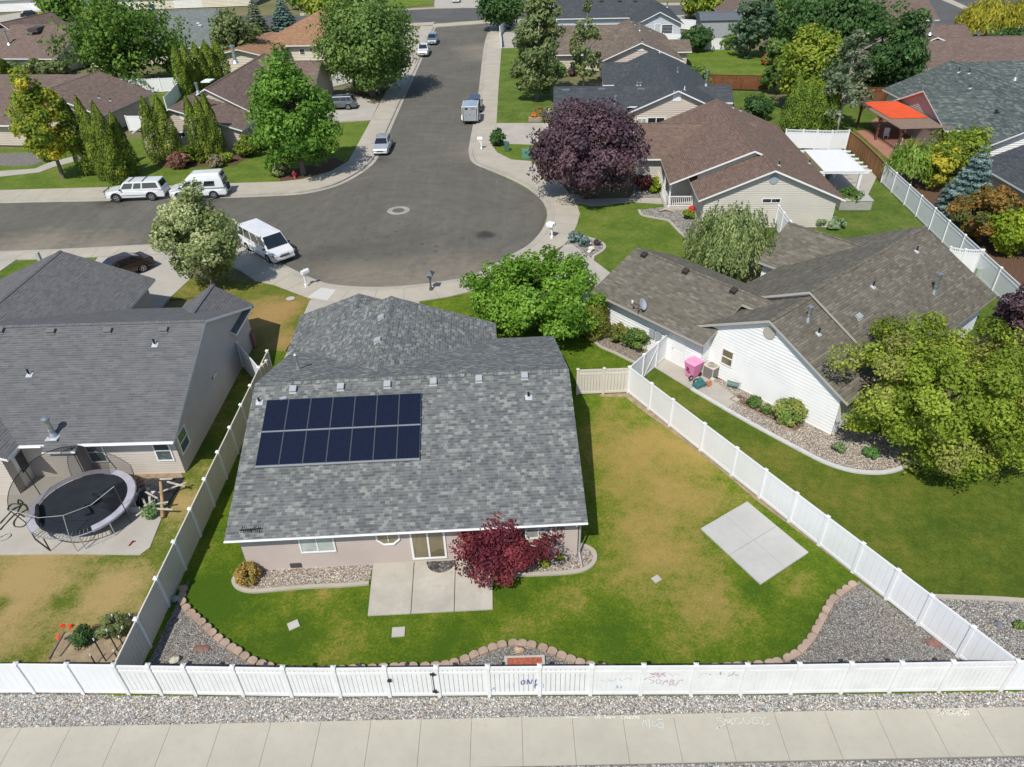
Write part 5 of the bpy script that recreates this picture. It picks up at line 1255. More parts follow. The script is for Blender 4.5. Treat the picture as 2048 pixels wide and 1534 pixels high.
# high top conversion van
a, b = G(362, 400.5, ZS), G(428, 397, ZS); d = (a - b).normalized(); nrm = Vector((d.y, -d.x, 0)); rz = math.atan2(d.y, d.x); c = mid(a, b) + nrm * .9 - d * .18; c.z = ZS
top = [(2.62, .8), (2.55, .98), (1.75, 1.12), (-2.55, 1.16), (-2.66, .9), (-2.66, .5)]
van = vehicle('parked_van', 'white high top camper van parked behind the white SUV', 'van', c, rz, 5.3, 2.0, top, (1.75, -1.45), .37, (1.7, -2.58, .92, -2.46, 1.12, 1.78, .96, .88), C_white, .3, side=((.06, .2), (.26, .48), (.54, .8)), rearw=(.08, .92, .25, .85), trim=M_chrome)
q = MB(); q.add([(1.0, .86, 1.80), (1.0, -.86, 1.80), (-2.44, -.86, 1.80), (-2.44, .86, 1.80), (.35, .68, 2.32), (.35, -.68, 2.32), (-2.28, -.7, 2.36), (-2.28, .7, 2.36)], [(0, 1, 5, 4), (1, 2, 6, 5), (2, 3, 7, 6), (3, 0, 4, 7), (4, 5, 6, 7)]); q.build('high_roof', C_white, van, bevel=.14, segs=3)
q = MB(); q.add([(-2.455, .55, 1.95), (-2.455, -.55, 1.95), (-2.35, -.5, 2.25), (-2.35, .5, 2.25)], [(0, 1, 2, 3)]); q.v = [v + Vector((-.03, 0, 0)) for v in q.v]; q.build('roof_window', M_cglass, van)
q = MB(); q.M = Matrix.Translation((-2.72, .1, .95)) @ Matrix.Rotation(PI / 2, 4, 'Y'); q.lathe([(.1, -.08), (.33, -.08), (.36, 0), (.33, .08), (.1, .08)], n=18); q.build('spare_wheel', M_tyre, van)
# white passenger van by the round tree
r0, r1, f0, f1 = G(476, 451, 1.95), G(504.5, 439, 1.95), G(524.5, 480, 1.95), G(558, 465, 1.95)
d = (mid(f0, f1) - mid(r0, r1)); d.z = 0; d.normalize(); rz = math.atan2(d.y, d.x); nose = mid(G(553.8, 526, .2), G(589, 513, .2)); c = nose - d * 2.78; c.z = ZS
top = [(2.78, .80), (2.66, .98), (1.95, 1.14), (-2.66, 1.16), (-2.78, .9), (-2.78, .5)]
v2 = vehicle('parked_van', 'white passenger van with ribbed roof parked beside the round pale green tree', 'van', c, rz, 5.6, 2.02, top, (1.78, -1.6), .37, (1.98, -2.74, 1.15, -2.66, 1.12, 2.02, .97, .84), C_white, .3, side=((.06, .22), (.27, .5), (.54, .76), (.79, .95)), trim=M_trim_grey, wind=(.05, .95, .08, .9))
q = MB()
for y in (-.6, -.36, -.12, .12, .36, .6): q.box((-.8, y, 2.045 - abs(y) * .03), (3.4, .06, .028))
q.build('roof_rib', C_white, v2)
q = MB(); q.tube([(2.86, .35, .86), (2.83, -.35, .86)], .03, 6); q.build('grille_bar', M_chrome, v2)
for s in (1, -1): q = MB(); q.box((2.66, s * .9, .84), (.16, .12, .13)); q.build('indicator', M_amber, v2)
# silver hatchback on the street
d = (G(745, 320, ZS) - G(790, 222, ZS)).normalized(); rz = math.atan2(d.y, d.x); nose = G(761, 312.5, ZS); c = nose - d * 2.3; c.z = ZS
car_top = [(2.28, .62), (2.15, .76), (1.2, .95), (1.0, .98), (-1.6, 1.02), (-2.15, .98), (-2.28, .8), (-2.3, .5)]
hb = vehicle('parked_car', 'silver hatchback parked at the kerb in front of the bright green maple', 'car', c, rz, 4.6, 1.8, car_top, (1.4, -1.3), .32, (1.25, -2.05, .45, -1.35, .97, 1.47, .82, .62), C_silver, .2, side=((.12, .48), (.52, .86)))
# grey blue crossover far up the street, white pickup in front
d = (G(820, 160, ZS) - G(866, 60, ZS)).normalized(); rz = math.atan2(d.y, d.x)
suv_top = [(2.35, .7), (2.2, .9), (1.25, 1.06), (1.0, 1.08), (-2.2, 1.12), (-2.36, .8), (-2.38, .5)]
c = G(864, 91, ZS) - d * 2.3; c.z = ZS
cv = vehicle('parked_car', 'blue grey crossover parked behind the white pickup far up the street', 'car', c, rz, 4.8, 1.9, suv_top, (1.45, -1.4), .36, (1.3, -2.25, .55, -1.95, 1.08, 1.68, .86, .68), C_blue, .26, side=((.08, .44), (.48, .72), (.75, .93)))
c = G(845.5, 115, ZS) - d * 2.75; c.z = ZS
pk_top = [(2.72, .75), (2.6, .98), (1.5, 1.08), (1.2, 1.1), (-2.72, 1.1), (-2.78, .5)]
pk = vehicle('parked_pickup', 'white pickup parked under the big tree up the street', 'pickup', c, rz, 5.6, 1.92, pk_top, (1.75, -1.65), .38, (1.4, -.75, .75, -.55, 1.08, 1.78, .88, .72), C_white, .34, side=((.1, .5), (.55, .92)), trim=M_chrome)
q = MB(); q.box((-1.78, 0, 1.09), (1.75, 1.5, .05)); q.build('cargo_bed', M_black, pk)
# grey crossover in the driveway
c = G(690, 219, .01); d = Vector((-1, -.03, 0)).normalized()
gv = vehicle('parked_car', 'dark grey crossover in the driveway behind the bright green maple', 'car', (c.x - .9, c.y + .6, .01), math.atan2(d.y, d.x), 4.8, 1.92, suv_top, (1.45, -1.4), .36, (1.3, -2.2, .55, -1.85, 1.06, 1.64, .86, .66), C_grey, .24, side=((.08, .44), (.48, .72), (.75, .92)))
# dark brown sedan in the left driveway
a = G(289, 544, .01); d = (G(232, 556, .01) - G(296, 524, .01)); d = Vector((-.62, -.785, 0)).normalized(); rz = math.atan2(d.y, d.x); nrm = Vector((d.y, -d.x, 0))
sed_top = [(2.4, .6), (2.28, .75), (1.2, .93), (1.0, .96), (-1.6, 1.0), (-2.25, .98), (-2.38, .8), (-2.4, .5)]
c = a + d * 1.35 + nrm * .85; c.z = .01
sd = vehicle('parked_car', 'dark brown sedan in the driveway behind the left grey roof', 'car', c, rz, 4.85, 1.85, sed_top, (1.45, -1.35), .34, (1.2, -1.95, .3, -.95, .96, 1.45, .84, .62), C_brown, .2, side=((.12, .5), (.54, .88)))
# black car far left top, silver car at the top edge
c = G(64, 34, .01); vehicle('parked_car', 'black car before the white garage door at the top left', 'car', c, .5, 4.7, 1.85, car_top, (1.4, -1.3), .33, (1.25, -2.05, .45, -1.35, .97, 1.5, .82, .62), C_black, .2)
c = G(912, 6, .01); vehicle('parked_car', 'silver car cut by the top edge in the far driveway', 'car', (c.x, c.y + 2.2, .01), -PI / 2, 4.6, 1.85, car_top, (1.4, -1.3), .33, (1.25, -2.05, .45, -1.35, .97, 1.5, .82, .62), C_silver, .2)
# jeep and the cargo trailer behind it
d = (G(958, 180, ZS) - G(944, 250, ZS)).normalized(); rz = math.atan2(d.y, d.x); tail = G(941, 250, ZS)
jp_top = [(2.0, .78), (1.95, 1.0), (.75, 1.08), (-1.95, 1.08), (-2.0, .6)]
c = tail + d * 6.9; c.z = ZS; c = c + Vector((d.y, -d.x, 0)) * .22
jp = vehicle('parked_jeep', 'dark navy off road car with gridded soft roof hitched to the grey trailer', 'car', c, rz, 4.1, 1.82, jp_top, (1.25, -1.25), .40, (.72, -1.95, .45, -1.9, 1.08, 1.86, .80, .74), C_navy, .4, side=((.05, .38), (.42, .64), (.68, .95)), trim=M_black, roofmat=C_black)
q = MB()
for y in [-.6 + .2 * k for k in range(7)]: q.box((-.72, y, 1.9), (2.2, .035, .03))
for x in [-1.75 + .35 * k for k in range(7)]: q.box((x, 0, 1.905), (.035, 1.3, .03))
q.box((-.72, 0, 1.88), (2.3, 1.4, .02)); q.build('roof_rack', flat('rack_blue', (.08, .12, .19), .5, var=.05), jp)
tr = thing('cargo_trailer', 'grey enclosed cargo trailer with rear ramp door parked on the street', 'trailer', tail, rz)
M_tr = flat('trailer_skin', (.27, .29, .295), .4, .5, metal=.3, var=.06); M_trroof = flat('trailer_roof', (.38, .46, .53), .35, .5, metal=.3, var=.06)
q = MB(); w_, l_, zb_, zt_ = .92, 3.1, .45, 2.1
q.add([(0, -w_, zb_), (0, w_, zb_), (l_, w_, zb_), (l_, -w_, zb_), (0, -w_, zt_), (0, w_, zt_), (l_, w_, zt_), (l_, -w_, zt_), (l_ + .45, 0, zb_), (l_ + .45, 0, zt_)], [(0, 4, 5, 1), (1, 5, 6, 2), (0, 3, 7, 4), (2, 6, 9, 8), (3, 8, 9, 7)]); q.build('body', M_tr, tr, bevel=.02)
q = MB(); n = 9
for i in range(n):
    y0, y1 = -w_ + 2 * w_ * i / n, -w_ + 2 * w_ * (i + 1) / n; zz = lambda y: zt_ + .10 * (1 - (y / w_) ** 2) + .004
    q.poly([(0, y0, zz(y0)), (l_, y0, zz(y0)), (l_, y1, zz(y1)), (0, y1, zz(y1))]); q.poly([(0, y0, zt_), (0, y0, zz(y0)), (0, y1, zz(y1)), (0, y1, zt_)])
    q.poly([(l_, y0, zz(y0)), (l_ + .45 * (1 - abs(y0) / w_), y0, zt_ + .02), (l_ + .45 * (1 - abs(y1) / w_), y1, zt_ + .02), (l_, y1, zz(y1))])
q.build('roof', M_trroof, tr)
q = MB(); [q.tube([(-.01, s * w_, zb_), (-.01, s * w_, zt_ + .02), (l_, s * w_, zt_ + .02)], .035, 6) for s in (1, -1)]; q.tube([(-.015, -w_, zt_ + .02), (-.015, w_, zt_ + .02)], .04, 6); q.build('corner_trim', M_white, tr)
q = MB(); q.box((-.03, 0, 1.25), (.05, 1.56, 1.5)); rd = q.build('ramp_door', flat('ramp_door', (.36, .39, .40), .4, .4, metal=.2, var=.06), tr)
q = MB(); [q.box((-.07, s * .5, 1.2), (.04, .22, .05)) for s in (1, -1)]; q.box((-.07, 0, 1.28), (.04, .28, .06)); q.build('handle', M_chrome, rd)
q = MB(); q.box((-.06, .42, 1.9), (.012, .34, .2)); [q.box((-.06, -.2 - .09 * k, 1.88), (.012, .06, .1)) for k in range(5)]; q.build('lettering', M_black, rd)
q = MB(); [q.box((-.03, s * .86, 1.2), (.03, .06, 1.4)) for s in (1, -1)]; q.build('seal', M_black, tr)
for s in (1, -1):
    wheel(tr, 1.45, s * 1.05, .33); q = MB(); q.tube([(1.45 + math.cos(PI * k / 8) * .46, s * 1.05, .36 + math.sin(PI * k / 8) * .42) for k in range(9)], .12, 6); q.build('mudguard', M_white, tr)
    q = MB(); q.box((-.04, s * .8, .52), (.04, .1, .1)); q.build('tail_light', M_tail, tr)
q = MB(); q.tube([(3.0, .5, .5), (4.6, 0, .5)], .05, 6); q.tube([(3.0, -.5, .5), (4.6, 0, .5)], .05, 6); q.box((.1, 0, .44), (.1, 1.7, .1)); q.build('drawbar', M_black, tr)
# ================================================================ trees and shrubs: leaves are small separate faces spread through the crown
R_ = np.random.default_rng(21)
def leaf_mat(name, trans=.38, rough=.6):
    m, nt, b = newmat(name, rough, .25); vc = nt.new('ShaderNodeVertexColor'); vc.layer_name = 'Col'
    nt.link(vc.outputs[0], b.inputs['Base Color']); tr = nt.new('ShaderNodeBsdfTranslucent'); nt.link(nt.mix(1., vc.outputs[0], (1.25, 1.2, .7), 'MULTIPLY'), tr.inputs[0])
    mx = nt.new('ShaderNodeMixShader'); mx.inputs[0].default_value = trans; nt.link(b.outputs[0], mx.inputs[1]); nt.link(tr.outputs[0], mx.inputs[2]); nt.link(mx.outputs[0], nt.n['Material Output'].inputs['Surface']); return m
M_leaf = leaf_mat('leaf'); M_needle = leaf_mat('needle', .25, .7)
def bark_mat(name, col):
    m, nt, b = newmat(name, .95, .15); f = nt.noise(1., 4., vec=nt.scaled(nt.pos(), (14, 14, 2.5))); nt.link(nt.mix(nt.ramp(f, [(.3, 0.), (.7, 1.)]), tuple(x * .5 for x in col), tuple(x * 1.25 for x in col)), b.inputs['Base Color']); return m
M_bark = bark_mat('bark_grey', (.22, .18, .14)); M_bark_d = bark_mat('bark_dark', (.10, .07, .055)); M_bark_p = bark_mat('bark_pale', (.42, .37, .30))
def unit(v): return v / np.maximum(np.linalg.norm(v, axis=-1, keepdims=True), 1e-9)
def leaf_mesh(name, C, Nn, S, cols, mat, parent, T=None, asp=.62):
    n = len(C); r = R_.normal(size=(n, 3)); T = unit(np.cross(Nn, r)) if T is None else unit(T - Nn * (T * Nn).sum(1, keepdims=True)); B = np.cross(Nn, T); s = S[:, None]
    V = np.stack([C - T * s, C + B * s * asp - T * s * .1, C + T * s, C - B * s * asp - T * s * .1], 1).reshape(-1, 3)
    me = bpy.data.meshes.new(name); me.vertices.add(4 * n); me.vertices.foreach_set('co', V.ravel().astype(np.float32)); me.loops.add(4 * n); me.loops.foreach_set('vertex_index', np.arange(4 * n, dtype=np.int32)); me.polygons.add(n); me.polygons.foreach_set('loop_start', np.arange(0, 4 * n, 4, dtype=np.int32)); me.polygons.foreach_set('loop_total', np.full(n, 4, np.int32)); me.update()
    ca = me.color_attributes.new('Col', 'FLOAT_COLOR', 'POINT'); q = np.ones((n, 4, 4), np.float32); q[:, :, :3] = np.clip(cols, 0, 1)[:, None]; ca.data.foreach_set('color', q.ravel()); me.materials.append(mat)
    o = bpy.data.objects.new(name, me); COL.objects.link(o); o.parent = parent; return o
BR = 2.0
def palette(pal, clump, n, var=.22):
    """leaf colours: each clump leans to one of the species' tones, each leaf varies a little"""
    pal = np.array(pal) * BR; k = len(pal); mt = R_.random(clump.max() + 1) * (k - 1); t = np.clip(mt[clump] + R_.normal(0, .35, n), 0, k - 1 - 1e-6); i = t.astype(int); f = (t - i)[:, None]
    return (pal[i] * (1 - f) + pal[np.minimum(i + 1, k - 1)] * f) * (1 + R_.uniform(-var, var, (n, 1)))
def sphere(n): return unit(R_.normal(size=(n, 3)))

def tree(label, base, yt, yb, w, pal, kind='round', name='tree', cat='tree', group=None, bark=None, leaf=1., dens=1., blobs=None, br=.30, cx=None, hollow=.55, minz=.3, lump=.18, limbs=7, zbase=0., squash=1., var=.22, rz=None):
    X, Y = G2(base[0], base[1], zbase); d0 = PX((X, Y, 1.5))[2]
    t = thing(name, label, cat, (X, Y, zbase), 0, group); lo = Vector((X, Y, zbase))
    s = (.0025 * d0 if d0 < 60 else .0020 * d0 + .03) * leaf * (.62 if kind in ('column', 'cone') else 1.)
    if kind in ('column', 'cone'):
        H = height_at(X, Y, yt) - zbase; R = w / 2 * PX((X, Y, H * .3))[2] / CF
        if kind == 'column':
            n = int(dens * 2.3 * (2 * PI * R * H * .8) / (s * s * 1.3)); tt = R_.random(n) ** .95; prof = lambda u: R * (1 - np.clip((u - .12) / .88, 0, 1) ** 2.1) ** .85 * (.72 + .28 * np.minimum(1, u * 7))
            nb = max(9, int(H * 3.2)); bz = R_.random(nb); ba = R_.random(nb) * 2 * PI
            a = R_.random(n) * 2 * PI; bump = 1 + .13 * np.sin(a * 3 + tt * 9 + base[0]) + .09 * np.sin(a * 5 - tt * 17 + base[1]) + R_.normal(0, .035, n)
            r = prof(tt) * bump * np.where(R_.random(n) < .3, R_.uniform(.6, .95, n), 1.); z = .12 + tt * (H - .12)
            C = np.stack([r * np.cos(a), r * np.sin(a), z], 1); out = np.stack([np.cos(a), np.sin(a), .25 + .6 * tt ** 3], 1); Nn = unit(out + R_.normal(0, .42, (n, 3))); T = np.tile([0, 0, 1.], (n, 1)) + out * .35 + R_.normal(0, .4, (n, 3)); cl = ((a * 2).astype(int) + (tt * 9).astype(int) * 13)
            leaf_mesh('crown', C, Nn, s * R_.uniform(.7, 1.35, n), palette(pal, cl, n, var), M_needle, t, T, .42)
        else:
            P, D, cl = [], [], []; lv = max(9, int(H * 2.4)); k = 0
            for i in range(lv):
                u = (i + .3 * R_.random()) / lv; zz = H * (.03 + .95 * u); rr = R * (1 - u) ** .85 * R_.uniform(.86, 1.1) + .06; nbr = max(5, int(15 * (1 - u) + 4))
                for j in range(nbr):
                    a = 2 * PI * (j + R_.random() * .7) / nbr + i; m = max(4, int(dens * 3.0 * rr * rr * 2.2 / (nbr * s * s) * 1.4) + int(dens * 9)); q = R_.random(m) ** .6; wd = .16 * rr * (1.15 - q) + .05
                    off = R_.normal(0, 1, m) * wd; x = rr * q * R_.uniform(.9, 1.08); P.append(np.stack([x * math.cos(a) - off * math.sin(a), x * math.sin(a) + off * math.cos(a), zz - x * .22 + q * q * rr * .12 + R_.normal(0, .05, m)], 1)); D.append(np.tile([math.cos(a), math.sin(a), -.1], (m, 1))); cl.append(np.full(m, k)); k += 1
            C = np.concatenate(P); D = np.concatenate(D); n = len(C); Nn = unit(np.tile([0, 0, 1.], (n, 1)) + D * .35 + R_.normal(0, .5, (n, 3)))
            leaf_mesh('crown', C, Nn, s * R_.uniform(.7, 1.3, n), palette(pal, np.concatenate(cl), n, var), M_needle, t, D + R_.normal(0, .35, (n, 3)), .4)
        b = MB(); b.tube([(0, 0, -.1), (0, 0, H * .5), (0, 0, H * .92)], [max(.06, R * .10), max(.04, R * .06), .02], 7); b.build('trunk', bark or M_bark_d, t); return t
    # crowns read from their outline: centre, half width, half height
    ym = (yt + yb) / 2; zc = max(.35, height_at(X, Y, ym)) ; dep = PX((X, Y, zc))[2]; R = w / 2 * dep / CF
    rng_ = math.sqrt(X * X + Y * Y + (CH - zc) ** 2); sd = (CH - zc) / rng_; cd = math.sqrt(1 - sd * sd); hp = (yb - yt) / 2 * dep / CF
    Rz = math.sqrt(max((hp * hp - (R * sd) ** 2), (.3 * R) ** 2)) / cd; Rz = min(Rz * squash, max(zc - minz, .3) * 1.02 + .0); zc = max(zc, Rz + minz)
    if rz: Rz = rz; zc = Rz + minz if name == 'shrub' else max(zc, Rz + minz)
    zc -= zbase
    if kind == 'weep':
        ns = int(dens * 26 * R * R + 60); P, D, cl = [], [], []
        for k in range(ns):
            v = sphere(1)[0]; v[2] = abs(v[2]) * 1.0 - .25; f = R_.uniform(.5, 1.0); p = np.array([v[0] * R * f, v[1] * R * f, zc + v[2] * Rz * f]); L_ = R_.uniform(.25, .62) * min(Rz * 1.3, p[2]); m = max(6, int(L_ / (s * .55))); q = np.linspace(0, 1, m); o_ = np.array([v[0], v[1], 0]) * .28 * L_
            P.append(p + np.outer(np.sqrt(q) , o_) + np.outer(q, [0, 0, -L_]) + R_.normal(0, s * .55, (m, 3))); D.append(np.tile(o_ * .5 + np.array([0, 0, -L_]), (m, 1))); cl.append(np.full(m, k))
        C = np.concatenate(P); D = unit(np.concatenate(D)); n = len(C); C[:, 2] = np.maximum(C[:, 2], .06); o2 = unit(np.stack([C[:, 0], C[:, 1], np.full(n, .35 * R)], 1)); Nn = unit(o2 + R_.normal(0, .45, (n, 3)))
        leaf_mesh('crown', C, Nn, s * R_.uniform(.8, 1.5, n), palette(pal, np.concatenate(cl), n, var), M_leaf, t, D + R_.normal(0, .18, (n, 3)), .36)
        bc = np.array([[0, 0, zc]])
    else:
        M = blobs or int(26 + 5.5 * R * R); v = sphere(M); lm = 1 + lump * np.sin(v[:, 0] * 4 + base[0]) * np.sin(v[:, 1] * 4.4 + base[1]) + R_.normal(0, lump * .5, M)
        f = (R_.uniform(hollow ** 3, 1, M) ** (1 / 3)) * lm; bs = br * min(R, Rz * 1.3)
        bc = np.stack([v[:, 0] * (R - bs * .75) * f, v[:, 1] * (R - bs * .75) * f, zc + v[:, 2] * max(Rz - bs * .6, .1) * f], 1)
        if kind == 'upright': bc[:, 0] *= (1 - .55 * np.clip((bc[:, 2] - zc) / Rz, 0, 1)); bc[:, 1] *= (1 - .55 * np.clip((bc[:, 2] - zc) / Rz, 0, 1))
        bc[:, 2] = np.maximum(bc[:, 2], bs * .55)
        per = int(dens * (2.6 * 4 * PI * (R * R * .5 + R * Rz * .5)) / (s * s * 1.2) / M) + 6; rb = bs * R_.uniform(.75, 1.3, M); cl = np.repeat(np.arange(M), per); n = M * per; u = sphere(n); rad = rb[cl] * R_.uniform(.35, 1.0, n) ** .5 * (1 + .35 * np.abs(R_.normal(0, .5, n)) * (R_.random(n) < .3))
        C = bc[cl] + u * rad[:, None] * np.array([1, 1, .82]); C[:, 2] = np.maximum(C[:, 2], .04); cen = unit(C - np.array([0, 0, zc - .2 * Rz])); Nn = unit(u * .55 + cen * .45 + np.array([0, 0, .3]) + R_.normal(0, .5, (n, 3)))
        leaf_mesh('crown', C, Nn, s * R_.uniform(.65, 1.35, n), palette(pal, cl, n, var), M_leaf, t, None, .6)
    if limbs:
        bk = bark or M_bark; b = MB(); hb = max(.2, zc - Rz * .55); tr0 = max(.05, R * .055)
        b.tube([(0, 0, -.1), (.03, .02, hb * .5), (0, 0, hb), (.02 * R, 0, zc + Rz * .12)], [tr0 * 1.35, tr0 * 1.05, tr0 * .85, tr0 * .25], 8)
        b.build('trunk', bk, t); b = MB()
        for k in range(min(limbs, len(bc))):
            q = bc[(k * 7) % len(bc)]; z0 = hb * .7 + .12 * k * Rz / limbs * 3; b.tube([(0, 0, z0), tuple(Vector((q[0] * .45, q[1] * .45, z0 + (q[2] - z0) * .6 + .1))), tuple(q)], [tr0 * .5, tr0 * .3, tr0 * .1], 6)
        b.build('limb', bk, t)
    return t
# ---- leaf tones (albedo)
g1 = [(.035, .075, .012), (.060, .115, .018), (.095, .155, .028)]; g_mid = [(.045, .085, .02), (.075, .125, .03), (.115, .165, .045)]; g_yel = [(.075, .115, .015), (.12, .165, .02), (.18, .205, .028)]; g_dark = [(.022, .052, .016), (.038, .08, .022), (.062, .11, .035)]
g_gold = [(.07, .115, .014), (.13, .165, .02), (.23, .225, .024), (.30, .26, .03)]; g_pale = [(.085, .115, .04), (.14, .17, .065), (.215, .24, .115), (.28, .30, .17)]; plum = [(.042, .027, .037), (.072, .043, .055), (.115, .07, .083)]; plum2 = [(.036, .024, .030), (.065, .04, .048), (.11, .068, .075)]; mapl = [(.05, .009, .014), (.10, .018, .026), (.17, .035, .042)]
g_col = [(.038, .062, .008), (.07, .10, .012), (.12, .15, .018)]; g_spr = [(.05, .085, .08), (.10, .15, .145), (.17, .235, .225)]; g_ced = [(.075, .105, .035), (.12, .16, .055), (.18, .215, .09)]; g_lime = [(.08, .125, .010), (.13, .18, .015), (.18, .22, .02)]; g_orng = [(.06, .08, .022), (.12, .085, .022), (.20, .105, .028), (.075, .085, .02)]; g_oliv = [(.06, .085, .03), (.10, .13, .05), (.15, .175, .075)]; g_silv = [(.05, .08, .045), (.085, .115, .065), (.14, .165, .11)]; g_pine = [(.03, .06, .035), (.055, .095, .05), (.10, .145, .085)]; brn = [(.10, .05, .035), (.16, .085, .06), (.22, .13, .10)]
# ---- trees near the cul de sac
tree('bright green leafy tree spreading over the right end of the grey mottled roof', (1068, 652), 487, 692, 292, [(.045, .10, .008), (.082, .165, .016), (.13, .22, .03)], leaf=1.0, br=.24, lump=.26, dens=.85, hollow=.35)
tree('round pale green tree with whitish leaf tips beside the white passenger van', (428, 573), 374, 562, 184, g_pale, leaf=.95, br=.22, dens=.95, kind='upright')
tree('dark purple plum tree with a broad round crown at the cul de sac', (1172, 396), 203, 388, 236, plum, leaf=.95, br=.2, dens=1.1, bark=M_bark_d)
tree('bright green maple on the corner lawn above the red hydrant', (607, 348), 110, 336, 186, [(.035, .085, .01), (.062, .13, .016), (.10, .185, .03)], leaf=1., br=.22, kind='upright')
tree('large olive green tree shading the kerb beside the white pickup', (745, 190), 3, 172, 216, g_mid, leaf=1.05, br=.22, lump=.2)
tree('tall maple turning yellow on the lawn at the left', (127, 356), 148, 326, 122, g_gold, leaf=1., br=.24, kind='upright', bark=M_bark)
tree('weeping pale green cedar in front of the brown house', (1452, 552), 376, 560, 186, g_ced, kind='weep', leaf=.95, dens=1.5)
tree('big yellow green birch clump beside the white gable wall', (1846, 905), 632, 938, 405, [(.08, .115, .012), (.125, .17, .018), (.19, .235, .03), (.15, .145, .05)], leaf=1.0, br=.17, lump=.2, dens=.85, hollow=.4)
tree('dark purple tree at the right edge behind the taupe roof', (2030, 765), 488, 790, 215, plum2, leaf=.95, br=.18, dens=.75, hollow=.3, bark=M_bark_d)
tree('red Japanese maple growing against the back wall of the house', (1004, 1122), 1010, 1142, 190, mapl, rz=1.25, leaf=.9, br=.30, dens=.75, hollow=.25, lump=.38, blobs=46, bark=M_bark_p, limbs=12)
# ---- clipped arborvitae
ct = [((180, 348), 197, 40), ((205, 346), 190, 38), ((217, 358), 217, 42), ((240, 365), 202, 44), ((262, 352), 223, 40)]
lab = ['leftmost', 'second', 'third', 'fourth and nearest', 'rightmost']
for k, (b_, yt, w) in enumerate(ct): tree('tall dark green arborvitae, the %s of five behind the white SUV' % lab[k], b_, yt, 0, w, g_col, 'column', 'arborvitae', group='arborvitae columns behind the white SUV')
for k, (b_, yt, w) in enumerate((((322, 322), 192, 40), ((349, 320), 190, 42))): tree('tall arborvitae column, the %s of the pair left of the small window' % ('left' if k == 0 else 'right'), b_, yt, 0, w, g_col, 'column', 'arborvitae', group='arborvitae pair')
for k, (b_, yt, w) in enumerate((((405, 319), 190, 34), ((424, 319), 191, 34), ((438, 316), 184, 36))): tree('tall arborvitae column, the %s of three right of the small window' % ('left', 'middle', 'right')[k], b_, yt, 0, w, g_col, 'column', 'arborvitae', group='arborvitae trio')
for k, (b_, yt, w) in enumerate((((372, 188), 90, 30), ((388, 180), 86, 30), ((408, 172), 84, 34), ((428, 166), 80, 36), ((448, 160), 80, 34))): tree('lighter green arborvitae, %s from the left of the row behind the second chestnut roof' % ('first', 'second', 'third', 'fourth', 'fifth')[k], b_, yt, 0, w, [(.05, .085, .010), (.085, .125, .014), (.125, .165, .02)], 'column', 'arborvitae', group='arborvitae row')
for k, (b_, yt, w) in enumerate((((1580, 264), 150, 44), ((1604, 264), 148, 44), ((1628, 264), 162, 40), ((1650, 263), 165, 38))): tree('dense green arborvitae, %s from the left of four behind the white fence with rail' % ('first', 'second', 'third', 'last')[k], b_, yt, 0, w, [(.045, .08, .010), (.075, .115, .014), (.11, .155, .02)], 'column', 'arborvitae', group='arborvitae four')
tree('small arborvitae below the walnut tree', (222, 168), 132, 0, 30, g_col, 'column', 'arborvitae')
tree('stout clipped arborvitae cone at the corner of the white garage wall', (1188, 672), 590, 0, 62, [(.07, .085, .012), (.10, .115, .016), (.15, .145, .025)], 'column', 'arborvitae', leaf=.8)
# ---- further trees
tree('tall spreading walnut tree with open feathery crown', (264, 174), -14, 168, 222, g1, leaf=1.1, br=.17, dens=.5, hollow=.15, lump=.36, limbs=14)
tree('blue grey spruce in front of the brown roof at the top left', (82, 132), 62, 0, 92, g_spr, 'cone', 'spruce_tree')
tree('blue spruce half hidden behind the bright green maple', (567, 172), 94, 0, 66, g_spr, 'cone', 'spruce_tree')
tree('blue spruce with ragged top beside the lime and orange shrubs', (1922, 432), 284, 0, 128, g_spr, 'cone', 'spruce_tree', leaf=.9)
tree('grey green conifer at the top, left of the blue one', (520, 84), -8, 0, 66, g_silv, 'cone', 'spruce_tree', dens=.8); tree('blue green conifer at the top beside the orange roof', (574, 76), -14, 0, 70, [(.04, .075, .065), (.07, .12, .105), (.12, .18, .16)], 'cone', 'spruce_tree', dens=.8)
tree('olive tree with silvery leaves behind the second chestnut roof', (478, 130), 20, 128, 104, g_oliv, leaf=1.05, br=.22, dens=.7, hollow=.3)
tree('bare branched purplish shrub beside the sage roof', (352, 152), 72, 150, 50, [(.06, .05, .045), (.10, .085, .075)], name='shrub', cat='shrub', dens=.35, leaf=.8, hollow=.1, bark=M_bark_d, limbs=16)
tree('bright green tree at the top beyond the orange roof', (650, 42), -22, 38, 96, g_yel, leaf=1.1); tree('dark green tree at the top edge behind the big kerb tree', (735, 20), -40, 16, 110, g_dark, leaf=1.1); tree('green tree at the very top left of the orange roof', (605, 18), -35, 12, 60, g1, leaf=1.1)
tree('poplar with grey green leaves at the driveway corner right of the street', (1075, 200), -24, 194, 122, g_oliv, kind='upright', leaf=1.05, br=.2, limbs=9); tree('thin sparse poplar right of the larger poplar', (1166, 178), 16, 174, 72, g_oliv, kind='upright', leaf=1., br=.22, dens=.5, hollow=.1, bark=M_bark_p, limbs=12)
tree('dark green tree overhanging the street at the top', (1003, 60), -32, 52, 98, g_dark, leaf=1.1); tree('small green street tree beyond the pale blue house', (1405, 38), -28, 30, 92, g_yel, leaf=1.1, dens=.7); tree('tiny green sapling beside the small street tree', (1380, 32), 10, 30, 22, g_mid, leaf=1., dens=.6); tree('dark tree at the top edge above the shed', (1450, 10), -45, 8, 70, g_dark, leaf=1.1)
tree('round dark green shrub on the lawn in front of the white fence', (1390, 103), 46, 106, 66, g_dark, name='shrub', cat='shrub', leaf=1., limbs=4)
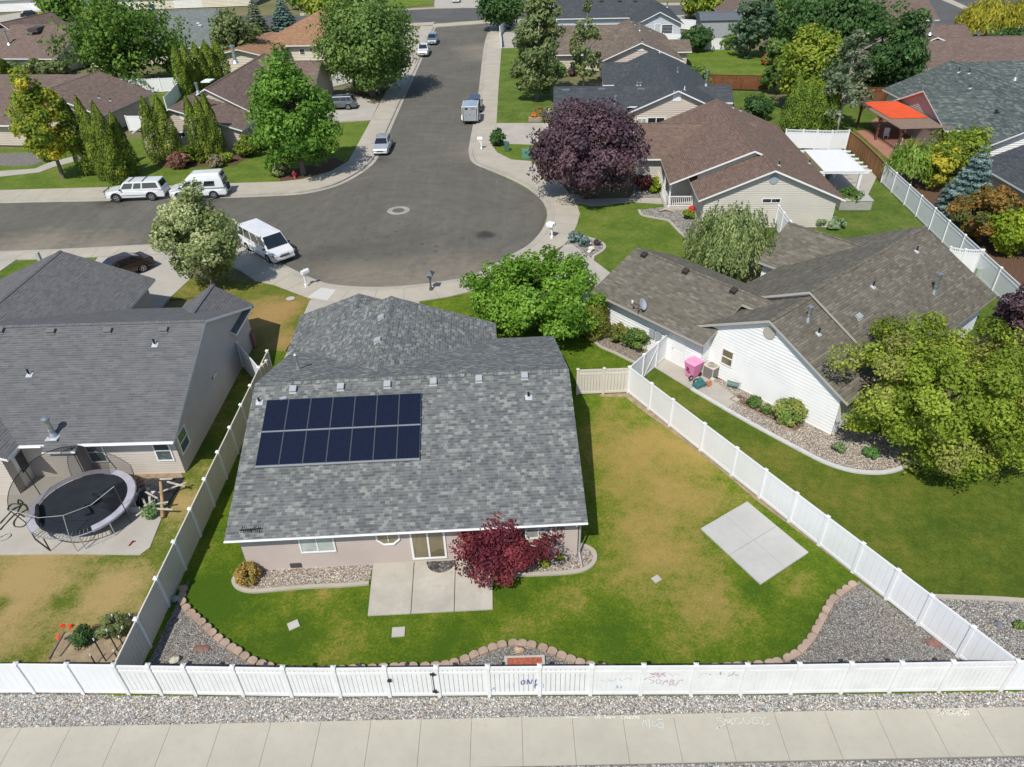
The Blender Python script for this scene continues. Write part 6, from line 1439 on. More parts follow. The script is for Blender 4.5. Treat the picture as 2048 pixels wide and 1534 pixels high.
tree('dark pine left of the yellow green trees', (1497, 116), -10, 108, 88, g_pine, 'round', 'pine_tree', br=.2, leaf=1.05, lump=.3, hollow=.3)
tree('large yellow green tree behind the arborvitae group', (1602, 218), 56, 218, 152, g_yel, leaf=1.05, br=.2); tree('green tree at the left of the dense tree group', (1545, 186), 64, 186, 70, g_mid, leaf=1., br=.24)
tree('broad dark green tree at the top of the dense tree group', (1640, 118), -22, 104, 205, g_dark, leaf=1.1, br=.2); tree('dark green maple against the russet roof', (1772, 198), 26, 182, 132, g_dark, leaf=1.05, br=.24, lump=.3); tree('light green tree at the top left of the dense tree group', (1560, 95), -20, 88, 90, g_mid, leaf=1.1)
tree('half dead silvery tree with bare pale branches', (1672, 264), 52, 240, 104, g_silv, kind='upright', leaf=1., br=.2, dens=.42, hollow=.05, bark=M_bark_p, limbs=18)
tree('dark purple tree at the top edge of the dense group', (1690, 38), -30, 24, 70, plum, leaf=1.1)
tree('golden willow with trailing yellow branches at the top right', (1965, 82), -18, 80, 118, [(.11, .115, .012), (.18, .175, .018), (.25, .225, .03)], 'weep', 'willow_tree', leaf=1.05, dens=1.0); tree('second golden willow at the right edge', (2050, 70), -24, 72, 95, [(.10, .11, .012), (.17, .165, .018), (.24, .215, .03)], 'weep', 'willow_tree', leaf=1.05, dens=1.0)
tree('dark green tree in front of the willow at the right edge', (2018, 130), 48, 132, 116, g_dark, leaf=1.05)
tree('weeping green tree behind the end of the cedar fence', (1812, 370), 262, 366, 94, [(.075, .13, .02), (.115, .18, .03), (.16, .23, .045)], 'weep', leaf=.95, dens=1.4)
tree('yellow topped shrub between the weeping tree and the spruce', (1866, 378), 284, 374, 76, g_gold, name='shrub', cat='shrub', leaf=.95, limbs=4); tree('yellow green shrub under the eave of the green grey roof', (1908, 345), 246, 345, 108, g_yel, name='shrub', cat='shrub', leaf=.95, limbs=4)
tree('orange and green shrub right of the blue spruce', (1958, 482), 364, 494, 146, g_orng, name='shrub', cat='shrub', leaf=.95, limbs=5, br=.2); tree('lime green shrub at the right edge', (2016, 508), 410, 508, 116, g_lime, name='shrub', cat='shrub', leaf=.95, limbs=4)
for k, (x, y) in enumerate(((6, 158), (38, 150), (68, 152), (98, 152), (122, 150))): tree('green hedge shrub, %s from the left behind the first chestnut roof' % ('first', 'second', 'third', 'fourth', 'fifth')[k], (x, y), 108 + (k % 2) * 5, y + 6, 50, g_oliv if k else g_col, name='shrub', cat='shrub', limbs=3, group='hedge shrubs behind the chestnut roof')
tree('yellow shrub beside the black car at the top left', (96, 42), 18, 44, 34, g_gold, name='shrub', cat='shrub', limbs=3); tree('green tree behind the yellow shrub at the top left', (130, 40), -30, 38, 90, g1, leaf=1.1)
# ---- shrubs
def shrub(label, base, yt, yb, w, pal, **kw): kw.setdefault('limbs', 0); kw.setdefault('br', .3); kw.setdefault('minz', .02); kw.setdefault('lump', .08); kw.setdefault('leaf', .8); X, Y = G2(*base); kw.setdefault('rz', .40 * w * PX((X, Y, .5))[2] / CF * kw.pop('flat', 1.)); w = w * 1.1; return tree(label, base, yt, yb, w, pal, name='shrub', cat='shrub', **kw)
shrub('clipped round shrub with tan top against the white garage wall', (1234, 680), 640, 694, 47, [(.07, .10, .02), (.115, .13, .03), (.19, .16, .05)]); shrub('darker clipped shrub right of the tan topped one', (1270, 696), 664, 710, 52, g_mid); shrub('small low green plant beside the white gate run', (1293, 716), 703, 720, 20, g_yel)
shrub('clipped round hedge at the driveway right of the street', (995, 290), 260, 302, 33, g_dark, flat=1.2)
for k, (x, y, w) in enumerate(((1301, 360, 22), (1308, 372, 23), (1312, 386, 27))): shrub('bright lime globe shrub, the %s of three by the porch rail' % ('farthest', 'middle', 'nearest')[k], (x, y), y - 17, y + 10, w, g_lime, group='lime globe shrubs')
shrub('dark red leafy shrub beside the lime globes', (1285, 378), 352, 392, 38, [(.06, .02, .02), (.12, .04, .035), (.16, .06, .05)])
shrub('clipped hedge block below the small window', (381, 324), 298, 328, 42, g_col); shrub('small clipped hedge block between the arborvitae', (405, 326), 308, 328, 16, g_col); shrub('clipped low hedge cube at the house corner', (456, 325), 306, 328, 26, g_yel); shrub('large clipped hedge beside the corner window', (498, 312), 278, 318, 52, g_col); shrub('green hedge right of the corner window hedge', (524, 298), 268, 302, 34, g_col)
shrub('olive shrub left of the red hydrant', (562, 352), 326, 360, 36, g_oliv); shrub('brown dried shrub in front of the hedge block', (362, 336), 322, 342, 42, brn); shrub('grey leaved rose bush behind the camper van', (434, 334), 320, 340, 30, [(.12, .11, .06), (.2, .17, .12)])
shrub('rust coloured shrub beside the path at the left', (138, 292), 278, 298, 26, brn); shrub('green shrub beside the arborvitae at the left', (156, 300), 284, 306, 26, g_mid)
shrub('tan dried ornamental bush in the gravel bed at the left end of the wall', (497, 1160), 1134, 1170, 50, [(.22, .15, .04), (.30, .20, .06), (.16, .14, .04)], leaf=.6); 
shrub('yellow green plant in the bed right of the red maple', (1089, 1132), 1117, 1138, 22, g_yel, leaf=.6); shrub('small pale green plant in the bed near the house corner', (1119, 1118), 1104, 1126, 16, g_yel, leaf=.6); shrub('dark green plant in the shade of the red maple', (1058, 1130), 1118, 1134, 18, g_mid, leaf=.6)
shrub('feathery green plant in the bed under the white wall', (1572, 842), 812, 856, 62, [(.09, .14, .03), (.13, .19, .05), (.2, .2, .05)], leaf=.7); shrub('low green plant in the framed planting bed', (1508, 812), 800, 818, 28, g_mid, leaf=.6); shrub('tiny green plant in the middle of the framed planting bed', (1530, 826), 814, 832, 24, g_mid, leaf=.6)
shrub('round green mound on the gravel under the birch clump', (1740, 914), 900, 926, 30, [(.05, .11, .03), (.08, .16, .04)], leaf=.6); shrub('low pale green mound on the gravel left of the round one', (1676, 902), 892, 910, 26, [(.09, .13, .06), (.13, .17, .08)], leaf=.6); shrub('small green weed on the gravel beyond the diagonal fence', (2036, 1255), 1240, 1262, 22, g_mid, leaf=.6)
shrub('low blue juniper on the gravel island by the driveway', (1150, 484), 474, 490, 28, g_spr, leaf=.6); shrub('grey blue juniper lower on the gravel island', (1168, 492), 484, 498, 24, g_spr, leaf=.6); shrub('small dark red barberry on the gravel island', (1194, 490), 483, 495, 14, plum, leaf=.6)
shrub('red flowering rose in the cobble bed by the porch', (1384, 424), 414, 430, 16, [(.35, .02, .02), (.5, .04, .03), (.08, .1, .03)], leaf=.7); shrub('low yellow plant in the cobble bed by the porch', (1376, 438), 430, 444, 24, g_yel, leaf=.6)
shrub('sage green ground cover beside the cream wall', (1658, 452), 430, 466, 62, [(.13, .18, .10), (.2, .25, .15)], leaf=.7, flat=.4); shrub('leafy green plants growing in the white planter', (1696, 414), 388, 418, 52, g_mid, leaf=.7)
for k, (x, y) in enumerate(((1796, 392), (1811, 404), (1824, 416))): shrub('upright grass clump, the %s of three along the white fence' % ('farthest', 'middle', 'nearest')[k], (x, y), y - 28, y + 2, 18, g_pale, leaf=.7, flat=2., kind='upright', group='grass clumps along the fence')
shrub('dark green weeds in the corner garden plot', (168, 1284), 1262, 1296, 46, g_dark, leaf=.6, dens=.6); shrub('trailing green weeds beside the garden stakes', (232, 1268), 1252, 1276, 60, g_oliv, leaf=.6, dens=.5)
for k, (x, y, lab) in enumerate(((146, 1264, 'orange red poppy at the back of the corner garden plot'), (124, 1285, 'orange red poppy at the left rail of the corner garden plot'), (131, 1263, 'small orange poppy at the corner of the garden rails'))): tree(lab, (x, y), y - 6, y + 4, 9, [(.55, .07, .03), (.65, .1, .05)], name='poppy', cat='flower', limbs=0, leaf=.5, br=.5, minz=.1, blobs=4)
shrub('green weed growing through the boards on the tarp', (306, 1033), 1018, 1042, 34, [(.08, .14, .05), (.13, .2, .08)], leaf=.6, dens=.6)
for k, (x, y, w, p, lab) in enumerate(((1386, 182, 60, g_mid, 'green hedge shrubs by the garden behind the slate roof'), (1510, 240, 60, g_dark, 'dark bushy shrub at the corner of the green side lawn'), (1455, 98, 36, g_mid, 'green shrub at the foot of the white fence'), (1534, 130, 26, [(.22, .07, .02), (.25, .10, .03)], 'orange flowering shrub under the pine'), (1334, 70, 26, g_yel, 'round shrub under the windows of the pale blue house'), (1700, 190, 50, g_dark, 'dark shrub in front of the dark red cedar fence'))): shrub(lab, (x, y), y - w * .5, y + w * .12, w, p)
shrub('green shrub at the foot of the poplar', (1118, 152), 136, 160, 30, g_mid); shrub('dark red shrub below the thin poplar', (1145, 150), 138, 156, 22, plum2)
# grass tufts and weeds at the pavement edge: one scatter each
# ================================================================ back yard: gravel, edging, slabs
GC = [(.36, .34, .30), (.27, .275, .27), (.46, .44, .40), (.36, .27, .20), (.32, .345, .355), (.58, .56, .52), (.23, .22, .20), (.43, .40, .34), (.30, .33, .34)]
M_grav = gravel_mat('gravel_bed', [tuple(x * .8 for x in c) for c in GC], 17.); M_gravw = gravel_mat('gravel_warm', [(.42, .36, .28), (.30, .26, .22), (.52, .47, .40), (.36, .27, .20), (.46, .42, .37)], 15.); M_gravg = gravel_mat('gravel_grey_cobble', [(.40, .38, .35), (.30, .29, .27), (.50, .48, .44), (.36, .33, .29)], 9.)
M_soil = flat('garden_soil', (.22, .155, .10), .95, var=.25, vscale=4, fine=.5, fscale=40); M_mulch = flat('bark_mulch', (.16, .09, .055), .95, var=.35, vscale=7, fine=.5, fscale=50); M_drysoil = flat('dry_soil', (.40, .31, .20), .95, var=.25, vscale=3, fine=.5, fscale=35)
def bed(name, px, mat, z=-.006, z0=-.15, kind='stuff'):
    b = MB(); b.prism(px if not isinstance(px[0][0], int) and px[0][0] == 'w' else pxpoly(px), z0, z); return tag(b.build(name, mat), kind=kind)
# strip outside the fence, and below the sidewalk
b = MB(); xs_ = [-40 + 2 * i for i in range(41)]
b.prism([(x, 13.60 - .0075 * (x + 17)) for x in xs_] + [(x, float(fy(x)) + .08) for x in xs_[::-1]], -.15, -.022); tag(b.build('gravel', M_grav), kind='stuff')
b = MB(); b.prism([(-40, 12.2), (-40, 9), (40, 9), (40, 11.5)], -.15, -.02); tag(b.build('gravel', M_grav), kind='stuff')
# curved block edging: read along the photograph
blk = [(372, 1172), (362, 1190), (366, 1205), (380, 1222), (396, 1236), (414, 1253), (434, 1272), (455, 1287), (478, 1302), (500, 1317), (520, 1324), (545, 1332), (575, 1337), (620, 1338), (665, 1337), (710, 1335), (755, 1333), (800, 1331), (850, 1330), (890, 1327), (925, 1317), (955, 1304), (985, 1292), (1015, 1284), (1045, 1284), (1075, 1289), (1105, 1300), (1135, 1313), (1165, 1324), (1200, 1331), (1240, 1336), (1290, 1338), (1345, 1337), (1400, 1334), (1450, 1331), (1500, 1328), (1545, 1323), (1580, 1312), (1605, 1295), (1622, 1275), (1634, 1255), (1645, 1235), (1655, 1215), (1668, 1195), (1690, 1178), (1712, 1162)]
EZ = .14
line = smooth_line([G2(x, y, EZ) for x, y in blk], 8)
LG = []      # lawn-side polygons for the gravel behind the fence
gy = lambda x: float(fy(x)) + .06
gl = [p for p in line]
poly = [(line[0][0] - .1, line[0][1] + .6)] + gl + [(line[-1][0] + .2, line[-1][1] + .1), (17.0, 14.15)] + [(x, gy(x)) for x in np.arange(16, -14, -1.)] + [(-13.95, 14.95)]
b = MB(); b.prism(poly, -.15, -.004); tag(b.build('gravel', M_grav), kind='stuff')
M_block = flat('tan_block', (.47, .35, .27), .92, var=.2, vscale=2.2, fine=.35, fscale=55)
def block_mesh():
    b = MB(); out = [(-.17, -.13), (.17, -.13), (.187, .05), (.12, .135), (.04, .158), (-.05, .154), (-.13, .125), (-.187, .05)]
    b.prism(out, 0, .15); return b
src = block_mesh().build('edging_block', M_block, bevel=.018); acc = 0.; first = True; nb = 0
tag(src, 'tan split face concrete block in the curved edging between lawn and gravel', 'edging block', 'tan blocks of the curved lawn edging')
for i in range(1, len(line)):
    acc += math.dist(line[i], line[i - 1])
    if acc >= .382:
        acc -= .382; d = Vector(line[i]) - Vector(line[i - 1]); rz = math.atan2(d.y, d.x) + random.uniform(-.05, .05)
        o = src if first else src.copy()
        if not first: COL.objects.link(o)
        first = False; o.location = (line[i][0], line[i][1], -.02 + random.uniform(-.012, .012)); o.rotation_euler = (random.uniform(-.02, .02), random.uniform(-.02, .02), rz); nb += 1
# loose pebbles over the gravel: real stones
M_peb, nt, bb = newmat('pebble', .85, .3); vc = nt.new('ShaderNodeVertexColor'); vc.layer_name = 'Col'; nt.link(vc.outputs[0], bb.inputs['Base Color'])
def inside(poly, x, y):
    c = False; n = len(poly); j = n - 1
    for i in range(n):
        if (poly[i][1] > y) != (poly[j][1] > y) and x < (poly[j][0] - poly[i][0]) * (y - poly[i][1]) / (poly[j][1] - poly[i][1]) + poly[i][0]: c = not c
        j = i
    return c
rng = np.random.default_rng(5)
def pebbles(name, polys, dens, size, z, cols):
    base = np.array([(1, 0, 0), (0, 1, 0), (-1, 0, 0), (0, -1, 0), (0, 0, 1), (.5, .5, .55), (-.5, .5, .5)], float)[:5]
    P = []
    for poly, dn in polys:
        xs = [p[0] for p in poly]; ys = [p[1] for p in poly]; n = int((max(xs) - min(xs)) * (max(ys) - min(ys)) * dens * dn)
        X = rng.uniform(min(xs), max(xs), n); Y = rng.uniform(min(ys), max(ys), n)
        # vectorised point-in-polygon
        ins = np.zeros(n, bool); j = len(poly) - 1
        for i in range(len(poly)):
            yi, yj, xi, xj = poly[i][1], poly[j][1], poly[i][0], poly[j][0]
            if yi != yj:
                m = ((yi > Y) != (yj > Y)) & (X < (xj - xi) * (Y - yi) / (yj - yi) + xi); ins ^= m
            j = i
        P.append(np.stack([X[ins], Y[ins]], 1))
    P = np.concatenate(P); n = len(P); s = rng.uniform(size[0], size[1], n) ; a = rng.uniform(0, 2 * PI, n); el = rng.uniform(.6, 1., n)
    bv = np.array([(1, 0, 0), (.3, .9, 0), (-.7, .7, 0), (-1, -.2, 0), (-.2, -1, 0), (.7, -.7, 0), (.15, .1, 1)], float)
    V = np.repeat(bv[None], n, 0) * s[:, None, None]; V[:, :, 1] *= el[:, None]; V[:, 6, 2] *= rng.uniform(.5, .9, n); V[:, :6, 2] = -.01
    c, sn = np.cos(a)[:, None], np.sin(a)[:, None]; x = V[:, :, 0] * c - V[:, :, 1] * sn; y = V[:, :, 0] * sn + V[:, :, 1] * c
    V[:, :, 0] = x + P[:, None, 0]; V[:, :, 1] = y + P[:, None, 1]; V[:, :, 2] += z
    F = np.array([(k, (k + 1) % 6, 6) for k in range(6)]); F = (F[None] + (np.arange(n) * 7)[:, None, None]).reshape(-1, 3)
    me = bpy.data.meshes.new(name); me.vertices.add(n * 7); me.vertices.foreach_set('co', V.ravel()); me.loops.add(F.size); me.loops.foreach_set('vertex_index', F.ravel()); me.polygons.add(len(F)); me.polygons.foreach_set('loop_start', np.arange(0, F.size, 3)); me.polygons.foreach_set('loop_total', np.full(len(F), 3))
    me.update(); cc = np.array(cols)[rng.integers(0, len(cols), n)] * rng.uniform(.75, 1.25, (n, 1)); C = np.ones((n, 7, 4)); C[:, :, :3] = np.clip(cc, 0, 1)[:, None]
    ca = me.color_attributes.new('Col', 'FLOAT_COLOR', 'POINT'); ca.data.foreach_set('color', C.ravel()); me.materials.append(M_peb)
    o = bpy.data.objects.new(name, me); COL.objects.link(o); return tag(o, kind='stuff')
strip = [(x, 13.58 - .0075 * (x + 17)) for x in np.arange(-19, 19, 1.)] + [(x, float(fy(x)) - .05) for x in np.arange(18, -20, -1.)]
low = [(-18, 11.98), (18, 11.68), (18, 10.8), (-18, 11.2)]
pebbles('gravel', [(strip, 1.), (low, 1.), (poly, .8)], 520, (.018, .048), -.02, [tuple(min(.8, x * 1.12) for x in c) for c in GC])
# beds beside the main house
def wp2(*p): return [G2(a, c) for a, c in p]
bl = [(478, 1146), (468, 1160), (472, 1172), (486, 1180), (510, 1183), (560, 1179), (620, 1174), (690, 1171), (738, 1167)]
bed('gravel', bl + [(748, 1118), (509, 1136)], M_gravw, .0)
ln = smooth_line(pxpoly(bl), 5); ribbon_obj('kerb_edging', ln, .17, .07, M_walk2)
brr = [(986, 1152), (1040, 1150), (1100, 1148), (1150, 1144), (1176, 1136), (1189, 1122), (1188, 1105), (1175, 1095), (1160, 1090)]
bed('gravel', brr + [(1153, 1097), (986, 1108)], M_gravw, .0)
ln2 = smooth_line(pxpoly(brr), 5); ribbon_obj('kerb_edging', ln2, .17, .07, M_walk2)
pb = [(pxpoly(bl + [(748, 1118), (509, 1136)]), 1.), (pxpoly(brr + [(1153, 1097), (986, 1108)]), 1.)]
# gravel bed at the white house with its kerb
hb_ = [(1383, 778), (1420, 800), (1480, 835), (1540, 868), (1600, 900), (1650, 925), (1700, 941), (1750, 946), (1790, 941), (1820, 927), (1838, 906)]
hb_poly = hb_ + [(1800, 870), (1700, 860), (1645, 838), (1540, 790), (1434, 757), (1400, 765)]
bed('gravel', hb_poly, M_gravw, .0); pb.append((pxpoly(hb_poly), 1.))
ribbon_obj('kerb_edging', smooth_line(pxpoly(hb_), 6), .22, .07, flat('white_kerb', (.55, .55, .53), .85, var=.08))
pebbles('gravel', pb, 330, (.02, .05), -.002, [(.46, .41, .34), (.34, .30, .26), (.58, .53, .46), (.40, .30, .23), (.52, .49, .44), (.30, .27, .25)])
rb_ = [(1852, 1193), (1900, 1195), (1960, 1197), (2020, 1200), (2120, 1208)]
bed('gravel', rb_ + [(2200, 1420), (2050, 1370), (1950, 1290)], M_grav, .0); ribbon_obj('kerb_edging', smooth_line(pxpoly(rb_), 5), .2, .06, M_walk2)
pebbles('gravel', [(pxpoly(rb_ + [(2200, 1420), (2050, 1370), (1950, 1290)]), 1.)], 380, (.02, .045), -.002, [tuple(min(.8, x * 1.08) for x in c) for c in GC])
lb_ = [(1170, 640), (1178, 662), (1196, 690), (1230, 706), (1262, 722), (1290, 732)]
bed('gravel', lb_ + [(1335, 700), (1290, 670), (1240, 640), (1200, 610)], M_gravw, .0); ribbon_obj('kerb_edging', smooth_line(pxpoly(lb_), 5), .18, .06, M_walk2)
cb_ = [(1278, 420), (1284, 430), (1310, 436), (1335, 441), (1350, 455), (1365, 470), (1380, 480)]
bed('gravel', cb_ + [(1420, 470), (1400, 430), (1392, 415), (1340, 412)], M_gravg, .0); ribbon_obj('kerb_edging', smooth_line(pxpoly(cb_), 5), .22, .06, M_walk2)
cc_ = [(1144, 472), (1150, 470), (1185, 478), (1204, 486), (1209, 496), (1200, 505), (1188, 512), (1185, 520)]
bed('gravel', cc_ + [(1160, 505), (1130, 490)], M_gravg, .0); ribbon_obj('kerb_edging', smooth_line(pxpoly(cc_[1:]), 5), .22, .06, M_walk2)
bed('gravel', [(1265, 400), (1290, 402), (1325, 398), (1320, 355), (1285, 340), (1268, 352)], M_gravg, .004)
bed('gravel', [(-30, 328), (20, 332), (70, 330), (90, 320), (60, 305), (-30, 308)], M_grav, .0)
bed('bark_mulch', [(310, 330), (350, 338), (400, 333), (470, 330), (520, 300), (530, 280), (500, 285), (420, 310), (330, 318)], M_mulch, .002)
bed('bark_mulch', [(560, 362), (600, 357), (660, 342), (690, 325), (670, 315), (600, 335), (560, 345)], M_mulch, .002)
bed('bark_mulch', [(700, 190), (745, 190), (780, 175), (790, 160), (730, 168)], M_mulch, .002)
bed('bark_mulch', [(1770, 365), (1850, 400), (1960, 500), (2040, 600), (2100, 600), (2100, 420), (1960, 440), (1850, 330)], M_mulch, .002)
bed('bark_mulch', [(1480, 790), (1462, 800), (1540, 838), (1590, 862), (1605, 852), (1550, 825)], M_mulch, .012)
ribbon_obj('garden_frame', pxpoly([(1484, 786), (1460, 799), (1540, 840), (1592, 866)]), .05, .08, M_plank)
bed('garden_soil', [(95, 1335), (125, 1266), (180, 1262), (235, 1262), (262, 1270), (240, 1335)], M_drysoil, -.004)
bed('dirt', [(180, 945), (360, 940), (368, 960), (330, 990), (262, 958), (230, 950)], M_drysoil, .004)
for px in ([(1200, 788), (1260, 787), (1300, 821), (1345, 855), (1520, 997), (1780, 1198), (1777, 1203), (1620, 1080), (1512, 1000), (1440, 938), (1338, 859), (1290, 825), (1250, 793), (1200, 793)],):
    bed('dirt', px, M_drysoil, -.004)
# ---------------------------------------------------------------- small things in the yards
M_paver = concrete_mat('paver', (.50, .48, .43)); M_redw = wood_mat('red_board', (.42, .12, .07)); M_clay = flat('terracotta', (.45, .19, .10), .8, var=.15); M_rustst = flat('rust_stone', (.22, .12, .10), .85, var=.25, vscale=6)
def at(px, py, z=0.): return G(px, py, z)
for px, py, rz, s, lab in ((587, 1250, .5, .42, 'small square grey paver set in the lawn by the left gravel corner'), (797, 1264, .05, .5, 'pale square paver set in the lawn below the patio'), (1313, 1158, .55, .34, 'small grey paver set in the dry middle of the back lawn')):
    b = MB(); b.box((0, 0, .0), (s, s * .85, .06)); o = mobj('stepping_stone', b, M_paver, lab, 'paver', bevel=.01); o.location = at(px, py, .0); o.rotation_euler = (0, 0, rz)
p = at(882, 1128, .04); b = MB(); n = 20; b.prism([(.62 * math.cos(PI * k / n), -.62 * math.sin(PI * k / n)) for k in range(n + 1)], 0, .02)
o = mobj('doormat', b, gravel_mat('mat_pattern', [(.03, .03, .032), (.10, .10, .10), (.25, .25, .24), (.05, .05, .05)], 9., .1), 'half round dark patterned doormat at the sliding door', 'doormat'); p2 = H0.wp(882, 1118, *bw); o.location = H0.Mf @ Vector((p2[0] + bw[0][0], .48, .04)); o.rotation_euler = (0, 0, H0.rz)
def hose(label, pts, col, r=.018, z=.03, name='garden_hose', ox=0, k=1, oy=0):
    P = smooth_line([G2(ox + x / k, oy + y / k, z) for x, y in pts], 6); b = MB(); b.tube([(x, y, z + .012 * math.sin(i * .7)) for i, (x, y) in enumerate(P)], r, 6); return mobj(name, b, flat('hose_' + label[:5], col, .5, var=.05), label, 'hose')
hose('tan hose loosely coiled on the patio under the red maple', [(210, 490), (240, 530), (290, 555), (360, 550), (385, 525), (350, 540), (290, 545), (240, 545), (200, 555), (186, 535), (210, 520), (260, 530), (320, 490), (380, 480)], (.28, .17, .09), .02, .05, ox=880, oy=1000, k=1271 / 330)
hose('dark green hose tangled on the concrete left of the trampoline', [(0, 900), (60, 830), (150, 740), (240, 690), (200, 640), (195, 680), (260, 690), (300, 760), (310, 850), (250, 930), (160, 930), (150, 880), (210, 800), (290, 740), (240, 700), (120, 760), (80, 740), (130, 690), (220, 700), (190, 780), (260, 830), (180, 790), (60, 900), (0, 970)], (.05, .075, .04), .025, .05, ox=0, oy=880, k=2048 / 380)
hose('pale loop of hose on the concrete at the left edge', [(0, 1090), (60, 1070), (115, 1030), (100, 1008), (40, 1025), (0, 1050)], (.33, .34, .30), .02, .05, ox=0, oy=880, k=2048 / 380)
# sunken window well with red boards and rock behind the front fence
b = MB(); Q = [G2(994, 1318), G2(1073, 1318), G2(1075, 1340), G2(992, 1340)]
wl = thing('window_well', 'low concrete box with a red painted board lid behind the fence gate', 'box', (*Q[0], 0)); o0 = Vector((*Q[0], 0))
b.box((1.02, -.45, .06), (1.5, .95, .16)); b.build('frame', M_patio, wl); b = MB(); b.box((1.02, -.45, .15), (1.28, .74, .03)); b.build('lid', M_redw, wl)
b = MB(); b.blob((0, 0, .1), (.2, .15, .15), 9, jit=.2); o = mobj('rock', b, flat('tan_rock', (.42, .30, .2), .9, var=.25, vscale=7), 'single tan rock on the gravel behind the red lid', 'rock'); o.location = at(1038, 1304)
for px, py, s, lab in ((405, 1297, (.34, .16), 'flat rust red stone lying on the left gravel corner'), (1867, 1286, (.3, .22), 'flat rust red stone lying on the right gravel corner')):
    b = MB(); b.blob((0, 0, .02), (s[0], s[1], .05), 10, jit=.15); o = mobj('stone', b, M_rustst, lab, 'stone'); o.location = at(px, py); o.rotation_euler = (0, 0, -.15)
for k, (px, py, s, c, lab) in enumerate(((352, 1200, .2, (.3, .3, .31), 'grey rock in shade at the top of the left gravel corner'), (352, 1322, .2, (.5, .46, .38), 'pale boulder on the left gravel near the fence'), (1995, 1250, .16, (.18, .2, .23), 'dark round rock on the gravel beyond the diagonal fence'), (367, 1180, .22, (.33, .27, .22), 'brown boulder beside the almond fence'))):
    b = MB(); b.blob((0, 0, s * .4), (s, s * .8, s * .7), 9, jit=.2); o = mobj('rock', b, flat('rock_%s' % 'abcd'[k], c, .9, var=.2, vscale=8), lab, 'rock'); o.location = at(px, py)
# pink trash cart
p = at(1384, 752, .02); tc = thing('trash_cart', 'pink wheeled trash cart with closed lid beside the white house', 'trash cart', p, math.radians(-52))
M_pink = flat('pink_plastic', (.72, .24, .43), .5, .4, var=.06); M_pink2 = flat('pink_lid', (.78, .31, .50), .5, .4, var=.05)
b = MB(); b.add([(-.27, -.3, .06), (.27, -.3, .06), (.27, .3, .06), (-.27, .3, .06), (-.37, -.42, 1.0), (.37, -.42, 1.0), (.37, .42, 1.0), (-.37, .42, 1.0)], [(3, 2, 1, 0), (0, 1, 5, 4), (1, 2, 6, 5), (2, 3, 7, 6), (3, 0, 4, 7), (4, 5, 6, 7)]); b.build('body', M_pink, tc, bevel=.05)
b = MB(); b.box((0, 0, 1.02), (.80, .90, .06)); b.box((0, .02, 1.08), (.72, .8, .09), taper=.75); b.build('lid', M_pink2, tc, bevel=.03)
b = MB(); b.tube([(-.34, .47, .95), (.34, .47, .95)], .03, 8); b.build('handle', M_pink, tc)
for s in (1, -1): b = MB(); b.tube([(s * .26, .33, .13), (s * .34, .33, .13)], .13, 14); b.build('wheel', M_black, tc)
b = MB(); [b.box((-.33 if 0 else x, -.405 + .0 * z, z), (.09, .012, .07), a) for x, z, a in ((-.1, .72, 0), (-.02, .66, 0), (-.12, .58, 0), (-.05, .52, 0), (.05, .47, 0))]; b.build('stencil', flat('stencil_maroon', (.12, .02, .05), .6, var=0), tc)
# air conditioner, hose box, pots, reel, ball, mower at the white house
ac = thing('air_conditioner', 'tan air conditioner unit with round fan on top against the white wall', 'air conditioner', at(1421, 752, .01), math.radians(-51))
M_acm = flat('ac_tan', (.58, .54, .45), .5, var=.05)
b = MB(); b.box((0, 0, .36), (.68, .68, .72)); b.build('body', flat('ac_fin', (.20, .19, .17), .6, var=.2, vscale=14), ac, bevel=.02); b = MB(); b.box((0, 0, .745), (.72, .72, .05)); [b.box((x, y, .36), (.04, .04, .72)) for x in (-.33, .33) for y in (-.33, .33)]; b.build('cover', M_acm, ac)
b = MB(); [b.tube([(r_ * math.cos(2 * PI * q / 20), r_ * math.sin(2 * PI * q / 20), .78) for q in range(21)], .014, 5) for r_ in (.08, .17, .26)]; b.build('fan_grille', M_black, ac)
for px, py, s, lab in ((1409, 738, .19, 'large terracotta pot at the corner of the white wall'), (1405, 745, .13, 'small terracotta pot in front of the larger one by the white wall')):
    b = MB(); b.lathe([(s * .6, 0), (s * .95, s * 1.5), (s * 1.1, s * 1.5), (s * 1.1, s * 1.8), (s * .9, s * 1.8), (s * .85, s * 1.5)], n=16); o = mobj('flower_pot', b, M_clay, lab, 'flower pot'); o.location = at(px, py)
b = MB(); b.lathe([(.10, 0), (.16, .22), (.18, .22), (.17, .27), (.12, .24)], n=14); o = mobj('flower_pot', b, M_clay, 'terracotta pot lying beside the teal lawn cart', 'flower pot'); o.location = at(1413, 766, .1); o.rotation_euler = (1.3, 0, .6)
hx = thing('hose_cart', 'teal plastic hose cart with white hubbed wheels lying on the kerb', 'hose cart', at(1398, 772, .02), math.radians(30)); M_teal = flat('teal_plastic', (.045, .15, .16), .45, .4, var=.08)
b = MB(); b.box((0, 0, .16), (.72, .5, .26), taper=.85); b.box((.05, .05, .36), (.42, .36, .22), taper=.7); b.build('body', M_teal, hx, bevel=.05)
for y in (-.02, .36):
    b = MB(); b.tube([(-.2, y + .12, .34), (-.2, y + .2, .36)], .15, 16); w_ = b.build('wheel', M_black, hx); b = MB(); b.tube([(-.2, y + .115, .34), (-.2, y + .20, .362)], .09, 12); b.M = None; b.build('hub', M_white, w_)
b = MB(); b.tube([(.3 + .3 * math.cos(2 * PI * k / 16), -.1 + .22 * math.sin(2 * PI * k / 16), .04) for k in range(17)], .018, 6); b.build('hose', flat('hose_sage', (.3, .35, .28), .5, var=0), hx)
rl_ = thing('hose_reel', 'grey green hose reel standing on gravel under the white wall', 'hose reel', at(1465, 775, .0), math.radians(-30))
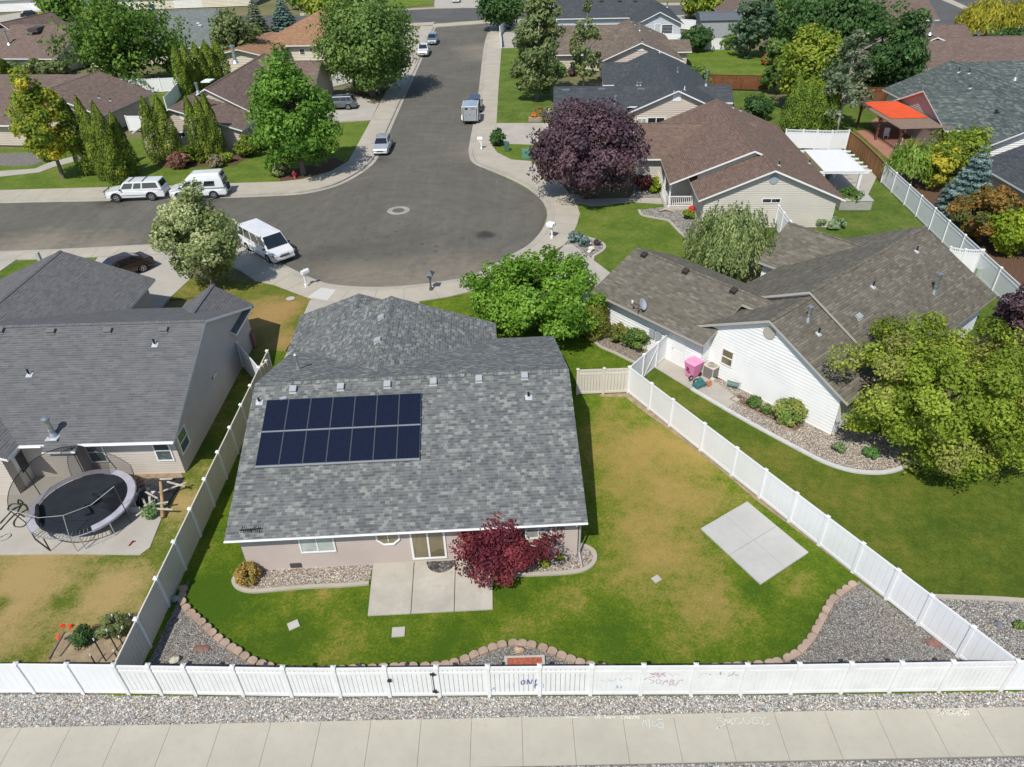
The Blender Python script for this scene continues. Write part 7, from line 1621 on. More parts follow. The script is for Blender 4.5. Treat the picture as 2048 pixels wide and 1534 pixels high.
b = MB(); b.tube([(-.3, 0, .22), (.3, 0, .22)], .16, 14); b.build('drum', flat('reel_green', (.12, .18, .16), .5, var=.1), rl_); b = MB(); [b.tube([(x, -.22, 0), (x, 0, .45), (x, .22, 0)], .025, 6) for x in (-.34, .34)]; b.tube([(.34, .1, .2), (.5, .2, .62)], .025, 6); b.build('stand', flat('reel_grey', (.4, .43, .42), .5, var=.05), rl_)
b = MB(); b.box((0, 0, .15), (.24, .2, .3)); o = mobj('utility_box', b, M_acm, 'small pale utility box standing before the tan air conditioner', 'box', bevel=.03); o.location = at(1424, 765, .0); o.rotation_euler = (0, 0, -.9)
# satellite dish on the taupe roof eave
p = H2.Mf @ H2.hit(1276, 628, K_h2g); sdh = thing('satellite_dish', 'pale grey satellite dish on the eave of the taupe roof', 'satellite dish', p, 0)
b = MB(); b.M = Matrix.Translation((.22, .05, .62)) @ Matrix.Rotation(math.radians(-35), 4, 'Z') @ Matrix.Rotation(math.radians(62), 4, 'Y'); b.lathe([(.05, -.02), (.18, -.01), (.30, .03), (.36, .07), (.35, .08), (.28, .045), (.16, .008), (.02, 0)], n=22); b.build('reflector', flat('dish_grey', (.42, .46, .49), .4, var=.04), sdh, smooth=True)
b = MB(); b.tube([(0, 0, 0), (0, 0, .45), (.2, .05, .6)], .03, 8); b.tube([(.15, .04, .5), (-.35, .12, .72)], .022, 6); b.build('mast', M_vent_dark, sdh); b = MB(); b.box((-.38, .12, .78), (.1, .12, .16)); b.box((-.36, .2, .76), (.08, .07, .12)); b.build('receiver', M_white, sdh)
# ---------------------------------------------------------------- left yard: trampoline
tp = thing('trampoline', 'large black trampoline with sagging safety net on the left patio', 'trampoline', at(160, 1040, 0)); T0 = Vector(tp.location)
def tz(px, py, z): return G(px, py, z) - T0
C_ = tz(158, 1008, .85); A_ = (tz(258, 985, .85) - tz(62, 1030, .85)) / 2; ra = 2.28; 
ctr_ = Vector((mid(tz(64, 1040, .85), tz(257, 978, .85)).x, mid(tz(165, 945, .85), tz(150, 1072, .85)).y, .85))
M_net, nt, bb = newmat('net_mesh', .8, .1); bb.inputs['Base Color'].default_value = (.012, .012, .013, 1)
tr_ = nt.new('ShaderNodeBsdfTransparent'); mx = nt.new('ShaderNodeMixShader'); mx.inputs[0].default_value = .42; nt.link(tr_.outputs[0], mx.inputs[1]); nt.link(bb.outputs[0], mx.inputs[2]); nt.link(mx.outputs[0], nt.n['Material Output'].inputs['Surface'])
ring = lambda r_, z, n=40, ph=0: [(ctr_.x + r_ * math.cos(2 * PI * k / n + ph), ctr_.y + r_ * math.sin(2 * PI * k / n + ph), z) for k in range(n)]
n = 40
b = MB(); R0, R1 = ring(1.93, .86), ring(1.87, .84); b.add([(ctr_.x, ctr_.y, .80)] + [(x + .0, y, .855) for x, y, z in R0] + [(ctr_.x + (x - ctr_.x) * .6, ctr_.y + (y - ctr_.y) * .6, .81) for x, y, z in R0], [(1 + k, 1 + (k + 1) % n, 1 + n + (k + 1) % n, 1 + n + k) for k in range(n)] + [(1 + n + k, 1 + n + (k + 1) % n, 0) for k in range(n)])
b.build('jumping_mat', flat('mat_black', (.022, .026, .032), .55, var=.2, vscale=1.5), tp)
b = MB(); lo, hi = 8, 33    # pad covers all but the near-right arc, where springs show
A1, A2 = ring(1.92, .90), ring(2.25, .90); ks_ = [k % n for k in range(-6, 27)]
b.add([A1[k] for k in ks_] + [A2[k] for k in ks_] + [(ctr_.x + (A2[k][0] - ctr_.x) * 1.01, ctr_.y + (A2[k][1] - ctr_.y) * 1.01, .80) for k in ks_], [(i, i + 1, len(ks_) + i + 1, len(ks_) + i) for i in range(len(ks_) - 1)] + [(len(ks_) + i, len(ks_) + i + 1, 2 * len(ks_) + i + 1, 2 * len(ks_) + i) for i in range(len(ks_) - 1)]); b.build('safety_pad', flat('pad_lilac', (.40, .385, .43), .6, var=.12, vscale=2), tp)
b = MB(); rr_ = ring(2.25, .86, 48); b.tube(rr_ + rr_[:1], .03, 6); b.build('frame_ring', M_metal, tp)
b = MB()
for k in range(60):
    a = 2 * PI * (26 + 15 * k / 60) / n
    if k % 2 == 0: b.tube([(ctr_.x + 1.88 * math.cos(a), ctr_.y + 1.88 * math.sin(a), .85), (ctr_.x + 2.22 * math.cos(a), ctr_.y + 2.22 * math.sin(a), .86)], .013, 4)
b.build('spring', M_chrome, tp)
for k in range(5):
    a = 2 * PI * k / 5 + .35; b = MB(); p1 = Vector((ctr_.x + 2.24 * math.cos(a - .28), ctr_.y + 2.24 * math.sin(a - .28), .84)); p2_ = Vector((ctr_.x + 2.24 * math.cos(a + .28), ctr_.y + 2.24 * math.sin(a + .28), .84)); q1, q2 = p1.copy(), p2_.copy(); q1.z = q2.z = .03; b.tube([p1, q1, q2, p2_], .03, 6); b.build('leg', M_black if k % 2 else M_metal, tp)
# net poles: uprights that carry the top rope; the net has slumped on the near side
tops = [(95, 40), (35, 918), (0, 0)]
poles = [(tz(42, 968, .9), tz(40, 985, 2.2)), (tz(72, 935, .9), None)]
angs = [(-.25, 2.3, 1.0), (1.30, 1.75, .92), (2.0, 2.55, .97), (2.9, 2.5, 1.05), (3.75, 1.9, 1.12), (4.95, 1.9, .85)]
pt = []
for a, h_, f in angs:
    x0_, y0_ = ctr_.x + 2.27 * math.cos(a), ctr_.y + 2.27 * math.sin(a); x1_, y1_ = ctr_.x + 2.27 * f * math.cos(a), ctr_.y + 2.27 * f * math.sin(a); pt.append(Vector((x1_, y1_, h_)))
    b = MB(); b.tube([(x0_, y0_, .05), (x0_, y0_, 1.0), (x1_, y1_, h_)], .022, 6); b.build('net_pole', M_vent_dark if a < 4 else M_metal, tp)
b = MB(); m_ = 10; rows = []
for i in range(1, 4):
    for k in range(m_ + (1 if i == 3 else 0)):
        t_ = k / m_; a = angs[i][0] * (1 - t_) + angs[i + 1][0] * t_; top_ = pt[i].lerp(pt[i + 1], t_); sag = 4 * t_ * (1 - t_); top_ = top_ + Vector((0, 0, .12 * sag)); c0_ = Vector((ctr_.x, ctr_.y, top_.z)); top_ = c0_ + (top_ - c0_) * (1 + .10 * sag)
        bot = Vector((ctr_.x + 1.9 * math.cos(a), ctr_.y + 1.9 * math.sin(a), .9)); rows.append((bot, bot.lerp(top_, .5) , top_))
V_ = [p for r_ in rows for p in r_]; b.add(V_, [(3 * i + j, 3 * i + 3 + j, 3 * i + 4 + j, 3 * i + 1 + j) for i in range(len(rows) - 1) for j in range(2)]); b.build('safety_net', M_net, tp)
b = MB(); b.tube([r_[2] for r_ in rows], .018, 5); b.build('net_rope', M_black, tp)
b = MB(); dr = []; fold = [(Vector((ctr_.x + .5 + .25 * math.sin(k * 1.3), ctr_.y - .9 + .16 * k, .93)), .07) for k in range(10)]; fb = MB(); fb.tube([p_ for p_, _ in fold], [.03, .07, .05, .09, .06, .10, .06, .08, .05, .03], 6); fb.build('slumped_net', flat('net_black', (.015, .015, .017), .8, var=.2), tp); fb = MB(); fb.tube([Vector((ctr_.x - 1.9 + .1 * k, ctr_.y - .2 - .17 * k, 1.0 + .05 * (k % 2))) for k in range(9)], [.05, .09, .12, .1, .13, .1, .08, .06, .03], 6); fb.build('slumped_net', bpy.data.materials['net_black'], tp)
for k in range(14):
    t_ = k / 13; a = -.4 + 1.2 * t_; dr.append((Vector((ctr_.x + 1.85 * math.cos(a), ctr_.y + 1.85 * math.sin(a), .9)), Vector((ctr_.x + (1.0 + .25 * math.sin(k)) * math.cos(a), ctr_.y + (1. + .25 * math.sin(k)) * math.sin(a), .93 + .05 * (k % 3)))))
b.add([p for r_ in dr for p in r_], [(2 * i, 2 * i + 2, 2 * i + 3, 2 * i + 1) for i in range(13)]); b.build('safety_net', M_net, tp)
b = MB(); b.tube([pt[4], mid(pt[4], pt[5]) + Vector((0, 0, -.3)), pt[5]], .012, 4); b.tube([pt[5], mid(pt[5], pt[0]) + Vector((0, 0, -.25)), pt[0]], .012, 4); b.build('net_rope', M_trim_grey, tp)
o = MB(); o.blob((0, 0, .2), .2, 10); o = mobj('ball', o, flat('ball_red', (.25, .01, .02), .5, var=.1), 'dark red ball under the edge of the trampoline', 'ball', smooth=True); o.location = at(243, 1028)
b = MB(); b.box((0, 0, .02), (.3, .06, .04), .6); b.box((.1, .04, .02), (.14, .05, .04), -.5); o = mobj('toy_gun', b, flat('toy_red', (.25, .03, .02), .6, var=0), 'small red toy lying on the concrete right of the trampoline', 'toy'); o.location = at(263, 1087, .025); o.rotation_euler = (0, 0, .7)
# junk heap: tarp, boards, post
rnd = random.Random(11)
b = MB(); g_ = []; N = 12
c_ = at(305, 985)
for i in range(N + 1):
    for j in range(N + 1):
        u_, v_ = i / N * 2 - 1, j / N * 2 - 1; rr = max(abs(u_), abs(v_)); b.v.append(Vector((c_.x + u_ * 1.15 + rnd.uniform(-.05, .05), c_.y + v_ * 1.0 + rnd.uniform(-.05, .05), .03 + .42 * (1 - rr ** 2) * (.7 + .3 * rnd.random()))))
for i in range(N):
    for j in range(N): b.f.append([i * (N + 1) + j, (i + 1) * (N + 1) + j, (i + 1) * (N + 1) + j + 1, i * (N + 1) + j + 1]); b.m.append(0)
mobj('tarp', b, flat('tarp_black', (.03, .032, .034), .35, .5, var=.3, vscale=5), 'crumpled black tarp heaped between the trampoline and the almond fence', 'tarp')
for k in range(9):
    px, py = ((289, 1005), (300, 1012), (312, 1008), (285, 1022), (320, 1018), (303, 990), (332, 958), (345, 975), (352, 968))[k]; b = MB(); L_ = rnd.uniform(.5, 1.3); b.box((0, 0, .0), (L_, .09, .03)); o = mobj('board', b, flat('board_pale_%d' % 0, (.50, .46, .38), .8, var=.2) if k == 0 else bpy.data.materials['board_pale_0'], 'loose pale board thrown on the black tarp', 'board', 'loose boards on the tarp'); o.location = at(px, py, .38 + .05 * (k % 3)); o.rotation_euler = (rnd.uniform(-.2, .2), rnd.uniform(-.25, .25), rnd.uniform(0, PI))
b = MB(); b.tube([at(325, 1035, .1), at(324, 1000, .5), at(321, 963, 1.05)], [.085, .08, .07], 8); mobj('wooden_post', b, wood_mat('raw_post', (.40, .27, .14)), 'rough tan wooden post leaning over the black tarp', 'post')
b = MB(); b.box((0, 0, .22), (.05, 1.3, .42)); b.box((.3, -.5, .2), (.6, .05, .38)); o = mobj('low_frame', b, M_trim_grey, 'grey low board frame beside the black tarp', 'frame'); o.location = at(272, 1010); o.rotation_euler = (0, 0, -.1)
# garden plot by the fence: stakes, rails, stepping stone
for k, (px, py, h_) in enumerate(((212, 1322, 1.3), (236, 1302, 1.25), (222, 1328, .0), (245, 1270, 1.2), (258, 1282, .8), (252, 1300, .8), (276, 1262, 1.0), (192, 1330, .6), (240, 1325, .7))):
    if h_ == 0: continue
    s_ = thing('garden_stake', 'dark garden stake with white tip in the corner plot', 'stake', at(px, py, 0), 0, 'stakes in the corner garden plot'); b = MB(); b.tube([(0, 0, -.1), (-.04, .05, h_ - .1)], .024, 6); b.build('shaft', M_black, s_); b = MB(); b.tube([(-.04, .05, h_ - .1), (-.043, .055, h_)], .026, 6); b.build('tip', M_white, s_)
b = MB(); b.box((0, 0, .02), (.48, .36, .06)); o = mobj('stepping_stone', b, flat('tan_paver', (.46, .34, .2), .9, var=.1), 'tan paver on the grass beside the garden stakes', 'paver'); o.location = at(249, 1248); o.rotation_euler = (0, 0, .05)
for a_, b_ in (((96, 1318), (127, 1264)), ((118, 1312), (140, 1284)), ((170, 1264), (232, 1263))):
    b = MB(); p1, p2_ = at(*a_, .04), at(*b_, .04); b.tube([p1, p2_], .04, 4); mobj('plot_rail', b, M_plank, {(96, 1318): 'long grey timber rail at the left side of the garden plot', (118, 1312): 'short grey timber lying inside the garden plot', (170, 1264): 'grey timber rail at the back of the garden plot'}[a_], 'timber rail')
# ---------------------------------------------------------------- street furniture
def mailbox(label, px, py, mat, rz, double=False, hood=False, z=0.):
    t = thing('mailbox', label, 'mailbox', at(px, py, z), rz)
    b = MB(); b.box((0, 0, .5), (.11, .11, 1.0)); b.box((0, 0, .1), (.2, .2, .2)); b.box((.12, 0, .78), (.3, .07, .07)); b.build('post', mat, t)
    for k, y in enumerate((0.,) if not double else (-.16, .16)):
        b = MB(); P = [(-.14, 0), (.14, 0), (.14, .16)] + [(.14 * math.cos(a), .16 + .14 * math.sin(a)) for a in [PI * i / 8 for i in range(1, 8)]] + [(-.14, .16)]
        L_ = .58; b.add([(-.18, x + y, 1.02 + zz) for x, zz in P] + [(-.18 + L_, x + y, 1.02 + zz) for x, zz in P], [list(range(len(P)))[::-1], list(range(len(P), 2 * len(P)))] + [(i, (i + 1) % len(P), len(P) + (i + 1) % len(P), len(P) + i) for i in range(len(P))]); b.build('letter_box', mat, t)
    if hood: b = MB(); b.add([(-.28, -.28, 1.22), (.45, -.28, 1.22), (.45, .28, 1.22), (-.28, .28, 1.22), (.08, 0, 1.55)], [(0, 1, 4), (1, 2, 4), (2, 3, 4), (3, 0, 4), (3, 2, 1, 0)]); b.build('hood', mat, t)
    b = MB(); b.box((.2, .16 if not double else .32, 1.25), (.04, .02, .16)); b.build('flag', M_tail if False else mat, t)
    return t
mailbox('white mailbox on a white post beside the dry front lawn', 613, 573, M_white, .9)
M_iron = flat('iron_grey', (.08, .10, .11), .5, .4, var=.05); mailbox('dark grey lantern topped mailbox on the kerb of the cul de sac', 862, 580, M_iron, 1.4, hood=True)
mailbox('white twin mailbox on the right side of the cul de sac', 1104, 476, M_white, 2.6, True); mailbox('white mailbox at the bend near the clipped round hedge', 963, 298, M_white, 3.0)
mailbox('pale mailbox in the shade of the big tree up the street', 758, 187, M_trim_grey, 0.)
def plate(name, lab, px, py, r, mat, z=.012, cat='cover', sq=None):
    b = MB()
    if sq: b.box((0, 0, 0), (sq[0], sq[1], .03), sq[2])
    else: b.lathe([(r, 0), (r, .012), (r * .9, .014)], n=24)
    o = mobj(name, b, mat, lab, cat); o.location = at(px, py, z); return o
mh = thing('manhole', 'round manhole with pale concrete ring in the cul de sac asphalt', 'manhole', at(797, 421, Z_ST + .004)); b = MB(); n = 32
A_ = [(.55 * math.cos(2 * PI * k / n), .55 * math.sin(2 * PI * k / n), .012) for k in range(n)]; B_ = [(1.02 * math.cos(2 * PI * k / n), 1.02 * math.sin(2 * PI * k / n), .010) for k in range(n)]; b.add(A_ + B_, [(k, n + k, n + (k + 1) % n, (k + 1) % n) for k in range(n)]); b.build('ring', concrete_mat('ring_concrete', (.38, .36, .31), .3), mh); b = MB(); b.lathe([(.5, .008), (.48, .016), (.3, .016)], n=24); b.build('lid', flat('manhole_iron', (.13, .12, .105), .7, var=.15, vscale=12), mh)
plate('utility_cover', 'round white utility cover in the dry front lawn', 581, 597, .3, M_paver); 
b = MB(); P_ = [G2(642, 575), G2(672, 580), G2(655, 601), G2(616, 594)]; b.prism(P_, -.1, .010); tag(b.build('sidewalk_patch', concrete_mat('fresh_concrete', (.58, .57, .53), .06)), kind='structure')
# fire hydrant
fh = thing('fire_hydrant', 'red fire hydrant at the bend of the sidewalk under the bright green maple', 'hydrant', at(590, 357)); M_hyd = flat('hydrant_red', (.38, .03, .035), .45, .4, var=.08)
b = MB(); b.lathe([(.17, 0), (.17, .06), (.12, .08), (.12, .55), (.15, .58), (.15, .62), (.12, .7), (.06, .76), (.03, .8)], n=14); b.build('barrel', M_hyd, fh, smooth=True)
for s in (1, -1): b = MB(); b.tube([(s * .1, 0, .45), (s * .24, 0, .45)], .055, 10); b.build('outlet', M_hyd, fh)
# utility boxes and bins
def ubox(lab, px, py, d, mat, rz=0., lid=True):
    t = thing('utility_box', lab, 'utility box', at(px, py), rz); b = MB(); b.box((0, 0, d[2] / 2), d, taper=.92); b.build('cabinet', mat, t, bevel=.03); b = MB(); b.box((0, 0, d[2] + .03), (d[0] * .98, d[1] * .98, .07)); b.build('lid', mat, t, bevel=.02); return t
M_ugreen = flat('utility_green', (.06, .14, .10), .5, var=.08); M_ugreen2 = flat('utility_pale_green', (.10, .25, .17), .5, var=.08)
ubox('dark green utility box beside the clipped round hedge', 1014, 301, (.55, .5, .8), M_ugreen); ubox('pale green transformer box beside the plum tree', 1054, 315, (1.1, 1.0, .75), M_ugreen2)
ubox('pale grey utility pedestal on the lawn behind the left grey roof', 83, 527, (.28, .28, .9), flat('pedestal_grey', (.42, .46, .42), .5, var=.05)); ubox('sage green pedestal at the corner of the fence wing', 1951, 556, (.35, .3, .7), flat('pedestal_sage', (.33, .40, .32), .5, var=.05))
for px, py, c, lab in ((86, 18, (.02, .12, .45), 'blue recycling cart beside the top left garage'), (308, 18, (.02, .08, .30), 'dark blue cart by the ivory garage at the top'), (336, 16, (.015, .02, .02), 'black trash cart with pink lid by the ivory garage')):
    t = thing('trash_cart', lab, 'trash cart', at(px, py)); b = MB(); b.box((0, 0, .55), (.75, .8, 1.1), taper=1.15); b.build('body', flat('cart_' + lab[:4], c, .5, var=.05), t, bevel=.05); b = MB(); b.box((0, 0, 1.15), (.92, .98, .12)); b.build('lid', flat('cart_lid_' + lab[:4], (.5, .25, .28) if 'pink' in lab else c, .5, var=.05), t)
# ---------------------------------------------------------------- patio cover, hot tub, chairs, planter
pc = thing('patio_cover', 'white slatted patio cover on posts beside the brown house', 'patio cover', (20.4, 58.3, 0), math.radians(-4))
for i in range(4): b = MB(); b.box((7.2 + .85 * i + .4, 6.35, 2.55 + .012 * (i % 2)), (.87, 6.3, .05)); b.build('roof_panel', M_white, pc)
b = MB(); b.box((8.9, 3.3, 2.45), (4.2, .12, .2)); b.box((8.9, 9.4, 2.45), (4.2, .12, .2)); b.box((10.72, 6.35, 2.45), (.12, 6.2, .2)); [b.box((11.0, 3.6 + 1.1 * k, 2.5), (.7, .06, .14)) for k in range(6)]; b.build('beam', M_white, pc)
for x, y in ((10.4, 3.4), (10.4, 9.3), (7.2, 3.4)): b = MB(); b.box((x, y, 1.2), (.22, .22, 2.4)); b.build('post', M_white, pc)
for k in range(3):
    t = thing('patio_chair', 'grey metal patio chair in shade under the white patio cover', 'chair', pc.matrix_basis @ Vector((8.6 + .25 * k, 4.3 + 1. * k, .02)) if False else (Matrix.Translation((20.4, 58.3, 0)) @ Matrix.Rotation(math.radians(-4), 4, 'Z')) @ Vector((8.5 + .2 * k, 4.4 + 1.1 * k, .02)), .4, 'chairs under the white patio cover')
    b = MB(); b.box((0, 0, .42), (.5, .5, .05)); b.build('seat', M_trim_grey, t); b = MB(); [b.tube([(.25, -.22 + .11 * i, .42), (.33, -.22 + .11 * i, .95)], .018, 5) for i in range(5)]; b.tube([(.33, -.25, .95), (.33, .25, .95)], .02, 5); b.build('backrest', M_trim_grey, t)
    for x, y in ((.22, .22), (.22, -.22), (-.22, .22), (-.22, -.22)): b = MB(); b.tube([(x, y, 0), (x, y, .42)], .02, 5); b.build('leg', M_trim_grey, t)
ht = thing('hot_tub', 'grey beige covered hot tub at the end of the white patio cover', 'hot tub', (Matrix.Translation((20.4, 58.3, 0)) @ Matrix.Rotation(math.radians(-4), 4, 'Z')) @ Vector((9.5, 1.6, 0)), math.radians(-4)); b = MB(); b.box((0, 0, .42), (2.7, 2.0, .84)); b.build('shell', flat('tub_side', (.36, .35, .31), .6, var=.1), ht, bevel=.06); b = MB(); b.box((0, .5, .90), (2.75, 1.02, .12)); b.box((0, -.53, .90), (2.75, 1.02, .12)); b.build('cover', flat('tub_cover', (.43, .43, .38), .6, var=.06), ht, bevel=.03)
pl = thing('planter', 'white rectangular planter of leafy plants on the lawn by the cream wall', 'planter', at(1696, 416), -.05); b = MB(); b.box((0, 0, .22), (1.9, .7, .44)); b.build('box', M_white, pl, bevel=.03); b = MB(); b.box((0, 0, .43), (1.75, .56, .04)); b.build('soil', M_soil, pl)
b = MB(); [b.box((-.5 + .25 * k, 0, .3), (.22, 1.0, .05)) for k in range(5)]; b.box((0, 0, .14), (1.2, .9, .26)); o = mobj('step_box', b, flat('step_cream', (.55, .5, .42), .7, var=.05), 'cream slatted step box against the cream siding', 'step'); o.location = at(1612, 447); o.rotation_euler = (0, 0, -.08)
# pergola with orange cover
M_perg = wood_mat('pergola_brown', (.15, .06, .035)); M_orange = flat('canvas_orange', (.72, .10, .03), .7, var=.1, vscale=1.2); M_batten = flat('batten_grey', (.20, .20, .20), .8, var=.1)
NW, SW, SE, NE = G(1722, 209, 2.5), G(1786, 263, 2.5), G(1864, 262, 2.5), G(1800, 207, 2.5)
NW, SW = Vector((40.3, 83.4, 2.5)), Vector((40.3, 73.0, 2.5)); NE, SE = Vector((44.5, 83.4, 2.5)), Vector((44.5, 73.0, 2.5))
pg = thing('pergola', 'brown timber pergola with bright orange canvas cover by the pink gable', 'pergola', (NW.x, SW.y, 0)); O_ = Vector((NW.x, SW.y, 0))
b = MB(); [b.box((x, 5.2, 2.5), (.12, 10.8, .24)) for x in (.1, 4.2)]; b.build('beam', M_perg, pg)
b = MB(); nr = 40
for k in range(nr): b.box((2.1, -.1 + 10.6 * k / (nr - 1), 2.68), (5.0, .05, .12))
b.build('batten', M_perg if False else flat('batten_tan', (.30, .22, .17), .8, var=.15), pg)
b = MB(); b.box((2.1, 6.7, 2.77), (3.9, 6.9, .02)); b.build('canvas', M_orange, pg)
for x, y in ((.1, .3), (.1, 5.2), (.1, 10.1), (4.2, .3)): b = MB(); b.box((x, y, 1.2), (.2, .2, 2.4)); b.tube([(x, y, 1.7), (x, y + .7, 2.4)], .06, 5); b.tube([(x, y, 1.7), (x, y - .7, 2.4)], .06, 5); b.build('post', M_perg, pg)
for k, (x, y) in enumerate(((41.2, 75), (41.6, 78.5))):
    t = thing('patio_chair', 'pale garden chair on the red brick patio under the pergola', 'chair', (x, y, .03), 1.2 * k, 'chairs under the pergola'); b = MB(); b.box((0, 0, .42), (.55, .55, .06)); b.build('seat', M_white, t); b = MB(); b.box((.28, 0, .75), (.05, .55, .7)); b.build('backrest', M_white, t)
    for x_, y_ in ((.22, .22), (.22, -.22), (-.22, .22), (-.22, -.22)): b = MB(); b.tube([(x_, y_, 0), (x_, y_, .42)], .025, 5); b.build('leg', M_white, t)
# grey shed at the back
sh = thing('garden_shed', 'grey garden shed with barn roof behind the white fence', 'shed', at(1433, 72), -.05); b = MB(); b.box((0, 0, 1.5), (7.2, 5, 3.0)); b.build('wall', flat('shed_grey', (.33, .35, .36), .6, var=.08), sh); b = MB(); b.add([(-3.9, -2.8, 3.0), (3.9, -2.8, 3.0), (3.9, -1.2, 4.0), (-3.9, -1.2, 4.0), (3.9, 2.8, 3.0), (-3.9, 2.8, 3.0), (3.9, 1.2, 4.0), (-3.9, 1.2, 4.0)], [(0, 1, 2, 3), (3, 2, 6, 7), (7, 6, 4, 5), (1, 4, 6, 2), (0, 3, 7, 5), (0, 5, 4, 1)]); b.build('roof', RM_h4 if False else flat('shed_roof', (.11, .125, .14), .8, var=.1), sh)
# rocks by the twin mailbox, driftwood
rnd = random.Random(8)
for k, (px, py, lab) in enumerate(((1172, 492, 'white driftwood rock on the small gravel island by the driveway'), (1182, 503, 'second pale rock lower on the small gravel island'))):
    b = MB(); b.blob((0, 0, .12), (.5, .18, .16), 8, jit=.35, rnd=rnd); b.blob((.2, .1, .2), (.2, .3, .14), 8, jit=.35, rnd=rnd); o = mobj('rock', b, flat('driftwood_%d' % k, (.6, .57, .52), .9, var=.1), lab, 'rock'); o.location = at(px, py); o.rotation_euler = (0, 0, .7 * k + .3)
b = MB(); b.tube([(0, 0, .1), (.5, .1, .22), (1.1, -.05, .1)], .09, 6); o = mobj('driftwood', b, flat('driftwood_tan', (.42, .36, .28), .9, var=.2), 'piece of tan driftwood on the grey cobble bed by the porch', 'driftwood'); o.location = at(1318, 424)
# ================================================================ the person on the lawn beside the plum tree
def skin_body(name, pts, edges, rad, mat, parent, root=0):
    me = bpy.data.meshes.new(name); me.from_pydata(pts, edges, []); me.materials.append(mat); o = bpy.data.objects.new(name, me); COL.objects.link(o); o.parent = parent
    sk = o.modifiers.new('skin', 'SKIN'); sk.use_smooth_shade = True
    if not me.skin_vertices: me.attributes.new('x', 'FLOAT', 'POINT')
    sv = me.skin_vertices[0].data if me.skin_vertices else None
    if sv:
        for i, r in enumerate(rad): sv[i].radius = (r, r) if not isinstance(r, tuple) else r
        sv[root].use_root = True
    su = o.modifiers.new('sub', 'SUBSURF'); su.levels = su.render_levels = 2; return o
M_skin = flat('skin', (.52, .30, .21), .6, .3, var=.04); M_shirt = flat('shirt_grey', (.42, .43, .41), .85, var=.08, vscale=8); M_jean = flat('jeans', (.07, .11, .17), .85, var=.15, vscale=8); M_hair = flat('hair_brown', (.07, .035, .02), .6, var=.2, vscale=20)
p0 = G(1097, 241, -.02); pr = thing('person', 'person in grey shirt and blue jeans standing on the lawn beside the plum tree', 'person', p0, math.radians(8))
J = [(0, 0, .93), (0, 0, 1.1), (0, .01, 1.32), (0, .0, 1.47), (0, -.01, 1.56), (0, -.02, 1.64), (0, -.01, 1.72)]
R = [(.15, .11), (.145, .10), (.165, .11), (.06, .06), (.058, .065), (.075, .088), (.06, .075)]
E_ = [(i, i + 1) for i in range(6)]
def chain(frm, pts, rad):
    k = frm
    for p, r in zip(pts, rad): J.append(p); R.append(r); E_.append((k, len(J) - 1)); k = len(J) - 1
    return k
for s in (1, -1):
    w_ = chain(2, [(s * .19, .01, 1.40), (s * .26, .02, 1.12), (s * .27, -.08, .90), (s * .265, -.10, .83), (s * .26, -.11, .77)], [.062, .047, .035, .028, .034])
    for f in range(4): chain(w_, [(s * (.245 + .012 * f), -.125 + .02 * f, .73), (s * (.24 + .012 * f), -.12 + .018 * f, .69 + (.01 if f in (0, 3) else 0))], [.010, .008])
    chain(w_ - 1, [(s * .235, -.145, .79), (s * .232, -.15, .755)], [.011, .009])
    chain(0, [(s * .10, 0, .86), (s * .115, -.01 - .06 * (s > 0), .48), (s * .12, .02 - .05 * (s > 0), .09), (s * .125, -.12 - .05 * (s > 0), .035)], [.095, .062, .042, .035])
skin_body('body', J, E_, R, M_skin, pr)
skin_body('shirt', [(0, 0, .90), (0, 0, 1.1), (0, .01, 1.32), (0, .005, 1.44), (.2, .01, 1.39), (.245, .015, 1.2), (-.2, .01, 1.39), (-.245, .015, 1.2)], [(0, 1), (1, 2), (2, 3), (2, 4), (4, 5), (2, 6), (6, 7)], [(.165, .125), (.16, .118), (.178, .125), (.08, .08), .075, .062, .075, .062], M_shirt, pr)
skin_body('jeans', [(0, 0, .93), (.10, 0, .86), (.115, -.07, .48), (.12, -.03, .10), (-.10, 0, .86), (-.115, -.01, .48), (-.12, .02, .10)], [(0, 1), (1, 2), (2, 3), (0, 4), (4, 5), (5, 6)], [(.16, .122), .108, .075, .06, .108, .075, .06], M_jean, pr)
b = MB(); b.blob((0, .02, 1.69), (.092, .105, .10), 12); b.blob((0, .07, 1.6), (.07, .05, .10), 10); b.build('hair', M_hair, pr, smooth=True)
b = MB(); b.blob((0, -.112, 1.635), (.014, .02, .022), 8); [b.blob((s * .088, -.01, 1.64), (.012, .02, .03), 8) for s in (1, -1)]; b.build('nose', M_skin, pr, smooth=True)
b = MB(); [b.blob((s * .033, -.098, 1.66), (.012, .01, .008), 8) for s in (1, -1)]; b.box((0, -.106, 1.592), (.045, .012, .012)); b.build('face', M_hair, pr)
for s in (1, -1): b = MB(); b.blob((s * .124, -.09, .045), (.05, .13, .05), 10); b.build('shoe', flat('shoe_%d' % s, (.3, .3, .31), .7, var=0), pr, smooth=True)
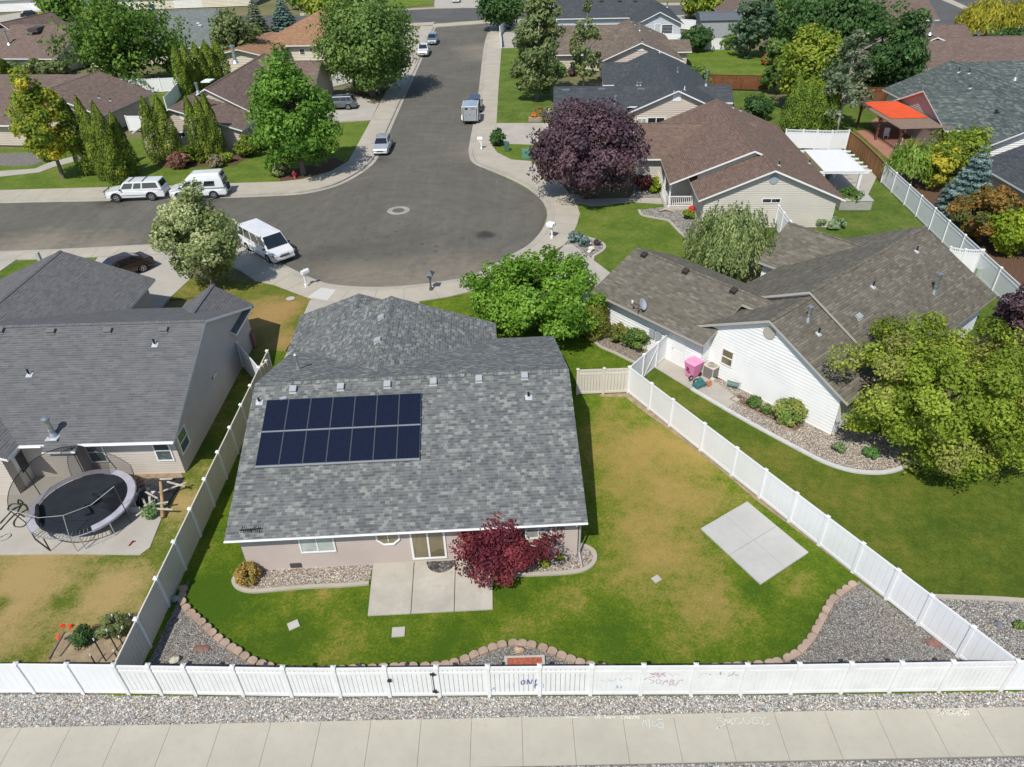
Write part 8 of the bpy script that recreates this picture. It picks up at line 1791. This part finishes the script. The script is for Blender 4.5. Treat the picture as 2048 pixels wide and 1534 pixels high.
# wooden stand, planter box and flowers at the driveway edge
st_ = thing('garden_stand', 'small reddish wooden stand on the lawn left of the person', 'stand', G(1078, 236)); M_std = wood_mat('stand_wood', (.26, .09, .05)); b = MB(); b.box((0, 0, 1.05), (1.2, .5, .06)); b.box((.1, 0, 1.25), (.7, .3, .06)); b.build('top', M_std, st_)
for x in (-.4, .4): b = MB(); b.box((x, 0, .5), (.1, .3, 1.05)); b.build('leg', M_std, st_)
pb_ = thing('planter', 'tan timber planter box with orange flowers at the driveway edge', 'planter', G(1070, 243)); b = MB(); b.box((0, 0, .25), (1.6, .7, .5)); b.build('box', M_plank, pb_)
tree('orange brown flowers in the tan planter by the driveway', (1069, 242), 228, 240, 14, [(.35, .10, .02), (.45, .16, .04), (.2, .12, .03)], name='flower_plant', cat='flower', limbs=0, minz=.4)
# ================================================================ light, sky, camera
sun_el, sun_az = math.radians(52.8), math.atan2(-.40, -.917)
S = Vector((math.sin(sun_az) * math.cos(sun_el), math.cos(sun_az) * math.cos(sun_el), math.sin(sun_el)))
L = bpy.data.lights.new('sun', 'SUN'); L.energy = 4.25; L.angle = math.radians(.53); L.color = (1., .955, .88)
so = bpy.data.objects.new('sun', L); COL.objects.link(so); so.rotation_euler = (-S).to_track_quat('-Z', 'Y').to_euler()
w = bpy.data.worlds.new('World'); scn.world = w; w.use_nodes = True
nt = w.node_tree; bg = nt.nodes['Background']; sk = nt.nodes.new('ShaderNodeTexSky'); sk.sky_type = 'NISHITA'; sk.sun_disc = False
sk.sun_elevation = sun_el; sk.sun_rotation = sun_az % (2 * PI); sk.altitude = 800; sk.air_density = 1.; sk.dust_density = 1.2
nt.links.new(sk.outputs[0], bg.inputs[0]); bg.inputs[1].default_value = .13
cam = bpy.data.cameras.new('camera'); cam.sensor_fit = 'HORIZONTAL'; cam.sensor_width = 36; cam.lens = CF / 2048 * 36; cam.clip_end = 4000; cam.clip_start = .5
co = bpy.data.objects.new('camera', cam); COL.objects.link(co)
f = Vector((0, math.cos(CTH), -math.sin(CTH))); u = Vector((0, math.sin(CTH), math.cos(CTH))); r = Vector((1, 0, 0))
c, s_ = math.cos(CRO), math.sin(CRO)
X = r * c + u * s_; Y = -r * s_ + u * c
Mx = Matrix((X, Y, -f)).transposed().to_4x4(); Mx.translation = Vector((0, 0, CH)); co.matrix_world = Mx
scn.camera = co
vs = scn.view_settings; vs.view_transform = 'Standard'; vs.look = 'None'; vs.exposure = 0.; vs.gamma = 1.
scn.cycles.max_bounces = 6; scn.cycles.diffuse_bounces = 3; scn.cycles.glossy_bounces = 3; scn.cycles.transparent_max_bounces = 12
